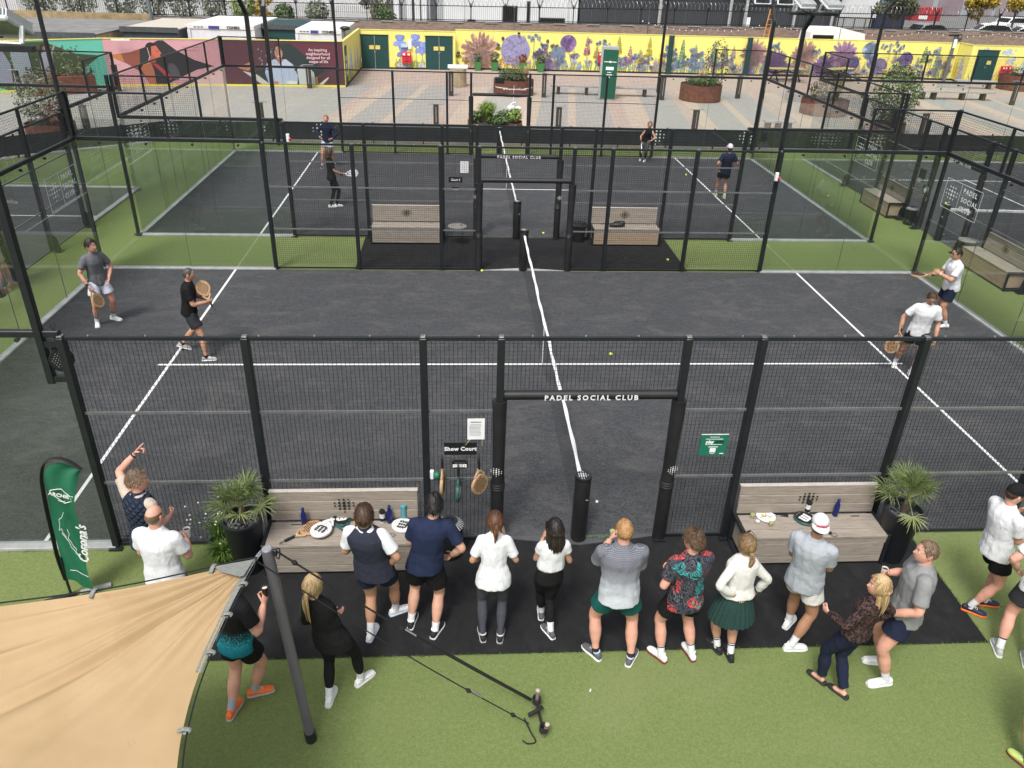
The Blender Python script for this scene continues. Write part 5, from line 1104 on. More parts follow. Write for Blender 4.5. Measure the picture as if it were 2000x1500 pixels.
text('lettering', 'play', .062, WHITE, frame((-.055, -.005, .045), (1, 0, 0), (0, 0, 1)), t, bold=.003, extrude=.0008, shear=.1); text('lettering', 'sight', .062, SIGNB, frame((.068, -.005, .045), (1, 0, 0), (0, 0, 1)), t, bold=.002, extrude=.0008, shear=.1)
b = MB()
for z, w, h in ((.088, .22, .007), (.118, .12, .006), (.008, .21, .006), (-.028, .12, .010), (-.128, .06, .005)): b.box((0, -.005, z), (w, .002, h))
b.box((.12, -.005, -.128), (.05, .002, .012)); b.box((0, -.005, -.078), (.075, .002, .065)); b.build('print_lines', WHITE, t, smooth=False, kind='stuff')
def hung(label, kind, x, z, rz, tilt=0):
    M = Matrix.Translation((x, FY-.045, z)) @ Matrix.Rotation(R(rz), 4, 'Z') @ Matrix.Rotation(R(tilt), 4, 'Y') @ Matrix(((0, 0, 1, 0), (1, 0, 0, 0), (0, -1, 0, 0), (0, 0, 0, 1))).transposed()
    M = Matrix.Translation((x, FY-.05, z)) @ Matrix.Rotation(R(rz), 4, 'Z') @ Matrix.Rotation(R(-90), 4, 'X') @ Matrix.Rotation(R(tilt), 4, 'Z')
    racket(label, kind, M, 'rackets hung on the front fence'); b = MB(); b.bar((x, FY+.03, z+.12), (x, FY-.06, z+.12), .010); b.bar((x, FY-.06, z+.115), (x, FY-.06, z+.15), .010); o = b.build('hook', BLK, smooth=False); tag(o, 'black hook holding the '+label.split(',')[0], 'hook', 'hooks on the front fence')
hung('cork racket hung edge-on, leftmost of three on the fence', 'cork', -1.80, 1.28, 82, -2); hung('black racket hung edge-on under the score board', 'black', -1.60, 1.16, 80, -3); hung('cork racket hung beside the padded door post', 'cork', -1.345, 1.27, 38, -3)
t = thing('camera_ball', 'small green and white ball shaped device on the fence post', 'camera', (-1.90, FY-.03, 1.14)); MB().ell((.03, 0, 0), (.045, .045, .05)).build('cover', SGREEN, t); b = MB(); b.box((-.03, .02, 0), (.05, .05, .13), ch=.01); b.build('bracket', WHITE, t)
t = thing('court_sign', 'black sign reading Court 3 on the far court fence', 'sign', (-1.66, 12.47, 1.62)); MB().box((0, 0, 0), (.37, .012, .15), ch=.002).build('panel', SIGNB, t, smooth=False); text('lettering', 'Court 3', .075, WHITE, frame((0, -.007, -.005), (1, 0, 0), (0, 0, 1)), t, bold=.0025, extrude=.001)
t = thing('notice_sheet', 'white printed notice above the Court 3 sign', 'notice', (-1.43, 12.47, 1.95)); MB().box((0, 0, 0), (.21, .004, .297)).build('paper', WHITE, t, smooth=False); b = MB()
for i in range(9): b.box((0, -.003, .11-.026*i), (.16, .002, .004))
b.build('print_lines', GREYPL, t, smooth=False, kind='stuff')
t = thing('score_board', 'small score board under the Court 3 sign', 'score board', (-1.66, 12.47, 1.38)); MB().box((0, 0, 0), (.20, .02, .10), ch=.002).build('panel', SIGNB, t, smooth=False)
for i in (-1, 0, 1): MB().box((i*.06, -.012, -.016), (.05, .004, .035)).build('number_card', WHITE, t, smooth=False)
for x, y, z, lb in ((-5.9, 12.46, 2.62, 'white box with red lamp at the left post of the far court'), (5.92, 9.90, 2.45, 'white box with red lamp at the right post of the show court')):
    t = thing('alarm_box', lb, 'alarm', (x, y, z)); MB().box((0, 0, 0), (.08, .07, .20), ch=.012).build('case', WHITE, t); MB().ell((.05, -.03, -.03), (.035, .04, .045)).build('lamp', mat('lamp_red', (.5, .03, .04), .4), t)
racket('dark perforated racket hung between the front left post and its floodlight mast', 'dark', Matrix.Translation((-6.07, -.02, 2.97)) @ Matrix.Rotation(R(25), 4, 'Z') @ Matrix.Rotation(R(-90), 4, 'X'))
t = thing('hanging_sign', 'grey board hung on the right fence above a black racket', 'sign', (12.38, 14.63, 1.45)); MB().box((0, 0, 0), (.012, .36, .28), ch=.002).build('panel', GREYPL, t, smooth=False); MB().box((-.01, .1, -.22), (.012, .16, .11)).build('number_card', WHITE, t, smooth=False)
racket('black racket with white letter mark hung on the right fence', 'black', Matrix.Translation((12.12, 14.05, 1.33)) @ Matrix.Rotation(R(-90), 4, 'Z') @ Matrix.Rotation(R(-90), 4, 'X') @ Matrix.Rotation(R(-52), 4, 'Z'))
b = MB(); b.box((0, 0, .03), (.26, .07, .05), rz=.3, ch=.02); tag(b.build('towel', TEALB, loc=(12.55, 13.15, .014)), 'pale blue towel on the ground by the right court net post', 'towel')
# ---------------------------------------------------------------- planting at the fence
LEAF = []
def leaf_mat(name, a, b_, sc_=18):
    m, t, p = newmat(name, .55, spec=.35); oi = t.n.new('ShaderNodeNewGeometry'); n = t.noise(t.coord(), sc_, 3)
    f = t.math('ADD', t.math('MULTIPLY', n, .55), t.math('MULTIPLY', oi.outputs['Random Per Island'], .5)); t.link(t.ramp(f, [(.2, a), (.8, b_)]), p.inputs['Base Color']); return m
PALM = leaf_mat('palm_leaf', (.045, .075, .020), (.17, .22, .075)); PALMO = leaf_mat('palm_leaf_old', (.12, .16, .05), (.30, .33, .14)); GRASSM = leaf_mat('grass_tuft', (.05, .11, .02), (.16, .27, .05)); SHRUB = leaf_mat('shrub_leaf', (.028, .055, .018), (.095, .15, .05)); BARK = mat('bark', (.11, .085, .06), .9, var=.3, scale=30, bump=.5)
POT = mat('pot_charcoal', (.020, .024, .031), .5, var=.12, scale=3); PEB = mat('pebble', (.085, .09, .095), .5, var=.4, scale=9); SOIL = mat('soil', (.05, .035, .025), .95, var=.4, scale=20)
def palm(label, x, y, seed, yaw, H=.80):
    rg = np.random.default_rng(seed); t = thing('potted_palm', label, 'palm', (x, y, 0), 0, 'palms in tall pots'); MB().lathe([(.155, 0), (.165, .01), (.235, H-.03), (.245, H-.02), (.245, H), (.215, H), (.21, H-.07), (.0001, H-.07)], n=36).build('pot', POT, t)
    b = MB()
    for i in range(70): r, a = .20*math.sqrt(rg.uniform(0, 1)), rg.uniform(0, 6.28); q = rg.uniform(.018, .032); b.ell((r*math.cos(a), r*math.sin(a), H-.065+rg.uniform(0, .02)), (q, q*.8, q*.6), Matrix.Rotation(rg.uniform(0, 3), 3, 'Z'), 7, 5)
    b.build('pebbles', PEB, t, kind='stuff'); MB().tube([(0, 0, H-.08), (.015, 0, H+.05), (.01, .01, H+.17)], [.045, .05, .035], 10).build('trunk', BARK, t)
    for k in range(18):
        az = yaw+k*2.399+rg.uniform(-.3, .3); el = R(rg.uniform(18, 82) if k > 3 else rg.uniform(-25, 20)); L = rg.uniform(.16, .30); c0 = Vector((.01, .01, H+.15)); d = Vector((math.cos(az)*math.cos(el), math.sin(az)*math.cos(el), math.sin(el)))
        hub = c0+d*L+Vector((0, 0, -.05*L)); st = MB(); st.tube([c0, c0.lerp(hub, .5)+Vector((0, 0, .02)), hub], [.009, .007, .006], 5)
        fr = MB(); side = d.cross(Vector((0, 0, 1))); side = side.normalized() if side.length > .05 else Vector((1, 0, 0)); upv = side.cross(d); n = 21; bl = rg.uniform(.26, .38)
        for j in range(n):
            a = R(-108+216*j/(n-1)+rg.uniform(-4, 4)); v = (d*math.cos(a)+side*math.sin(a)+upv*rg.uniform(-.05, .22)).normalized(); l = bl*(1-.28*abs(a)/1.9)*rg.uniform(.85, 1.1); w = .0068; wv = v.cross(upv).normalized()
            p0, p1, p2 = hub, hub+v*l*.55, hub+v*l+Vector((0, 0, -.22*l*rg.uniform(.3, 1.3))); up = upv*.004
            fr.add([p0-wv*.003, p0+wv*.003, p1+wv*w, p1+up, p1-wv*w, p2], [(0, 1, 2, 3), (0, 3, 4), (3, 2, 5), (4, 3, 5)])
        f = fr.build('frond', PALMO if k < 4 else PALM, t, ang=20); st.build('stalk', PALMO, f)
palm('palm in a tall charcoal pot left of the rackets bench', -4.22, -.50, 4, .3); palm('palm in a tall charcoal pot right of the plate bench', 4.10, -.52, 9, 2.0)
def tuft(b, c, h, r, n, rg, w=.006, droop=.6):
    for i in range(n):
        a = rg.uniform(0, 6.28); q = r*rg.uniform(.1, 1); p0 = Vector(c)+Vector((.25*r*math.cos(a)*rg.uniform(0, 1), .25*r*math.sin(a)*rg.uniform(0, 1), 0)); hh = h*rg.uniform(.6, 1.05)
        p1 = p0+Vector((q*.5*math.cos(a), q*.5*math.sin(a), hh*.75)); p2 = p0+Vector((q*math.cos(a)*1.15, q*math.sin(a)*1.15, hh*(1-droop*q/r*.6))); s = Vector((-math.sin(a), math.cos(a), 0))*w
        b.add([p0-s*.7, p0+s*.7, p1+s, p1-s, p2], [(0, 1, 2, 3), (3, 2, 4)])
rg0 = np.random.default_rng(5)
b = MB(); tuft(b, (0, 0, 0), .36, .24, 420, rg0, .005); tag(b.build('grass_clump', GRASSM, loc=(-4.56, -.40, 0)), 'round clump of fine green grass left of the palm pot', 'grass clump')
t = thing('flower_pot', 'small pot with white flowered wispy plant by the front fence', 'plant pot', (-4.66, -.16, 0)); MB().lathe([(.09, 0), (.14, .17), (.12, .17), (.10, .12), (.0001, .12)], n=18).build('pot', POT, t); b = MB(); tuft(b, (0, 0, .12), .42, .20, 120, rg0, .005); b.build('leaves', GRASSM, t, kind='stuff'); b = MB(); fl = MB()
for i in range(34):
    a = rg0.uniform(0, 6.28); r, h = rg0.uniform(.1, .38), rg0.uniform(.25, .62); p = (r*math.cos(a), r*math.sin(a), .12+h); b.tube([(0, 0, .14), (p[0]*.4, p[1]*.4, .12+h*.7), p], .002, 4); fl.ell(p, (.012, .012, .009), None, 6, 4)
b.build('stems', GRASSM, t, kind='stuff'); fl.build('flowers', WHITE, t, kind='stuff')
b = MB(); b.ell((0, 0, .03), (.10, .08, .06), None, 9, 6); tag(b.build('stone', mat('stone_brown', (.14, .10, .085), .85, var=.3), loc=(-4.42, -.60, 0)), 'brown stone on the turf at the foot of the palm pot', 'stone')
# ---------------------------------------------------------------- feather flag
FG = mat('flag_green', (.012, .135, .070), .6, var=.12, scale=3); FGY = -.94
t = thing('feather_flag', 'green feather flag with white lettering on a black pole', 'flag', (-6.21, FGY, 0))
def fp(x, z, lift=0): return Vector((x+6.21, .05*math.sin(z*5+x*9)*(x+6.25)*1.6-lift, z))
EDGE = [(-6.205, .28), (-6.195, .62), (-6.170, .97), (-6.145, 1.30), (-6.118, 1.56), (-6.085, 1.76), (-6.02, 1.875), (-5.92, 1.925), (-5.80, 1.895), (-5.72, 1.815)]
FREE = [(-5.93, .08), (-5.925, .30), (-5.918, .62), (-5.90, .90), (-5.872, 1.16), (-5.838, 1.38), (-5.80, 1.55), (-5.765, 1.66), (-5.74, 1.74), (-5.715, 1.80)]
b = MB(); vs = []; nu_ = 14
for (e, f) in zip(cat_rom([Vector((*p, 0)) for p in EDGE], 3), cat_rom([Vector((*p, 0)) for p in FREE], 3)):
    for j in range(nu_+1):
        u = j/nu_; x, z = e.x+(f.x-e.x)*u, e.y+(f.y-e.y)*u; vs.append(fp(x, z, .012*math.sin(u*11+z*7)))
k = len(vs)//(nu_+1); b.add(vs, [(i*(nu_+1)+j, i*(nu_+1)+j+1, (i+1)*(nu_+1)+j+1, (i+1)*(nu_+1)+j) for i in range(k-1) for j in range(nu_)]); b.build('banner', FG, t)
b = MB(); P_ = [Vector((p[0]+6.21-.03*min(1, 2*(p[1]-.1)), 0, p[1]+(.02 if i > 5 else 0))) for i, p in enumerate(EDGE)]; P_[-1] = Vector((.55, -.02, 1.845)); P_[-2] = Vector((.42, -.01, 1.945)); P_[-3] = Vector((.29, 0, 1.975)); P_[-4] = Vector((.17, 0, 1.925)); b.tube(cat_rom(P_, 4), [.040]*(4*len(P_)-7)+[.034, .030, .026, .022, .018, .014], 8, flat=.35); b.build('pole_sleeve', mat('flag_black', (.010, .010, .011), .6, var=.1), t)
MB().tube([(0, 0, 0), (.0, 0, .35), (.012, 0, .6)], .016, 8).build('pole', BLK, t); MB().bar((.10, .03, .03), (.40, .16, .03), .05, .03).build('base_foot', KERB, t, smooth=False); MB().bar((-.25, -.12, .03), (.05, .02, .03), .05, .03).build('base_foot', BLK, t, smooth=False)
b = MB()
def line2(pts, w=.007, y=-.035):
    for p, q in zip(pts[:-1], pts[1:]): b.bar((p[0]+6.21, y, p[1]), (q[0]+6.21, y, q[1]), .004, w, up=(0, 1, 0))
line2([(-6.055, 1.585), (-5.97, 1.60), (-5.93, 1.60), (-5.90, 1.545), (-5.855, 1.50), (-5.86, 1.43), (-5.94, 1.41), (-6.00, 1.48), (-6.065, 1.55), (-6.055, 1.585)], .010)
line2([(-5.985, 1.28), (-6.02, 1.21), (-6.055, 1.185), (-6.06, 1.13), (-6.075, 1.07), (-6.09, 1.03), (-6.06, 1.05), (-6.055, .99), (-6.035, .93)], .009); line2([(-6.00, 1.04), (-5.995, .97), (-6.02, .91), (-6.00, .86), (-5.99, .80), (-5.965, .75), (-5.985, .70), (-5.93, .60)], .008); line2([(-6.07, .99), (-6.02, .86), (-6.015, .78), (-5.97, .69), (-5.925, .57)], .006); line2([(-6.11, .44), (-6.04, .43), (-5.98, .37), (-5.93, .33)], .005); line2([(-6.00, 1.45), (-5.97, 1.43), (-5.93, 1.435)], .005)
b.build('print_lines', WHITE, t, smooth=False, kind='stuff')
text('lettering', "ARCHIE'S", .062, WHITE, frame((.253, -.038, 1.512), (.9, 0, -.28), (.28, 0, .9)), t, bold=.002, extrude=.002); text('lettering', "Corona's", .15, WHITE, frame((.335, -.042, .82), (.16, 0, 1), (-1, 0, .16)), t, bold=.002, extrude=.002, shear=.4); text('lettering', "EST 2016", .028, WHITE, frame((.405, -.042, .96), (.08, 0, 1), (-1, 0, .08)), t, extrude=.002)
# ---------------------------------------------------------------- shade sail, pole, ropes
POLEM = mat('pole_grey', (.155, .14, .185), .32, .3, var=.1, scale=4, spec=.6); ROPE = mat('rope_black', (.010, .010, .011), .8, var=.2, scale=60)
TOP = Vector((-3.19, -3.03, 2.47))
t = thing('sail_pole', 'leaning grey pole that holds the corner of the shade sail', 'pole', (-3.06, -3.0, 0)); d = TOP-Vector((-3.06, -3.0, 0)); MB().tube([d*.045, d], .048, 24).build('tube', POLEM, t); MB().tube([d*0, d*.05], .056, 20).build('foot_cap', BLK, t); MB().tube([d*.998, d*1.004], [.044, .038], 20).build('end_cap', STEEL, t)
b = MB(); b.box(d*.985+Vector((.06, -.0, 0)), (.035, .03, .06), ch=.004); b.tube(cat_rom([d*.98+Vector((.05, 0, .03)), d*.98+Vector((.10, 0, .05)), d*.97+Vector((.09, -.03, -.01)), d*.98+Vector((.05, 0, 0))], 4), .007, 6); b.build('bracket', BLK, t)
def sail_mat():
    m, t, p = newmat('sail_cloth', .8, spec=.2); co = t.coord(); n = t.noise(co, 2.2, 4); w = t.noise(co, 320, 2); st_ = t.noise(co, 5, 5, .7)
    c = t.ramp(n, [(.3, (.385, .272, .150)), (.7, (.455, .330, .190))]); c = t.mix(t.math('MULTIPLY', t.math('GREATER_THAN', st_, .68), .35), c, (.36, .22, .13)); c = t.mix(t.math('MULTIPLY', w, .12), c, (.34, .24, .13)); t.link(c, p.inputs['Base Color']); t.link(t.bump(w, .15, .002), p.inputs['Normal'])
    p.inputs['Transmission Weight'].default_value = 0; return m
TIP = Vector((-3.275, -3.13, 2.43)); EA = [Vector((-3.275, -3.13, 2.43)), Vector((-4.19, -3.47, 2.46)), Vector((-5.06, -3.68, 2.50)), Vector((-6.4, -3.95, 2.56)), Vector((-7.8, -4.2, 2.62))]; EB = [Vector((-3.275, -3.13, 2.43)), Vector((-3.345, -3.50, 2.40)), Vector((-3.385, -3.82, 2.38)), Vector((-3.415, -4.22, 2.37)), Vector((-3.40, -4.6, 2.37)), Vector((-3.33, -5.0, 2.39)), Vector((-3.1, -5.8, 2.45))]
t = thing('shade_sail', 'large beige shade sail stretched over the lower left corner', 'shade sail', (0, 0, 0))
def bez(E, u):
    k = len(E)-1; i = min(int(u*k), k-1); f = u*k-i; a, b_, c, d_ = E[max(i-1, 0)], E[i], E[i+1], E[min(i+2, k)]
    return .5*((2*b_)+(c-a)*f+(2*a-5*b_+4*c-d_)*f*f+(3*b_-a-3*c+d_)*f**3)
NR, NA = 90, 110; vs = []
for i in range(NR+1):
    r = i/NR; pa, pb = bez(EA, r), bez(EB, r)
    for j in range(NA+1):
        a = j/NA; p = pa.lerp(pb, a); k = math.sin(a*math.pi); bow = Vector((-.9, -.75, 0))*(k*r*r*.75)
        fade = min(1, r*3.2)*(1-.72*min(1, r*1.3)); fold = (.050*math.sin(a*19+1.2*math.sin(r*3))+.040*math.sin(a*37+2+2*r)+.022*math.sin(a*61+r*4)+.010*math.sin(a*97-r*6))*fade*(.35+.65*k)*1.0+.010*math.sin(a*23-r*9)*r*k
        vs.append(p+bow+Vector((0, 0, -.30*k*r*(1-.3*r)+fold)))
b = MB(); b.add(vs, [(i*(NA+1)+j, i*(NA+1)+j+1, (i+1)*(NA+1)+j+1, (i+1)*(NA+1)+j) for i in range(NR) for j in range(NA)]); sl = b.build('sail_cloth', sail_mat(), t)
WEB = mat('grey_webbing', (.20, .215, .20), .8, var=.25, scale=60)
def edge_band(E, u0, u1, w, inn):
    b = MB(); P0 = [bez(E, u0+(u1-u0)*i/24) for i in range(25)]; vs = []
    for i, p in enumerate(P0):
        q = bez(E, min(1, u0+(u1-u0)*i/24+.01)); d_ = (q-p).normalized(); s_ = d_.cross(Vector((0, 0, 1))).normalized()*inn; vs += [p-s_*.012+Vector((0, 0, .012)), p+s_*w+Vector((0, 0, .014))]
    b.add(vs, [(2*i, 2*i+1, 2*i+3, 2*i+2) for i in range(24)]); return b
edge_band(EB, .0, .50, .030, 1).build('edge_webbing', WEB, t); b = MB(); b.add([TIP+Vector((.0, .0, .02)), TIP+Vector((-.30, -.095, .035)), TIP+Vector((-.22, -.16, .035)), TIP+Vector((-.06, -.22, .035)), TIP+Vector((-.035, -.2, .03))], [(0, 1, 2), (0, 2, 3), (0, 3, 4)]); b.build('corner_patch', WEB, t)
for E, us_, out in ((EA, (.10, .31, .50, .70, .86), Vector((.25, 1, 0))), (EB, (.12, .27, .43, .71, .88), Vector((1, -.05, 0)))):
    cab = [TIP+Vector((.02, .01, .03))]+[bez(E, u)+out.normalized()*.035+Vector((0, 0, .02)) for u in np.linspace(.05, 1, 20)]
    MB().tube(cat_rom(cab, 2), .006, 6).build('edge_cable', ROPE, t)
    for u in us_:
        p = bez(E, u); o_ = out.normalized(); MB().tube(cat_rom([p-o_*.03+Vector((0, 0, .012)), p+o_*.02+Vector((0, 0, .035)), p+o_*.055+Vector((0, 0, .02)), p+o_*.02+Vector((0, 0, .0)), p-o_*.03+Vector((0, 0, -.002))], 4), .017, 8, flat=.35).build('cable_loop', WEB, t)
t2 = thing('corner_chain', 'steel shackles joining the shade sail to its pole', 'shackle', (0, 0, 0))
for i in range(4):
    p = TIP.lerp(TOP+Vector((-.05, -.01, -.02)), (i+.5)/4); dd = (TOP-TIP).normalized(); n_ = Vector((0, 0, 1)) if i % 2 else dd.cross(Vector((0, 0, 1))); n_ = n_.normalized(); b = MB(); b.tube([p+dd*(.024*math.cos(a))+n_*(.013*math.sin(a)) for a in np.linspace(0, 6.283, 17)], .005, 6); b.build('link', STEEL, t2)
AN = (Vector((-.80, -2.72, .10)), Vector((-.76, -3.06, .10)))
t3 = thing('ground_anchor', 'pair of steel stakes bound with black rope in the turf', 'anchor', (-.78, -2.9, 0))
for a_, q in zip(AN, (Vector((.02, .06, .20)), Vector((.05, -.03, .18)))):
    p = a_-Vector((-.78, -2.9, 0)); b = MB(); b.tube([p-Vector((0, 0, .11)), p+q*.6], .020, 10); b.build('stake', mat('stake_rust', (.20, .15, .13), .6), t3); b = MB(); b.ell(p+q*.62, (.026, .026, .02)); b.build('stake_head', mat('stake_head', (.42, .36, .31), .6), t3)
    b = MB(); b.tube([p+Vector((.036*math.cos(v), .036*math.sin(v), -.02+.012*v/3)) for v in np.linspace(0, 22, 60)], .010, 6); b.build('rope_binding', ROPE, t3)
b = MB(); b.tube([AN[0]-Vector((-.78, -2.9, 0)), Vector((0, 0, .08)), AN[1]-Vector((-.78, -2.9, 0))], .014, 8); b.tube(cat_rom([Vector((-.16, .02, .06)), Vector((-.10, -.12, .02)), Vector((-.06, -.22, .012)), Vector((-.14, -.24, .012)), Vector((-.19, -.20, .012))], 5), .008, 6); b.tube(cat_rom([Vector((-.12, .02, .10)), Vector((-.04, .05, .12)), Vector((.03, .10, .12))], 5), .022, 8); b.build('rope_tie', ROPE, t3)
def rope(label, a, c, r, sag=.03, knots=(), double=False):
    t = thing('guy_rope', label, 'rope', (0, 0, 0), 0, 'ropes from the shade sail to the ground'); b = MB(); P_ = [a.lerp(c, i/14)-Vector((0, 0, sag*math.sin(math.pi*i/14))) for i in range(15)]; b.tube(P_, r, 6)
    if double: b.tube([p+Vector((.012, .014, .004)) for p in P_[6:]], r, 6)
    b.build('cord', ROPE, t)
    for f in knots: p = a.lerp(c, f)-Vector((0, 0, sag*math.sin(math.pi*f))); dd = (c-a).normalized(); b = MB(); b.tube([p-dd*.03, p, p+dd*.03], [.012, .024, .012], 8); b.build('knot', ROPE, t)
    if knots:
        f = knots[-1]+.035; p = a.lerp(c, f)-Vector((0, 0, sag*math.sin(math.pi*f)-.02)); dd = (c-a).normalized(); b = MB(); b.bar(p-dd*.07, p+dd*.07, .026, .006); b.build('buckle', STEEL, t, smooth=False)
rope('thicker double rope from the pole top to the anchor', TOP+Vector((.07, 0, -.02)), AN[0]+Vector((-.06, .0, .02)), .0085, .05, (.06, .44), True); rope('thin rope from the sail corner to the anchor', TIP+Vector((.03, -.01, .0)), AN[1]+Vector((-.14, .10, -.02)), .006, .06, (.93, .74))

b = MB(); rgm = np.random.default_rng(8)
for i in range(9): tuft(b, (.12+.045*i, -.07+rgm.uniform(-.015, .015), .02), .035, .035, 14, rgm, .003)
tag(b.build('moss_patch', GRASSM), 'small green moss patch on the door threshold beside the net post', 'moss', kind='stuff')

b = MB(); rgf = np.random.default_rng(12)
for (x0, y0, x1, y1, n) in ((-4.35, -1.985, 4.56, -2.025, 1500), (4.565, -2.02, 4.625, -.1, 420), (-4.355, -1.98, -4.305, -.1, 260), (-10, -.13, -6.1, -.13, 260)):
    for i in range(n):
        f = rgf.uniform(0, 1); x, y = x0+(x1-x0)*f+rgf.normal(0, .007), y0+(y1-y0)*f+rgf.normal(0, .007); a, h = rgf.uniform(0, 6.28), rgf.uniform(.012, .026); dx, dy = .004*math.cos(a), .004*math.sin(a); tx, ty = rgf.normal(0, .010), rgf.normal(0, .010)
        b.add([(x-dx, y-dy, 0), (x+dx, y+dy, 0), (x+tx, y+ty, h)], [(0, 1, 2)])
tag(b.build('turf_fringe', GRASSM, smooth=False), 'frayed blades of artificial grass along the edge of the black mat', 'grass', kind='stuff')
# ---------------------------------------------------------------- floodlight poles
LAMPW = mat('lamp_housing', (.62, .65, .66), .45, .2, var=.08); LENS = mat('lamp_lens', (.20, .22, .23), .12, var=.1)
def lamp(b_parent, c, yawd, tilt):
    M = Matrix.Translation(c) @ Matrix.Rotation(yawd, 4, 'Z') @ Matrix.Rotation(tilt, 4, 'X')
    l = link('lamp', MB().box((0, 0, 0), (.36, .42, .05), ch=.015).mesh('lamp', LAMPW), b_parent); l.matrix_local = M
    b = MB()
    for i in range(11): b.box((-.16+.032*i, 0, .055), (.012, .38, .07))
    link('cooling_fin', b.mesh('cooling_fin', LAMPW, smooth=False), l, kind='stuff'); link('lens', MB().box((0, 0, -.027), (.31, .36, .006)).mesh('lens', LENS, smooth=False), l)
    b = MB()
    for s in (-1, 1): b.bar((s*.195, -.02, -.01), (s*.195, -.02, -.17), .02, .04)
    b.bar((-.2, -.02, -.17), (.2, -.02, -.17), .03, .02); link('lamp_bracket', b.mesh('lamp_bracket', LAMPW, smooth=False), l)
def flood(label, x, y, ox, oy, dirv, bar):
    """pole fixed to the post at x,y, standing off by (ox,oy); its top leans along dirv and carries two lamps on a bar along 'bar'"""
    t = thing('floodlight_pole', label, 'floodlight', (x, y, 0), 0, 'floodlight poles of the courts'); d = Vector((*dirv, 0)); o = Vector((ox, oy, 0))
    b = MB(); P_ = [o+Vector((0, 0, 2.42)), o+Vector((0, 0, 5.62)), o+d*.24+Vector((0, 0, 5.93))]; b.bar(P_[0], P_[1], .085, .085, up=(bar[0], bar[1], 0), ch=.008); b.bar(P_[1]-Vector((0, 0, .02)), P_[2], .08, .08, up=(bar[0], bar[1], 0), ch=.008); b.build('mast', BLK, t)
    for z in (2.48, 2.92): MB().bar(Vector((0, 0, z)), o+Vector((0, 0, z)), .07, .07).build('bracket', BLK, t, smooth=False)
    c = P_[2]; u = Vector((*bar, 0)); MB().bar(c-u*.56, c+u*.56, .09, .05).build('cross_bar', BLK, t, smooth=False); yaw = math.atan2(d.y, d.x)-math.pi/2
    for s in (-1, 1): lamp(t, c+u*(.29*s)+d*.06+Vector((0, 0, .20)), yaw, R(-24))
    b = MB(); b.tube(cat_rom([c-u*.3+Vector((0, 0, .1)), c-u*.12+Vector((0, 0, .02)), c+u*.05+Vector((0, 0, .09)), c+u*.3+Vector((0, 0, .1))], 5), .008, 5); b.build('cable', ROPE, t)
flood('floodlight pole at the front left of the show court', -6, -.05, -.22, 0, (.1, 1), (1, 0)); flood('floodlight pole at the far left of the show court', -6, 10.08, -.02, .12, (-.25, -1), (1, 0)); flood('floodlight pole at the far right of the show court', 6, 10.08, .02, .12, (.2, -1), (1, 0))
flood('floodlight pole at the near left of the far middle court', -6, 12.52, -.16, 0, (0, 1), (1, 0)); flood('floodlight pole at the near right of the far middle court', 6, 12.52, .19, 0, (0, 1), (1, 0))
flood('floodlight pole at the far left of the far middle court', -6, 22.68, 0, .12, (0, -1), (1, 0)); flood('floodlight pole at the far right of the far middle court', 6, 22.68, 0, .12, (0, -1), (1, 0))
flood('floodlight pole on the left neighbouring court', -11.7, 13.17, 0, .17, (-1, 0), (0, 1)); flood('floodlight pole on the right neighbouring court', 12.2, 18.72, 0, .17, (1, 0), (0, 1))
t = thing('speaker_box', 'black box hung from the far fence above the doorway', 'speaker', (-.05, 22.5, 2.78)); MB().box((0, -.08, 0), (.34, .22, .20), ch=.01).build('case', BLK, t); MB().bar((0, -.02, .1), (0, .05, .24), .05).build('bracket', BLK, t, smooth=False)
# ---------------------------------------------------------------- flat print on the hoardings
PRINT = attrmat('hoarding_print', .55)
def shade(c, k): return tuple(max(0, min(1, x*k)) for x in c)
class Print:
    """flat coloured shapes on a board; u along it, v up; each shape lies a hair in front of the one before"""
    def __init__(s, org, ux, n): s.o, s.u, s.n = Vector(org), Vector(ux).normalized(), Vector(n).normalized(); s.b = MB(); s.k = 0
    def pt(s, u, v): return s.o+s.u*u+Vector((0, 0, v))+s.n*(.004+min(.03, s.k*.00002))
    def poly(s, pts, c):
        s.k += 1; s.b.col = tuple(c); p = [s.pt(u, v) for u, v in pts]
        nn = (p[1]-p[0]).cross(p[2]-p[1])
        if nn.dot(s.n) < 0: p.reverse()
        s.b.poly(p)
    def ell(s, u, v, a, b_, c, rot=0, n=10):
        cr, sr = math.cos(rot), math.sin(rot); s.poly([(u+a*math.cos(t)*cr-b_*math.sin(t)*sr, v+a*math.cos(t)*sr+b_*math.sin(t)*cr) for t in np.linspace(0, 2*math.pi, n, endpoint=False)], c)
    def petal(s, u, v, L, w, ang, c, line=None, lw=.018):
        def pp(L, w, o=0): return [(u+math.cos(ang)*x*L-math.sin(ang)*y*w-math.cos(ang)*o, v+math.sin(ang)*x*L+math.cos(ang)*y*w-math.sin(ang)*o) for x, y in ((0, -.25), (.35, -.85), (.7, -1), (.93, -.6), (1.02, 0), (.93, .6), (.7, 1), (.35, .85), (0, .25))]
        if line: s.poly(pp(L+lw*2, w+lw, lw), line)
        s.poly(pp(L, w), c)
    def line(s, pts, w, c):
        for (a, b_), (e, f) in zip(pts[:-1], pts[1:]):
            d = math.hypot(e-a, f-b_) or 1; nx, ny = -(f-b_)/d*w/2, (e-a)/d*w/2; s.poly([(a-nx, b_-ny), (e-nx, f-ny), (e+nx, f+ny), (a+nx, b_+ny)], c)
    def build(s, parent, name='flower_print', **k): return s.b.build(name, PRINT, parent, smooth=False, **k)
YEL = (.85, .79, .215); INK = (.10, .09, .12)
rgp = np.random.default_rng(11)
def clipv(v): return max(.06, min(2.36, v))
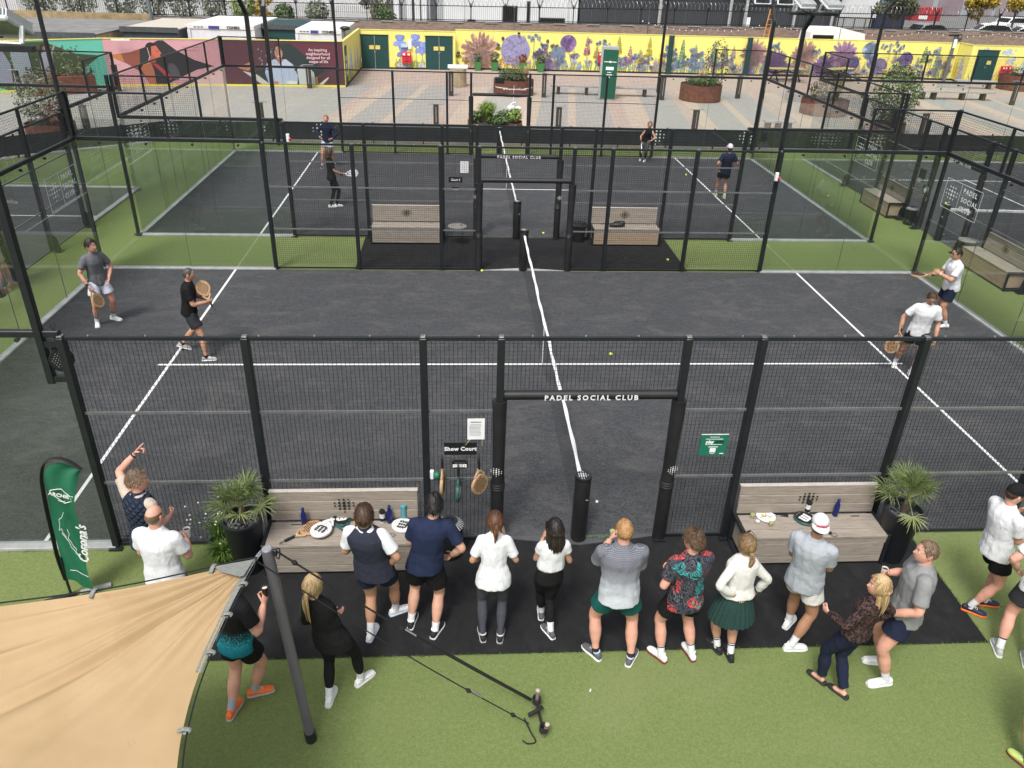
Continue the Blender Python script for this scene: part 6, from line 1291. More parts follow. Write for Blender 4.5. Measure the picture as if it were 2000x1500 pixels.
def mum(p, u, v, r, c, line=None, n=4):
    line = line or shade(c, .72)
    for k in range(n):
        q = r*(1-k/n*.86); m = int(26-4*k)
        for i in range(m):
            a = 2*math.pi*(i+.5*(k % 2))/m+rgp.uniform(-.12, .12); L = q*rgp.uniform(.88, 1.06)
            if v+L*math.sin(a) > 2.34: L = max(.1, (2.34-v)/max(.2, math.sin(a)))
            if v+L*math.sin(a) < .05: L = max(.05, (.05-v)/min(-.2, math.sin(a)))
            p.petal(u, v, L, q*.085, a, shade(c, rgp.uniform(.85, 1.2)+.05*k), line, .012)
def ballf(p, u, v, r, c):
    p.ell(u, v, r*1.02, r*1.02, shade(c, .62), n=24)
    for i in range(240):
        q = r*math.sqrt(rgp.uniform(0, 1)); a = rgp.uniform(0, 6.28); x, y = u+q*math.cos(a), v+q*math.sin(a)
        if .05 < y < 2.35: p.ell(x, y, rgp.uniform(.05, .09), .032, shade(c, rgp.uniform(.85, 1.4)), rgp.uniform(0, 3.1), 6)
def poppy(p, u, v, r, c, eye=True, droop=0):
    for a, L, w in ((2.6, 1, .62), (.55, 1, .62), (1.6, 1.0, .7), (4.1, .85, .6), (5.3, .85, .6)):
        p.petal(u, v, r*L, r*w, a+droop, shade(c, rgp.uniform(.9, 1.15)), shade(c, .5), .012)
    for i in range(14): a = rgp.uniform(0, 6.28); p.line([(u+.15*r*math.cos(a), v+.15*r*math.sin(a)), (u+.7*r*math.cos(a), v+.7*r*math.sin(a))], .012, shade(c, .55))
    if eye: p.ell(u, v, r*.17, r*.15, (.03, .02, .05), n=9)
def cluster(p, u, v, r, c, n=12):
    p.line([(u, max(.04, v-1.3)), (u+.05, v)], .025, (.10, .22, .10))
    for i in range(n):
        x, y = u+rgp.normal(0, r*.5), clipv(v+rgp.normal(0, r*.26)); q = rgp.uniform(.05, .085); p.ell(x, y, q*1.25, q*1.25, shade(c, .4), n=8); p.ell(x, y, q, q, shade(c, rgp.uniform(.85, 1.35)), n=8); p.ell(x, y, q*.25, q*.25, (.85, .75, .15), n=5)
def spike(p, u, v0, v1, c, w=.13, leaf=(.16, .33, .12)):
    p.line([(u, max(.04, v0-1.0)), (u, v1)], .03, leaf); n = int((v1-v0)/.12)
    for i in range(n):
        f = i/n; y = v0+(v1-v0)*f; q = w*(1.15-f)
        for s in (-1, 1): p.petal(u+s*.02, y, q*1.2, q*.34, (.25 if s > 0 else math.pi-.25)+rgp.uniform(-.5, .5), shade(c, rgp.uniform(.85, 1.2)), shade(c, .6), .008)
def lily(p, u, v, c, r=.15):
    p.line([(u-.05, .04), (u, v)], .02, (.25, .30, .15))
    for a in (.5, 1.1, 1.7, 2.4): p.petal(u, v, r*1.3, r*.3, a+rgp.uniform(-.15, .15), shade(c, rgp.uniform(.85, 1.2)), shade(c, .35), .012)
def blades(p, u0, u1, n, cs, h=.6):
    for i in range(n):
        u, L = rgp.uniform(u0, u1), rgp.uniform(.25, h); a = rgp.uniform(1.2, 1.95); p.petal(u, .05, L, .03, a, shade(cs[i % len(cs)], rgp.uniform(.7, 1.2)), INK if i % 3 == 0 else None, .008)
def cone(p, u, v, c=(.10, .22, .45)):
    for i in range(7): p.petal(u, v, .26, .035, -math.pi/2+(-.9+.3*i), (.75, .62, .06), (.30, .22, .03), .008)
    p.ell(u, v+.05, .115, .105, shade(c, .5), n=9); p.ell(u, v+.05, .10, .09, c, n=9)
def bulb(p, u, v): p.line([(u, .5), (u, v)], .022, (.2, .25, .12)); p.ell(u, v, .105, .13, INK, n=9); p.ell(u, v, .09, .115, (.40, .30, .30), n=9)
PUR, LIL, BLU, LBL, PNK, PEA, MAG, YL2 = (.56, .44, .78), (.52, .49, .82), (.32, .52, .80), (.50, .64, .88), (.85, .30, .52), (.88, .62, .52), (.76, .48, .76), (.84, .68, .06)
def board(label, a, c, h, col, name='hoarding', cap=True, foot=True, thick=.12, foot_col=(.012, .014, .016), group='painted hoardings round the plaza', capc=YEL):
    a, c = Vector((*a, 0)), Vector((*c, 0)); d = c-a; L = d.length; u = d/L; n = Vector((u.y, -u.x, 0)); t = thing(name, label, 'hoarding', a, 0, group); k = max(1, round(L/2.44))
    for i in range(k):
        p0, p1 = u*(L*i/k+.004), u*(L*(i+1)/k-.004); b = MB(); b.add([p0, p1, p1-n*thick, p0-n*thick]+[q+Vector((0, 0, h)) for q in (p0, p1, p1-n*thick, p0-n*thick)], [(0, 3, 2, 1), (4, 5, 6, 7), (0, 1, 5, 4), (1, 2, 6, 5), (2, 3, 7, 6), (3, 0, 4, 7)]); b.build('panel', mat('board_%d_%d_%d' % tuple(int(x*100) for x in col), col, .6, var=.04, scale=2), t, smooth=False)
    if foot: MB().bar(u*0+n*.02+Vector((0, 0, .05)), u*L+n*.02+Vector((0, 0, .05)), .04, .10).build('skirting', mat('skirt_%d' % int(foot_col[0]*100), foot_col, .6, var=.05), t, smooth=False)
    if cap: MB().bar(u*0-n*.06+Vector((0, 0, h+.02)), u*L-n*.06+Vector((0, 0, h+.02)), .17, .035).build('capping', mat('cap_yellow', shade(capc, .9), .6, var=.05), t, smooth=False)
    return t, Print(Vector((0, 0, 0)), u, n)
# the long flowered hoarding
t, p = board('long yellow hoarding painted with big flowers', (-1.75, 48.1), (33.2, 48.5), 2.4, YEL); X0 = -1.75
blades(p, .2, 34.5, 420, [(.30, .42, .10), (.60, .50, .06), (.50, .30, .25), (.24, .34, .16)], .75)
for u in np.arange(3.0, 34.4, .34): lily(p, u+rgp.uniform(-.12, .12), rgp.uniform(.18, .75), [(.58, .36, .60), (.70, .40, .52), LIL, BLU][rgp.integers(0, 4)], rgp.uniform(.09, .16))
for i in range(230):
    u = rgp.uniform(5, 34.6); v = abs(rgp.normal(.2, .6))+.35; c = [(.66, .46, .70), (.78, .52, .62), LIL, LBL, BLU, (.62, .66, .84), (.55, .62, .40)][rgp.integers(0, 7)]
    if v > 1.9: continue
    if i % 3 == 0: cluster(p, u, v, rgp.uniform(.18, .34), c, 9)
    elif i % 3 == 1: spike(p, u, max(.2, v-.5), v+.25, c, .12, (.34, .44, .22))
    else: lily(p, u, v, c, rgp.uniform(.12, .2))
mum(p, 1.65, 1.05, 1.30, PEA, (.62, .32, .27), 5)
for x, v in ((.2, .95), (.75, .62), (1.4, .80), (1.95, 1.62), (2.85, 1.5)): cone(p, x, v)
for i in range(60): p.ell(2.9+rgp.uniform(-.2, 1.6), rgp.uniform(.08, .85), .09, .05, shade((.75, .42, .14), rgp.uniform(.6, 1.3)), rgp.uniform(0, 3), 7)
ballf(p, 4.0, 1.25, .95, LIL)
for x, v in ((3.15, 1.95), (5.5, 1.15), (6.15, 1.85), (6.45, 1.55)): bulb(p, x, v)
for x, v, r in ((5.2, 2.0, .45), (5.9, 1.6, .28), (5.6, .95, .32), (9.85, 1.85, .42), (11.2, .55, .4), (13.1, .95, .35), (12.2, 1.1, .3)): cluster(p, x, v, r, LBL, 14)
poppy(p, 6.25, .38, .42, PUR); poppy(p, 6.9, 1.05, .50, LBL, False, .2); p.line([(6.9, .05), (6.9, .8)], .04, (.25, .35, .15)); p.line([(7.9, .05), (7.8, .6), (7.6, 1.3)], .045, (.25, .32, .14)); poppy(p, 7.55, 1.72, .55, (.46, .30, .66))
for x, a, c, k in ((8.85, 1.1, 2.25, PNK), (9.5, .9, 1.6, YL2), (11.0, 1.2, 2.3, YL2), (11.8, .7, 1.75, PNK), (12.5, .6, 1.5, YL2), (13.1, 1.1, 2.3, YL2), (14.0, .8, 1.6, YL2)): spike(p, x, a, c, k, .17)
for x, a, c, k in ((15.4, .4, 2.25, (.25, .48, .32)), (16.3, .5, 1.9, BLU), (16.8, .4, 1.3, BLU), (17.6, .9, 2.2, (.36, .50, .45)), (18.4, .6, 2.0, PUR), (15.0, .3, .8, BLU)): spike(p, x, a, c, k, .22)
for x, v, r in ((16.2, 1.2, .5), (15.7, .75, .45), (21.9, 1.9, .3), (24.8, 1.6, .35), (30.0, 2.05, .6), (30.7, 1.95, .4), (33.2, 1.8, .4)): cluster(p, x, v, r, LBL, 16)
mum(p, 20.4, 1.35, .95, (.70, .44, .44)); mum(p, 22.0, .85, .9, (.44, .27, .58)); mum(p, 24.0, 1.35, .95, (.70, .45, .40)); mum(p, 25.5, .62, .85, (.44, .27, .60)); mum(p, 26.8, 1.45, 1.02, MAG); poppy(p, 20.2, .22, .42, PUR)
poppy(p, 28.6, 1.75, .58, LBL); poppy(p, 27.5, .85, .50, (.28, .22, .55)); poppy(p, 29.5, .75, .55, PUR); poppy(p, 28.9, 1.0, .40, LIL); poppy(p, 31.3, 1.25, .50, (.38, .24, .60))
for x, a, c, k in ((30.6, .3, .9, LIL), (32.2, .4, 1.5, LIL), (32.6, 1.2, 2.2, (.24, .42, .20)), (33.6, .5, 2.2, (.36, .48, .50)), (34.4, .4, 2.1, (.50, .46, .16))): spike(p, x, a, c, k, .18)
p.build(t)
for x in (12.75, 18.15): MB().box((x-X0, -.10, 1.22), (.34, .12, 2.44)).build('green_post', mat('post_green', (.010, .045, .045), .6, var=.08), t, smooth=False)
MB().box((4.2, -.10, 2.30), (.16, .12, .12)).build('wall_camera', BLK, t, smooth=False)
# the part with two pairs of doors, and its return
DOORG = mat('door_green', (.008, .056, .055), .55, var=.08, scale=3); REDB = mat('fire_red', (.62, .015, .04), .5, var=.08); SIGNY = mat('sign_yellow', (.72, .60, .16), .6, var=.15, scale=20)
def door(par, u, w, h, n, ux, leafs=2, sign=True):
    rz = math.atan2(ux.y, ux.x); b = MB(); b.box((0, 0, h/2), (w, .05, h)); f = b.build('door', DOORG, par, ux*u+n*.035+Vector((0, 0, .02)), smooth=False); f.rotation_euler[2] = rz
    b = MB(); b.box((0, -.03, h/2), (.03, .02, h-.02)); 
    if leafs == 2: b.build('leaf_joint', STEEL, f, smooth=False)
    b = MB(); b.box((0, -.045, h*.5), (.05, .05, .10)); b.box((.05, -.06, h*.52), (.10, .02, .025)); b.build('handle', STEEL, f, smooth=False)
    if sign:
        for s in ((-1, 1) if leafs == 2 else (1,)): MB().box((s*.20, -.032, h*.64), (.30, .008, .24)).build('door_sign', SIGNY, f, smooth=False)
    MB().box((0, -.03, h+.02), (w+.08, .03, .05)).build('lintel', BLK, f, smooth=False)
t, p = board('yellow hoarding with two pairs of green double doors and painted irises', (-7.9, 47.3), (-1.75, 47.6), 2.32, YEL); ux = Vector((6.15, .3, 0)).normalized(); n = Vector((ux.y, -ux.x, 0))
blades(p, 2.0, 4.1, 60, [(.20, .36, .10), (.5, .4, .05)], .6)
for x, v in ((2.55, 1.7), (3.55, 1.75), (2.75, 1.05), (3.95, 1.3)):
    p.line([(x, .05), (x+.05, v)], .045, (.18, .34, .10))
    for a, L in ((2.2, .42), (.9, .42), (1.57, .38), (3.7, .48), (5.7, .48), (4.7, .42)): p.petal(x, v, L, .13, a, shade((.22, .30, .68), rgp.uniform(.85, 1.25)), (.07, .08, .25), .014)
for x in (2.5, 3.9, 2.95): spike(p, x, .15, .6, LIL, .15)
p.build(t); door(t, .90, 1.78, 2.0, n, ux); door(t, 5.08, 1.78, 2.0, n, ux)
def red_box(label, x, y, z, w=.55, rz=0):
    t = thing('extinguisher_box', label, 'extinguisher box', (x, y, z), rz, 'red fire boxes on the hoardings'); MB().box((0, -.14, 0), (w, .25, .68), ch=.03).build('case', REDB, t)
    for s in (-1, 1): MB().box((s*w*.26, -.27, .22), (w*.26, .01, .12)).build('label_plate', WHITE, t, smooth=False)
    b = MB(); b.box((0, -.27, .08), (w*.7, .01, .03)); b.box((w*.04, -.27, -.05), (w*.25, .01, .03)); b.box((w*.05, -.27, -.2), (w*.4, .012, .05)); b.build('print_lines', RBLACK, t, smooth=False, kind='stuff')
red_box('red fire box between the two green double doors', -4.95, 47.4, .72, .6); red_box('red fire box half hidden behind the green totem', 8.05, 48.15, .95, .34); red_box('left one of two slim red boxes beside the right hand door', 35.75, 46.95, .85, .36); red_box('right one of two slim red boxes beside the right hand door', 36.2, 46.95, .85, .36)
t4 = thing('wall_notice', 'small pale notices above the red fire box', 'notice', (-4.9, 47.35, 1.45)); MB().box((-.18, -.03, 0), (.42, .01, .22)).build('paper', mat('notice_blue', (.45, .65, .74), .6), t4, smooth=False); MB().box((.18, -.03, .08), (.22, .01, .55)).build('paper', WHITE, t4, smooth=False)
t, p = board('short yellow return hoarding with white symbols on a green strip', (-7.92, 39.1), (-7.92, 47.3), 2.36, YEL)
for x, c in ((2.6, LBL), (3.2, BLU), (5.0, LIL), (6.3, PUR)): spike(p, x, .5, 1.9, c, .3)
blades(p, 1.6, 8, 50, [(.3, .36, .08), (.5, .4, .05)], 1.0); p.poly([(.25, .04), (1.25, .04), (1.25, 2.1), (.25, 2.1)], (.008, .065, .05))
for v in (.65, 1.05, 1.45): p.ell(.75, v, .22, .15, (.75, .78, .78), n=10); p.ell(.75, v-.14, .1, .06, (.75, .78, .78), n=8)
p.build(t)
# the right hand part with its doors
t, p = board('right hand yellow hoarding with green doors and painted flowers', (33.25, 46.95), (46, 46.95), 2.42, YEL); ux = Vector((1, 0, 0)); n = Vector((0, -1, 0)); blades(p, 0, 12, 120, [(.3, .4, .1), (.6, .3, .3), (.55, .45, .06)], 1.0)
for x, v in ((2.6, 2.0), (3.0, 1.5)): cluster(p, x, v, .4, LBL, 14)
for x, a, c, k in ((2.3, .2, .9, YL2), (3.9, .4, 2.2, LBL), (1.0, 2.05, 2.35, LIL)): spike(p, x, a, c, k, .18)
p.build(t); door(t, 1.15, 1.5, 2.1, n, ux, 1); door(t, 5.2, 1.7, 2.1, n, ux, 1)
t, p = board('short yellow side hoarding painted with purple spikes by the lamp post', (33.22, 48.5), (33.22, 46.95), 2.42, YEL); spike(p, .8, .2, 1.7, LIL, .3); spike(p, .3, .3, 1.2, YL2, .3); p.build(t)
# three advertising hoardings on the left
t, p = board('dark purple advertising hoarding with a smiling woman in a pale shirt', (-14.45, 38.52), (-7.95, 39.06), 2.36, (.085, .030, .042), foot_col=(.78, .68, .10)); L = 6.52
def star(pts, k=.0): return pts
p.poly([(2.2, .95), (2.6, 1.35), (3.2, 2.22), (3.75, 2.22), (4.6, 1.5), (5.6, .85), (4.75, .5), (4.0, .12), (2.3, .12), (1.2, .62)], (.020, .034, .034)); p.poly([(3.75, 2.22), (6.3, 2.22), (6.3, 1.3), (5.6, .85), (4.6, 1.5)], (.115, .028, .045)); p.poly([(.75, .95), (1.6, 1.32), (1.75, 1.05), (1.3, .80)], (.42, .16, .10)); p.poly([(1.0, .80), (1.75, .62), (2.4, .12), (1.95, .12)], (.48, .46, .42))
for i in range(26): p.ell(rgp.uniform(1.9, 2.9), rgp.uniform(1.0, 2.0), .05, .03, shade((.10, .16, .15), rgp.uniform(.4, 2.2)), rgp.uniform(0, 3), 6)
p.poly([(2.35, .12), (2.2, .7), (2.35, 1.2), (2.75, 1.42), (3.4, 1.42), (3.75, 1.15), (3.95, .6), (3.9, .12)], (.40, .46, .58)); p.poly([(2.35, .12), (2.2, .7), (2.5, .75), (2.75, .12)], (.30, .37, .52)); p.poly([(2.85, 1.42), (3.05, 1.15), (3.3, 1.42)], (.30, .15, .10)); p.ell(3.03, 1.80, .27, .40, (.035, .025, .022), n=16); p.ell(3.03, 1.74, .215, .33, (.40, .215, .145), n=16); p.ell(3.02, 1.98, .22, .16, (.035, .025, .022), n=12); p.ell(3.02, 1.95, .15, .13, (.40, .215, .145), n=10)
for s in (-1, 1): p.ell(3.02+s*.085, 1.79, .035, .016, (.05, .03, .03), n=8); p.line([(3.02+s*.04, 1.85), (3.02+s*.13, 1.86)], .018, (.06, .04, .03))
p.ell(3.03, 1.71, .03, .05, (.33, .17, .11), n=8); p.ell(3.03, 1.56, .10, .045, (.45, .10, .10), n=10); p.ell(3.03, 1.57, .08, .022, (.8, .78, .75), n=10)
p.poly([(4.0, .12), (3.95, .9), (4.15, 1.12), (4.55, 1.05), (4.85, .75), (4.9, .12)], (.50, .54, .52)); p.poly([(4.9, .12), (4.9, .5), (5.0, .55), (5.05, .12)], (.36, .20, .06)); p.poly([(5.05, .12), (5.6, .52), (5.65, .48), (5.3, .12)], (.55, .53, .45)); p.ell(2.75, .2, .16, .08, (.40, .2, .13), n=10); p.ell(3.6, .22, .3, .1, (.58, .62, .62), n=10)
for i in range(16): u = 2.4+rgp.uniform(0, 1.4); p.line([(u, rgp.uniform(.2, .6)), (u+rgp.uniform(-.1, .1), rgp.uniform(.7, 1.2))], .02, (.32, .38, .52))
p.build(t, 'portrait_print'); u_ = Vector((6.5, .54, 0)).normalized(); n_ = Vector((u_.y, -u_.x, 0)); PTXT = mat('text_pink', (.72, .52, .54), .6, var=0)
for i, w in enumerate(('An inspiring', 'neighbourhood', 'designed for all', 'stages of life')): text('lettering', w, .21, PTXT, frame(u_*5.15+n_*.03+Vector((0, 0, 1.92-.2*i)), u_, (0, 0, 1)), t, bold=.004, extrude=.001)
PINK = (.62, .33, .36)
t, p = board('pink advertising hoarding with a dark star and a face in profile', (-20.2, 37.45), (-14.45, 38.52), 2.36, PINK, foot_col=(.78, .68, .10)); 
p.poly([(.15, 1.55), (1.3, 1.72), (2.0, 1.95), (2.75, 2.3), (3.0, 2.3), (3.6, 1.8), (4.4, 1.35), (5.4, 1.02), (4.5, .85), (3.7, .5), (2.9, .12), (2.0, .12), (1.6, .75), (1.0, 1.15)], (.028, .026, .030)); p.poly([(.15, 1.55), (1.3, 1.72), (1.75, 1.85), (1.6, .78), (1.0, 1.15)], (.25, .075, .05)); p.poly([(.15, 1.55), (.8, 1.63), (.9, 1.22)], (.48, .19, .06)); p.ell(2.35, 1.85, .32, .36, (.02, .016, .018), n=12); p.poly([(2.35, 2.0), (2.6, 2.05), (2.72, 1.82), (2.82, 1.66), (2.72, 1.6), (2.74, 1.5), (2.62, 1.36), (2.42, 1.40), (2.3, 1.6)], (.52, .14, .08)); p.poly([(2.35, 1.6), (2.5, 1.42), (2.45, 1.2), (2.15, 1.2), (2.2, 1.5)], (.40, .10, .06)); p.poly([(1.65, .9), (1.85, 1.15), (2.2, 1.22), (2.3, .8), (2.3, .12), (1.95, .12)], (.45, .15, .08)); p.poly([(2.25, 1.15), (2.5, 1.15), (3.2, .45), (3.05, .3)], (.42, .05, .06)); p.line([(2.15, 1.95), (2.2, 1.5), (2.05, 1.15)], .035, (.55, .42, .38)); p.ell(2.62, 1.76, .05, .02, (.05, .03, .03)); p.ell(3.3, .75, .25, .45, (.09, .085, .10), .3, 12)
for r in range(2): p.line([(3.9, 1.98-.16*r), (4.75, 1.98-.16*r)], .035, (.45, .24, .26))
p.build(t, 'portrait_print'); MB().box((1.0, -.12, 2.34), (.9, .06, .07), rz=.18).build('strip_light', WHITE, t, smooth=False)
TEAL = (.16, .62, .47)
t, p = board('teal advertising hoarding with two figures among foliage', (-31, 30.2), (-20.2, 37.45), 2.36, TEAL, foot_col=(.78, .68, .10)); o_ = 5.0
p.poly([(o_+.2, .95), (o_+1.7, 1.9), (o_+3.4, 2.3), (o_+5.3, 2.3), (o_+6.6, 1.7), (o_+7.8, 1.55), (o_+6.9, 1.0), (o_+6.3, .12), (o_+3.2, .12), (o_+1.7, .8)], (.07, .10, .05))
for i in range(420): p.ell(o_+rgp.uniform(1.2, 6.8), rgp.uniform(.25, 2.2)*.95, rgp.uniform(.05, .12), .04, shade((.10, .135, .06), rgp.uniform(.3, 2.4)), rgp.uniform(0, 3.1), 6)
p.poly([(o_+2.3, .45), (o_+2.4, 1.6), (o_+2.8, 1.95), (o_+3.4, 1.9), (o_+3.6, 1.3), (o_+3.5, .45)], (.30, .33, .40)); p.ell(o_+2.95, 2.05, .2, .22, (.04, .03, .03), n=12); p.ell(o_+3.05, 2.0, .12, .15, (.30, .16, .11), n=10); p.poly([(o_+3.7, .3), (o_+3.7, 2.1), (o_+4.5, 2.1), (o_+4.5, .3)], (.32, .38, .42)); p.poly([(o_+4.9, .9), (o_+4.95, 1.7), (o_+5.2, 1.85), (o_+5.55, 1.7), (o_+5.5, .95)], (.42, .42, .50)); p.poly([(o_+4.95, .3), (o_+4.9, .9), (o_+5.5, .95), (o_+5.4, .3)], (.50, .30, .36)); p.ell(o_+5.2, 2.0, .17, .19, (.05, .035, .03), n=12); p.ell(o_+5.26, 1.97, .1, .13, (.32, .17, .12), n=10); p.line([(o_+5.5, 1.7), (o_+5.75, 2.15)], .09, (.40, .36, .36)); p.line([(o_+3.72, 2.1), (o_+4.5, 2.1), (o_+4.5, .3)], .05, (.03, .035, .04))
p.build(t, 'portrait_print')
# ---------------------------------------------------------------- things on the plaza
POSTW = mat('oak_post', (.055, .040, .032), .85, var=.3, scale=8); CORTEN = mat('corten_steel', (.155, .058, .036), .75, .1, var=.3, scale=5, bump=.2); SLAB = mat('stone_slab', (.36, .355, .345), .8, var=.12)
for i, (x, y, h, c) in enumerate(((-2.57, 28.16, .95, 'nearest on the left of the far court doorway'), (2.93, 28.11, .95, 'nearest on the right of the far court doorway'), (9.17, 28.0, .97, 'behind the bent player in the black vest'), (-10.0, 27.1, 1.05, 'between the windbreak and the purple hoarding'), (-9.84, 38.43, 1.2, 'in front of the purple hoarding'), (-1.97, 36.83, 1.25, 'left of the corten planter with the sign'), (3.14, 37.0, 1.25, 'right of the corten planter with the sign'), (9.76, 37.0, 1.25, 'right of the green totem and its benches'), (14.46, 38.15, 1.2, 'right of the corten planter with the shrub'), (30.86, 37.93, 1.3, 'at the right edge near the red boxes'), (-19.26, 35.97, 1.3, 'in front of the pink hoarding'), (-22.98, 33.5, 1.25, 'in front of the teal hoarding'), (-16.8, 25.9, 1.0, 'behind the left court glass'), (18.3, 27.2, 1.05, 'right of the potted bush, nearer one'), (19.9, 27.9, 1.05, 'right of the potted bush, farther one'))):
    t = thing('timber_bollard', 'dark timber bollard with thin metal crosspiece, '+c, 'bollard', (x, y, 0), random.uniform(-.15, .15), 'timber bollards on the plaza'); MB().box((0, 0, h/2), (.24, .20, h), ch=.012).build('timber', POSTW, t, smooth=False); b = MB(); b.box((0, 0, h+.012), (.62, .10, .024)); b.build('crosspiece', STEEL, t, smooth=False); MB().box((.0, -.105, h*.55), (.03, .01, h*.7)).build('metal_strip', STEEL, t, smooth=False)
def leaves(b, c, r, n, rg, sz=.06, squash=1, up=.3):
    for i in range(n):
        d = Vector(rg.normal(0, 1, 3)); d.normalize(); q = rg.uniform(.35, 1)**.5; p = Vector(c)+Vector((d.x*r[0], d.y*r[1], d.z*r[2]))*q; nn = (d+Vector(rg.normal(0, .6, 3))+Vector((0, 0, up))).normalized(); x = nn.cross(Vector(rg.normal(0, 1, 3))); x.normalize(); y = nn.cross(x); s = sz*rg.uniform(.6, 1.3)
        b.add([p-x*s*.5, p+y*s, p+x*s*.5, p-y*s], [(0, 3, 2, 1)])
LFG = {k: leaf_mat('leaf_'+k, a, c) for k, (a, c) in dict(mid=((.03, .06, .02), (.12, .19, .06)), grey=((.07, .09, .06), (.22, .25, .17)), yellow=((.20, .14, .02), (.52, .38, .05)), olive=((.05, .06, .03), (.16, .17, .09)), lime=((.09, .17, .03), (.26, .36, .08)), red=((.14, .04, .03), (.36, .13, .08)), straw=((.30, .22, .10), (.58, .46, .25))).items()}
def planter(label, x, y, r, h, plants, seed, name='round_planter', lettering=False):
    rg = np.random.default_rng(seed); t = thing(name, label, 'planter', (x, y, 0), 0, 'corten steel planters on the plaza'); MB().lathe([(r*.97, 0), (r, .02), (r, h), (r*.965, h), (r*.96, h-.10), (.0001, h-.08)], n=44).build('drum', CORTEN, t); MB().lathe([(r*.95, h-.09), (r*.5, h-.04), (.0001, h-.02)], n=24).build('soil', SOIL, t)
    for (nm, m, px, py, pr, ph, n, kind) in plants:
        b = MB()
        if kind == 'tuft': tuft(b, (px, py, h-.05), ph, pr, n, rg, .009, .7)
        else:
            leaves(b, (px, py, h+ph*.45), (pr, pr, ph*.55), n, rg, .07)
            for i in range(5): a = rg.uniform(0, 6.28); b.tube([(px, py, h-.05), (px+pr*.6*math.cos(a), py+pr*.6*math.sin(a), h+ph*.7)], .008, 4)
        b.build(nm, LFG[m], t, kind='stuff')
    if lettering:
        M = Matrix.Translation((0, 0, h*.42)); b = MB(); n = 40
        for i in range(n):
            a = R(-158+136*i/n)
            if -112 < math.degrees(a) < -66: continue
            for k in (0,): p0, p1 = (r*1.004*math.cos(a), r*1.004*math.sin(a)), (r*1.004*math.cos(a+R(3.4)), r*1.004*math.sin(a+R(3.4))); b.add([(*p0, h*.52), (*p1, h*.52), (*p1, h*.57), (*p0, h*.57)], [(0, 1, 2, 3)])
        b.build('print_lines', FROST, t, kind='stuff'); text('lettering', '# thameswelcome', .17, FROST, frame((0, -r*1.01, h*.53), (1, 0, 0), (0, 0, 1)), t, bold=.002, extrude=.001)
    return t
planter('round corten planter with lettering behind the far fence doorway', 1.51, 37.9, 1.12, .80, [('grasses', 'lime', .35, 0, .45, .9, 160, 'tuft'), ('shrub', 'mid', -.3, .1, .6, .55, 500, 'l'), ('grasses', 'straw', .6, -.2, .4, .9, 120, 'tuft'), ('shrub', 'olive', .2, -.4, .5, .4, 300, 'l')], 2, lettering=True)
planter('round corten planter with bright green grass right behind the windbreak', 0, 26.75, 1.18, .55, [('grasses', 'lime', -.35, -.05, .62, 1.0, 620, 'tuft'), ('shrub', 'mid', -.85, -.2, .3, .45, 260, 'l'), ('shrub', 'mid', .1, -.5, .5, .3, 420, 'l'), ('shrub', 'lime', .85, -.1, .32, .6, 300, 'l'), ('shrub', 'mid', .5, .5, .5, .4, 300, 'l')], 3)
for dx, dy, h in ((-.45, .2, 1.9), (.75, .1, 2.0), (.15, .4, 1.4)):
    b = MB(); b.cyl((0, 0, .5), (.04, 0, h), .012, .012, 6); tag(b.build('white_stick', WHITE, loc=(dx, 26.75+dy, 0)), 'thin white stick standing in the planter, '+('left one' if dx < 0 else 'right one with the white scoop' if dx > .5 else 'short middle one'), 'stick')
t = thing('white_ornament', 'white curled ornament in the planter behind the windbreak', 'ornament', (.72, 26.75, .95)); b = MB(); b.ell((0, 0, .1), (.22, .10, .16), Matrix.Rotation(.5, 3, 'Y'), 14, 8); b.ell((.25, 0, .12), (.16, .10, .10), None, 12, 8); b.build('shell', WHITE, t); b = MB(); b.tube(cat_rom([(-.1, 0, .15), (0, 0, .34), (.16, 0, .38)], 5), [.07]*5+[.03]*6, 8, flat=.5); b.build('crest', WHITE, t)
planter('round corten planter with a tall thin shrub right of the totem', 12.0, 37.3, 1.15, .85, [('shrub', 'mid', 0, 0, .95, .4, 700, 'l'), ('grasses', 'straw', .0, -.2, .4, .9, 240, 'tuft'), ('tall_shrub', 'olive', .75, .1, .75, 2.4, 520, 'l')], 5)
planter('corten pot with a large green bush behind the right court', 18.6, 28.6, .75, .5, [('bush', 'mid', 0, 0, 1.15, 2.7, 2600, 'l'), ('shrub', 'red', .1, -.6, .25, .4, 90, 'l')], 6); planter('round corten planter at the right edge by the red boxes', 35.4, 44.6, 1.1, .9, [('shrub', 'olive', 0, 0, .8, .5, 300, 'l')], 7)
planter('corten planter with yellowing shrubs behind the right court glass', 17.6, 33.6, 1.2, .75, [('shrub', 'olive', -.2, 0, .9, .9, 600, 'l'), ('grasses', 'yellow', .4, -.2, .5, 1.2, 260, 'tuft')], 8); planter('corten pot with a leafy shrub at the left edge beyond the fence', -17.6, 24.6, .9, .55, [('bush', 'grey', -.2, .2, 1.0, 1.9, 1300, 'l'), ('shrub', 'red', .3, -.2, .5, .9, 200, 'l')], 9)
t = thing('planter_box', 'long corten planter box in front of the teal hoarding', 'planter', (-21.6, 34.9, 0), R(32), 'corten steel planters on the plaza'); MB().box((0, 0, .42), (3.1, 1.0, .84), ch=.01).build('box', CORTEN, t, smooth=False); b = MB(); rgq = np.random.default_rng(4)
for x in (-1.1, -.3, .5, 1.2): leaves(b, (x, 0, 1.0), (.45, .4, .35), 180, rgq, .07)
b.build('shrub', LFG['olive'], t, kind='stuff')
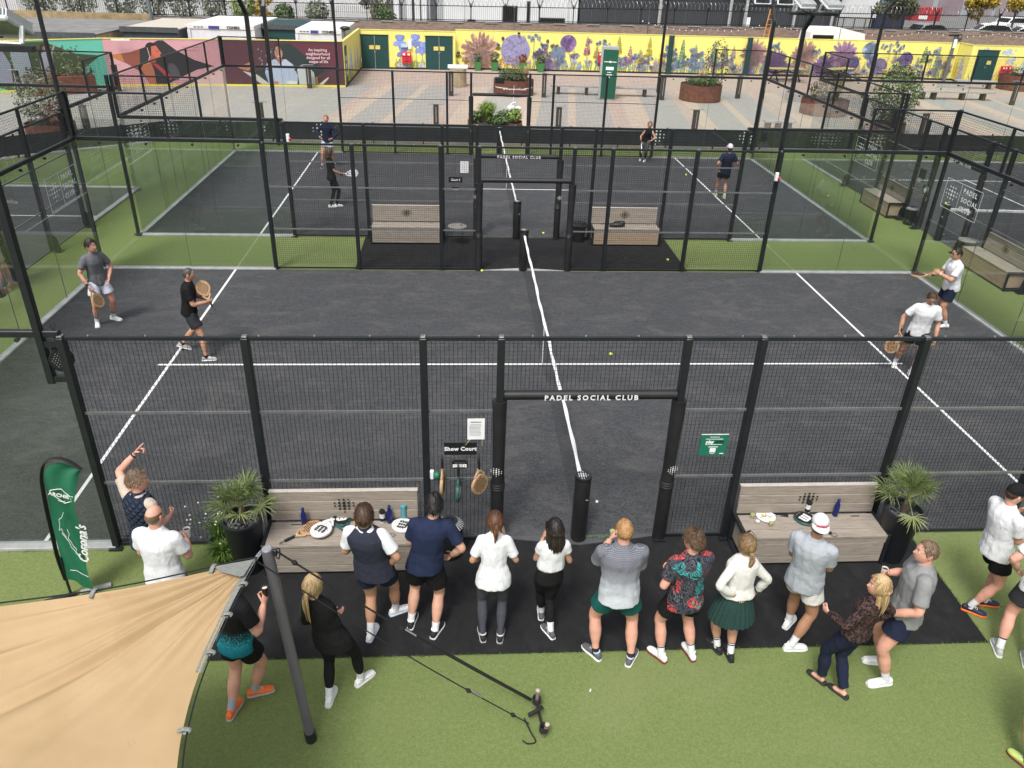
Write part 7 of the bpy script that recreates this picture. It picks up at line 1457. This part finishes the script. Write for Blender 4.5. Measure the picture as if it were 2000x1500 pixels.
def slab_bench(label, x, y, L, rz, legs, back=False):
    t = thing('stone_bench', label, 'bench', (x, y, 0), rz, 'stone slab benches on the plaza'); MB().box((0, 0, .45), (L, .5, .09), ch=.01).build('seat', SLAB, t, smooth=False)
    for lx in legs: MB().box((lx, 0, .20), (.16, .42, .41)).build('leg', POSTW, t, smooth=False)
    if back:
        for z in (.68, .82): MB().box((0, .22, z), (L*.4, .04, .10)).build('back_slat', SLAB, t, smooth=False)
        for lx in (-.7, .7): MB().box((lx, .24, .68), (.05, .04, .42)).build('back_post', BLK, t, smooth=False)
slab_bench('stone slab bench left of the green totem', 5.3, 38.3, 3.4, -.06, (-1.2, .4, 1.3)); slab_bench('stone slab bench right of the green totem', 8.1, 38.1, 3.0, -.04, (-.9, .9)); slab_bench('long stone slab bench in front of the right hand green door', 28.1, 39.5, 5.0, 0, (-1.9, -1.2, .6, 1.9), True); slab_bench('short stone slab bench beneath the right hand green door', 32.6, 44.6, 2.6, -.1, (-.9, .9))
slab_bench('pale bench behind the windbreak on the right', 13.3, 28.6, 1.4, 0, (-.5, 0, .5))
t = thing('totem_sign', 'tall green totem sign with white marks on the plaza', 'totem sign', (6.6, 36.75, 0), -.2); MB().box((0, 0, 1.36), (.95, .34, 2.72), ch=.02).build('frame', mat('totem_grey', (.36, .38, .37), .5, var=.08), t, smooth=False); MB().box((.05, -.175, 1.31), (.80, .02, 2.5)).build('face', mat('totem_green', (.006, .088, .052), .5, var=.06), t, smooth=False); b = MB()
for z, w, h in ((1.95, .66, .035), (1.95, .10, .10), (1.62, .42, .16), (1.42, .22, .03), (1.30, .30, .04), (1.18, .10, .06)): b.box((.05, -.187, z), (w, .004, h))
b.build('print_lines', FROST, t, smooth=False, kind='stuff')
t = thing('pedestal_bin', 'beige drum with a white board on top by the second double door', 'bin', (-1.6, 40.4, 0)); MB().lathe([(.50, 0), (.52, .02), (.50, .98), (.0001, .98)], n=24).build('drum', mat('drum_beige', (.36, .29, .18), .75, var=.25, scale=3), t); MB().box((0, -.05, 1.08), (1.15, .4, .16)).build('board', WHITE, t, smooth=False)
for i, (x, lb, m) in enumerate(((-.27, 'first from the left along the flowered hoarding', 'grey'), (.85, 'second from the left along the flowered hoarding', 'olive'), (2.75, 'third along the hoarding, with rusty leaves', 'red'), (3.95, 'fourth along the hoarding, with dark leaves', 'olive'))):
    t = thing('green_pot', 'small green square pot with a plant, '+lb, 'plant pot', (x, 47.6, 0), 0, 'green pots along the hoarding'); b = MB(); b.add([(-.18, -.18, 0), (.18, -.18, 0), (.18, .18, 0), (-.18, .18, 0), (-.25, -.25, .55), (.25, -.25, .55), (.25, .25, .55), (-.25, .25, .55)], [(0, 3, 2, 1), (4, 5, 6, 7), (0, 1, 5, 4), (1, 2, 6, 5), (2, 3, 7, 6), (3, 0, 4, 7)]); b.build('pot', mat('pot_green', (.05, .20, .06), .6), t, smooth=False); b = MB(); leaves(b, (0, 0, .8), (.3, .3, .35), 160, rgq, .09); b.build('plant', LFG[m], t, kind='stuff')
def picnic(label, x, y, rz):
    t = thing('picnic_table', label, 'table', (x, y, 0), rz, 'picnic tables by the flowered hoarding')
    for i in range(5): MB().box((0, -.32+.16*i, .75), (2.4, .145, .045)).build('table_plank', mat('plank_yellow', (.52, .46, .16), .7, var=.15), t, smooth=False)
    for s in (-1, 1):
        for k in (0, 1): MB().box((0, s*(.68+.15*k), .45), (2.4, .14, .045)).build('seat_plank', BLK, t, smooth=False)
    for s in (-1, 1):
        b = MB(); b.bar((s*.75, -.25, .74), (s*.75, .72, .0), .08, .05); b.bar((s*.75, .25, .74), (s*.75, -.72, .0), .08, .05); b.bar((s*.75, -.85, .42), (s*.75, .85, .42), .08, .05); b.bar((s*.75, 0, .42), (0, 0, .70), .06, .05); b.build('trestle', BLK, t, smooth=False)
picnic('picnic table behind the middle floodlight poles', 20.3, 46.2, 0); picnic('small picnic table between the mesh corners', 24.2, 46.9, .5); picnic('picnic table left of the right hand lamp post', 28.4, 46.6, 0)
t = thing('camera_pole', 'grey lamp post with camera and white sign on the right', 'lamp post', (32.2, 47.6, 0)); MB().tube([(0, 0, 0), (0, 0, 2.95)], .11, 12).build('post', mat('post_grey', (.14, .15, .165), .5, var=.08), t); MB().ell((.22, -.1, 2.8), (.17, .17, .2)).build('camera_dome', GREYPL, t); b = MB(); b.bar((-.55, -.1, 2.95), (.3, -.1, 3.0), .12, .10); b.build('arm', BLK, t); MB().box((-.02, -.14, 2.45), (.22, .03, .55)).build('sign', WHITE, t, smooth=False)
# ---------------------------------------------------------------- behind the hoardings: cabins, sheds, van, brick wall
CAB = mat('cabin_white', (.70, .72, .74), .5, var=.06)
def cabin(label, x0, x1, y0, y1, h):
    t = thing('site_cabin', label, 'cabin', ((x0+x1)/2, y0, 0), 0, 'white site cabins behind the hoarding'); w, d = x1-x0, y1-y0; MB().box((0, d/2, h/2-.1), (w-.1, d-.1, h-.2)).build('wall', CAB, t, smooth=False); MB().box((0, d/2, h-.06), (w, d, .26), ch=.03).build('roof', mat('cabin_roof', (.74, .74, .73), .7, var=.05), t, smooth=False)
    for sx in (-1, 1): MB().box((sx*(w/2-.08), .06, h/2-.1), (.18, .16, h-.2)).build('corner_post', CAB, t, smooth=False)
    MB().box((-.1*w, -.012, h-.08), (w*.16, .01, .17)).build('badge', mat('badge_blue', (.06, .06, .26), .5), t, smooth=False); text('lettering', 'CONEIX', .2, SIGNB, frame((w*.19, -.016, h-.08), (1, 0, 0), (0, 0, 1)), t, bold=.008, extrude=.001); b = MB()
    for k in range(3): b.box((-w*.38+.2*k, -.012, h-.07), (.14, .01, .05))
    b.build('vent', GREYPL, t, smooth=False)
cabin('larger white site cabin behind the pink hoarding', -17.6, -13.7, 43.5, 50.5, 2.62); cabin('smaller white site cabin behind the purple hoarding', -11.3, -8.45, 43.5, 49.6, 2.52)
def shed(label, x0, x1, y0, y1, h, wm, rm):
    t = thing('storage_shed', label, 'shed', ((x0+x1)/2, (y0+y1)/2, 0), 0); MB().box((0, 0, h/2), (x1-x0, y1-y0, h)).build('wall', wm, t, smooth=False); MB().box((0, 0, h+.03), (x1-x0+.15, y1-y0+.15, .06)).build('roof', rm, t, smooth=False); MB().box((0, -(y1-y0)/2-.08, h), (x1-x0+.2, .06, .28)).build('fascia', GREYPL, t, smooth=False)
DG = mat('container_green', (.010, .055, .055), .55, var=.1); FELT = mat('roof_felt', (.20, .20, .195), .9, var=.25, scale=1.2); CREAM = mat('shed_cream', (.52, .43, .26), .8, var=.2, scale=2); SLATE = mat('shed_slate', (.045, .055, .07), .6, var=.12); HESS = mat('hessian', (.34, .26, .15), .9, var=.3, scale=2)
shed('dark green container between the white cabins', -13.6, -11.4, 45.5, 50.5, 2.5, DG, DG); shed('wide flat roofed shed behind the teal hoarding', -29.5, -21.6, 40, 50, 2.25, CREAM, FELT); shed('slate grey flat roofed shed left of the larger cabin', -21.0, -17.9, 42.5, 50, 2.42, SLATE, mat('roof_pale', (.50, .47, .40), .8, var=.15)); b = MB(); b.box((0, 0, 1.3), (9, .1, 2.6)); tag(b.build('hessian_screen', HESS, loc=(-27, 51.6, 0), smooth=False), 'brownish screen standing before the brick wall on the left', 'screen')
t = thing('white_van', 'white van roof showing between the flowered hoarding and the brick wall', 'van', (24.9, 50.6, 0)); prof = [(-2.1, .4), (-2.1, 1.9), (-1.95, 2.75), (-1.3, 3.05), (.3, 3.05), (1.9, 2.75), (2.1, 1.9), (2.1, .4)]; b = MB(); b.prism(prof, -.95, .95, Matrix(((1, 0, 0, 0), (0, 0, 1, 0), (0, 1, 0, 0), (0, 0, 0, 1)))); b.build('body', WHITE, t, ang=50); MB().box((-1.05, -.958, 2.35), (1.5, .02, .5)).build('window', PHONE, t, smooth=False); b = MB(); b.box((.1, -.96, 2.2), (.03, .02, 1.7)); b.build('door_seam', GREYPL, t, smooth=False)
for x in (-1.3, 1.3):
    for y in (-.85, .85): MB().cyl((x, y-.1, .38), (x, y+.1, .38), .38, n=18).build('wheel', RBLACK, t)
def brick_mat():
    m, t, p = newmat('old_brick', .9); co = t.coord(rot=(R(90), 0, 0)); b = t.n.new('ShaderNodeTexBrick'); b.inputs['Scale'].default_value = 1; b.inputs['Brick Width'].default_value = .26; b.inputs['Row Height'].default_value = .085; b.inputs['Mortar Size'].default_value = .008
    b.inputs['Color1'].default_value = (.17, .115, .09, 1); b.inputs['Color2'].default_value = (.31, .23, .19, 1); b.inputs['Mortar'].default_value = (.26, .23, .20, 1); t.link(co, b.inputs['Vector']); n = t.noise(t.coord(scale=(.6, 1, 3)), 2.5, 5, .7); n2 = t.noise(t.coord(), .25, 2)
    c = t.mix(t.math('MULTIPLY', n, .6), b.outputs['Color'], t.ramp(n2, [(.35, (.25, .17, .14)), (.65, (.22, .19, .16))])); t.link(c, p.inputs['Base Color']); return m
BRK = brick_mat(); t = thing('brick_wall', 'long old brick wall behind the hoardings', 'wall', (0, 52.8, 0)); b = MB()
def wz(x): return 2.52+.0095*x
b.add([(-60, 0, 0), (70, 0, 0), (70, .35, 0), (-60, .35, 0), (-60, 0, wz(-60)), (70, 0, wz(70)), (70, .35, wz(70)), (-60, .35, wz(-60))], [(0, 3, 2, 1), (4, 5, 6, 7), (0, 1, 5, 4), (1, 2, 6, 5), (2, 3, 7, 6), (3, 0, 4, 7)]); b.build('brickwork', BRK, t, smooth=False); MB().bar((-60, .33, wz(-60)+.04), (70, .33, wz(70)+.04), .06, .08).build('coping', GREYPL, t, smooth=False)
for x in np.arange(-58, 70, 2.45):
    MB().box((x, -.03, wz(x)+.02), (.9, .06, .05)).build('coping_stone', SLAB, t, smooth=False)
t = thing('security_fence', 'dark security fence with razor wire along the top of the brick wall', 'fence', (0, 53.22, 0))
for x in np.arange(-57, 69, 2.45): MB().box((x, 0, wz(x)+.65), (.07, .07, 1.2)).build('post', BLK, t, smooth=False)
b = MB()
for x in np.arange(-57, 69, .14): b.box((x, 0, wz(x)+.58), (.016, .016, 1.0))
b.build('pale', GREYPL, t, smooth=False, kind='stuff'); b = MB()
for h in (.15, 1.05): b.bar((-57, -.02, wz(-57)+h), (69, -.02, wz(69)+h), .03, .05)
b.build('rail', BLK, t, smooth=False)
for x in np.arange(-57, 69, 2.45):
    for s in (-1, 1): MB().bar((x, 0, wz(x)+.9), (x+s*.22, 0, wz(x)+1.55), .05, .05).build('wire_arm', BLK, t, smooth=False)
b = MB(); P_ = []
for i in range(int(126/.30*9)): a = 2*math.pi*i/9; x = -57+.30*i/9; P_.append((x, .24*math.cos(a), wz(x)+1.33+.26*math.sin(a)))
b.tube(P_, .011, 3, caps=False); b.build('razor_wire', mat('razor_grey', (.30, .31, .32), .4, .6, var=0), t, smooth=False, kind='stuff')
t = thing('orange_ladder', 'orange ladder leaning behind the flowered hoarding', 'ladder', (20.2, 51.8, 0)); b = MB()
for s in (0, .35): b.bar((s, 0, 0), (s+.55, .5, 4.0), .06, .06)
b.build('stile', mat('orange_paint', (.62, .25, .06), .6), t, smooth=False); b = MB()
for i in range(12): f = i/12; b.bar((.55*f, .5*f, 4*f), (.55*f+.35, .5*f, 4*f), .03, .03)
b.build('rung', MATS['orange_paint'], t, smooth=False)
# festoon lights along the wall
t = thing('festoon_lights', 'string of small white bulbs sagging along the brick wall', 'string lights', (0, 51.9, 0)); b = MB(); bl = MB(); ks = [(11.5, 3.05), (16.5, 2.65), (20.5, 3.15), (27, 2.75), (32.4, 2.9), (38, 2.9), (44, 2.95)]
for (x0, z0), (x1, z1) in zip(ks[:-1], ks[1:]):
    n = int((x1-x0)/.45); Q = [Vector((x0+(x1-x0)*i/n, 0, z0+(z1-z0)*i/n-.28*math.sin(math.pi*i/n))) for i in range(n+1)]; b.tube(Q, .014, 4)
    for q in Q: bl.ell(q-Vector((0, 0, .05)), (.04, .04, .05), None, 6, 4)
b.build('cable', ROPE, t); bl.build('bulb', WHITE, t, kind='stuff')
for x, h, lb in ((2.4, 3.6, 'by the white building'), (12.0, 4.1, 'left of the second green post')):
    b = MB(); b.tube([(0, 0, 0), (0, 0, h)], .03, 6); b.ell((0, 0, h), (.09, .09, .09), None, 8, 6); tag(b.build('thin_pole', GREYPL, loc=(x, 52.3, 0)), 'thin pole standing before the brick wall '+lb, 'pole')
# ---------------------------------------------------------------- beyond the wall
sheet('road', rect(-120, 54, 160, 150), .004, mat('road_pale', (.42, .42, .415), .85, var=.15, scale=.25)); WB = mat('wall_white', (.62, .635, .64), .7, var=.06, scale=.6); DB = mat('wall_charcoal', (.030, .034, .040), .6, var=.15, scale=.5); CONC = mat('concrete', (.38, .385, .38), .8, var=.1)
t = thing('white_building', 'white building with small windows behind the razor wire', 'building', (3, 66, 0)); MB().box((0, 4, 5), (11.6, 8, 10)).build('wall', WB, t, smooth=False); MB().box((0, 4, 10.1), (12, 8.4, .2)).build('roof', CONC, t, smooth=False)
for x, z, w, h in ((-.1, 1.9, 1.3, 2.2), (1.5, 2.2, .3, 2.4), (3.6, 1.5, 2.2, 1.3), (-3.4, 1.6, .7, .5)): f = MB().box((x, -.02, z), (w, .08, h)).build('window', GREYPL, t, smooth=False); MB().box((x, -.07, z), (w-.12, .02, h-.12)).build('pane', PHONE, f, smooth=False)
for x in (-4, 2.4, 5): MB().box((x, -.01, 5), (.06, .03, 10)).build('wall_joint', CONC, t, smooth=False)
t = thing('columned_building', 'pale building with tall columns left of the white building', 'building', (-5.6, 67, 0)); MB().box((0, 4, 4.5), (5.6, 7, 9)).build('wall', mat('wall_grey', (.36, .38, .39), .7, var=.15), t, smooth=False)
for x in (-2.4, -1.3, -.2, .5, 1.1): MB().box((x, .3, 4.5), (.45, .4, 9)).build('column', WB, t, smooth=False)
for x in (-1.8, .15, 1.9): MB().box((x, .48, 3.0), (.55, .06, 5)).build('window', GREYPL, t, smooth=False)
t = thing('dark_building', 'long charcoal building with pale posts behind the razor wire', 'building', (20.4, 66, 0)); MB().box((0, 5, 4.5), (22.8, 10, 9)).build('wall', DB, t, smooth=False)
for x in (-4.5, 1.7, 3.1, 7.5, 10.9): MB().tube([(x, -.5, 0), (x, -.5, 9)], .14, 8).build('post', CONC, t)
MB().box((0, -.6, 6.5), (22.8, 1.4, .3)).build('canopy', DB, t, smooth=False); MB().box((3.3, -.55, 2.3), (.5, .03, .75)).build('sign', WHITE, t, smooth=False)
for i in range(11): MB().box((-10.4+2.07*i, -.02, 4.5), (.05, .06, 9)).build('cladding_rib', GREYPL, t, smooth=False)
t = thing('white_container_stack', 'pale stack of units right of the charcoal building', 'container', (33.6, 66, 0)); MB().box((0, 2, 1.4), (3.2, 4, 2.8)).build('lower_unit', CONC, t, smooth=False); MB().box((.2, 2, 4.2), (3.4, 4, 2.6)).build('upper_unit', WB, t, smooth=False)
for x in (-1, 0, 1): MB().box((x, -.03, 1.5), (.08, .06, 2.6)).build('rib', GREYPL, t, smooth=False)
t = thing('dark_container', 'dark blue container beside the pale stack of units', 'container', (37.0, 67, 1.55)); MB().box((0, 2, 1.5), (2.9, 5, 3.0)).build('box', mat('container_navy', (.015, .02, .05), .6), t, smooth=False); MB().box((0, -.55, 2.6), (2.9, .1, .5)).build('blue_band', mat('band_blue', (.03, .09, .30), .6), t, smooth=False)
t = thing('glass_building', 'far pale building with tinted front at the upper right', 'building', (58, 100, 0)); MB().box((0, 5, 8), (30, 10, 16)).build('wall', mat('wall_bluegrey', (.30, .33, .36), .6, var=.1), t, smooth=False)
for i in range(7): MB().box((-12+4*i, -.04, 4.5), (3.2, .1, 6)).build('window', mat('window_tint', (.25, .20, .22), .25, var=.3, scale=.2), t, smooth=False)
t = thing('red_container', 'red container beyond the parked cars', 'container', (41.2, 68, 1.1)); MB().box((0, 1, 2.1), (2.7, 2, 1.1)).build('box', mat('container_red', (.36, .025, .035), .6, var=.15), t, smooth=False); MB().box((-.3, -.02, 1.85), (.8, .05, .3)).build('plate', WHITE, t, smooth=False)
CZ = 1.55
b = MB(); b.box((72, 103, CZ/2-.02), (84, 98, CZ)); b.build('car_park', mat('tarmac', (.17, .17, .17), .9, var=.2, scale=.4), kind='structure', smooth=False)
def car(label, x, y, rz, m, L=4.3):
    t = thing('parked_car', label, 'car', (x, y, CZ), rz, 'cars parked beyond the brick wall'); M = Matrix(((1, 0, 0, 0), (0, 0, -1, 0), (0, 1, 0, 0), (0, 0, 0, 1)))
    b = MB(); b.prism([(-2.1, .35), (-2.15, .75), (-2.0, .95), (-1.2, 1.0), (.9, .98), (1.95, .85), (2.15, .65), (2.15, .35)], -.88, .88, M); b.build('body', m, t, ang=50); b = MB(); b.prism([(-1.75, .97), (-1.35, 1.36), (-.9, 1.47), (.15, 1.47), (.55, 1.36), (1.1, .97)], -.76, .76, M); b.build('cabin', m, t, ang=50); b = MB(); b.prism([(-1.62, 1.0), (-1.3, 1.33), (-.9, 1.40), (.1, 1.40), (.45, 1.32), (.92, 1.0)], -.775, .775, M); b.build('side_window', PHONE, t, smooth=False)
    for s in (-1, 1): b = MB(); b.add([(s*1.0 if s > 0 else -1.68, -.66, 1.02), (s*1.0 if s > 0 else -1.68, .66, 1.02), (.52 if s > 0 else -1.36, .62, 1.375), (.52 if s > 0 else -1.36, -.62, 1.375)], [(0, 1, 2, 3)]); b.v = [(v[0]+s*.03, v[1], v[2]+.012) for v in b.v]; b.build('windscreen', PHONE, t, smooth=False)
    for wx in (-1.3, 1.35):
        for s in (-1, 1): w = MB().cyl((wx, s*.80, .33), (wx, s*.90, .33), .33, n=16).build('wheel', RBLACK, t); MB().cyl((wx, s*.895, .33), (wx, s*.91, .33), .2, n=12).build('rim', STEEL, w)
SIL = mat('car_silver', (.36, .38, .40), .35, .3, var=.04)
for i, (x, y, rz, m, lb) in enumerate(((42.6, 60.5, 2.9, WHITE, 'white parked car under the red container'), (44.9, 59.0, 2.9, WHITE, 'second white parked car, nearer the wall'), (48.4, 60.4, 2.8, SIL, 'silver parked car in the middle of the row'), (48.6, 56.6, 3.0, WHITE, 'white parked car hard behind the wall'), (52.6, 58.4, 2.9, WHITE, 'white parked car below the yellow trees'), (36.6, 58.5, .2, SIL, 'silver parked car beside the dark blue container'), (52.5, 72, .3, WHITE, 'white parked car far behind the red container'), (56.5, 70, .3, SIL, 'silver car far behind beside the yellow trees'))): car(lb, x, y, rz, m)
def tree(label, x, y, h, r, m, seed, n=2600, name='street_tree', tr=.11):
    rg = np.random.default_rng(seed); t = thing(name, label, 'tree', (x, y, 1.5 if x > 30 else 0), 0, 'trees and bushes beyond the brick wall'); b = MB(); b.tube([(0, 0, 0), (.05, .02, h*.35), (-.03, .05, h*.62)], [tr, tr*.75, tr*.5], 8); L = MB(); cs = []
    for i in range(9):
        a, e = rg.uniform(0, 6.28), rg.uniform(.5, 1.25); q = Vector((r*math.cos(a)*math.cos(e)*rg.uniform(.5, 1), r*math.sin(a)*math.cos(e)*rg.uniform(.5, 1), h*.62+h*.36*rg.uniform(-.3, 1))); b.tube([(-.02, .03, h*rg.uniform(.35, .6)), q*.5+Vector((0, 0, h*.3)), q], [tr*.45, tr*.3, tr*.12], 5); cs.append(q)
    b.build('trunk', BARK, t)
    for q in cs: leaves(L, q, (r*.42, r*.42, r*.36), n//9, rg, .15, 1, .4)
    L.build('crown', LFG[m], t)
tree('green tree above the dark blue container', 35.2, 62, 3.8, 1.6, 'olive', 21, 2200); tree('yellow leaved tree above the parked cars, left one', 45.0, 66, 3.7, 1.6, 'yellow', 22, 2200); tree('yellow leaved tree above the parked cars, right one', 48.6, 66.5, 3.9, 1.8, 'yellow', 23, 2600)
tree('sparse tree left of the columned building', -8.2, 60, 4.2, 1.6, 'olive', 24, 900); tree('yellowish small tree above the brick wall', -16.2, 58, 3.9, 1.2, 'yellow', 25, 700)
for i, (x, y, r, h, m, lb) in enumerate(((-7.2, 57, .8, 1.4, 'mid', 'dark green bush left of the columned building'), (-12.0, 56.5, .9, 1.6, 'grey', 'greyish bush right of the yellowish tree'), (-14.4, 56.5, .8, 1.3, 'mid', 'dark bush under the yellowish tree'), (-17.6, 57.5, 1.0, 2.1, 'lime', 'yellow green bush left of the two lamp masts'), (-19.6, 57, 1.0, 2.6, 'grey', 'grey green bush behind the larger cabin'), (-21.8, 57, 1.1, 2.9, 'grey', 'tall grey green bush behind the slate shed'), (-24.0, 57, 1.1, 2.8, 'grey', 'tall grey bush behind the camera mast'), (-26.5, 57.5, 1.2, 2.4, 'grey', 'grey bush behind the flat roofed shed'), (-29.5, 57.5, 1.3, 2.2, 'grey', 'pale bush at the upper left'), (-32.5, 58, 1.3, 2.4, 'grey', 'pale bush at the far upper left corner'))):
    rg = np.random.default_rng(40+i); t = thing('bush', lb, 'bush', (x, y, 0), 0, 'trees and bushes beyond the brick wall'); b = MB(); leaves(b, (0, 0, 1.9+h*.45), (r, r, h*.6), 750, rg, .13); b.build('crown', LFG[m], t); b = MB()
    for k in range(6): a = rg.uniform(0, 6.28); b.tube([(0, 0, 0), (r*.5*math.cos(a), r*.5*math.sin(a), 1.9+h*.6)], .03, 5)
    b.build('trunk', BARK, t)
t = thing('palisade_fence', 'pale palisade fence far behind the bushes', 'fence', (-14, 70, 0)); b = MB()
for x in np.arange(-26, 9, .18): b.box((x, 0, 1.2), (.09, .03, 2.4))
b.build('pale', CONC, t, smooth=False, kind='stuff'); b = MB(); b.bar((-26, .04, .5), (9, .04, .5), .05, .06); b.bar((-26, .04, 1.9), (9, .04, 1.9), .05, .06); b.build('rail', CONC, t, smooth=False)
t = thing('camera_mast', 'grey mast with a dark camera at the upper left', 'mast', (-22.3, 51.5, 0)); MB().tube([(0, 0, 0), (-.1, 0, 5.5)], .12, 10).build('mast', mat('mast_grey', (.16, .18, .20), .5), t); MB().ell((.18, -.1, 3.9), (.16, .16, .26)).build('camera', BLK, t)
t = thing('camera_mast', 'grey mast with a dark camera beside the smaller cabin', 'mast', (-8.35, 42.8, 0)); MB().tube([(0, 0, 0), (0, 0, 2.7)], .12, 10).build('mast', MATS['mast_grey'], t); MB().ell((.12, -.1, 2.75), (.3, .16, .13)).build('camera', BLK, t)
def far_person(label, x, y, c, lc):
    t = thing('person', label, 'person', (x, y, 0)); b = MB(); b.rings([((0, 0, z), (1, 0, 0), (0, 1, 0), a, d) for z, a, d in ((.85, .15, .11), (1.05, .16, .12), (1.35, .21, .13), (1.47, .15, .09), (1.53, .06, .06))], 12); b.build('jacket', CL[c], t)
    b = MB()
    for s in (-1, 1): b.tube([(s*.09, 0, .92), (s*.10, .05*s, .5), (s*.10, .12*s, .06)], [.10, .07, .055], 8)
    b.build('trousers', CL[lc], t); b = MB(); b.ell((0, 0, 1.66), (.08, .10, .12)); b.tube([(0, 0, 1.5), (0, 0, 1.6)], .05, 8)
    for s in (-1, 1): b.tube([(s*.2, 0, 1.42), (s*.25, .05, 1.12), (s*.24, .14, .88)], [.06, .05, .035], 8)
    b.build('body', SKIN['fair'], t); b = MB(); b.ell((0, -.01, 1.70), (.086, .105, .10)); b.build('hair', HAIR['brown'], t)
far_person('person in grey walking left of the columned building', -9.5, 72, 'grey', 'charcoal'); far_person('person in dark clothes beside the walker in grey', -8.6, 72, 'black', 'black')
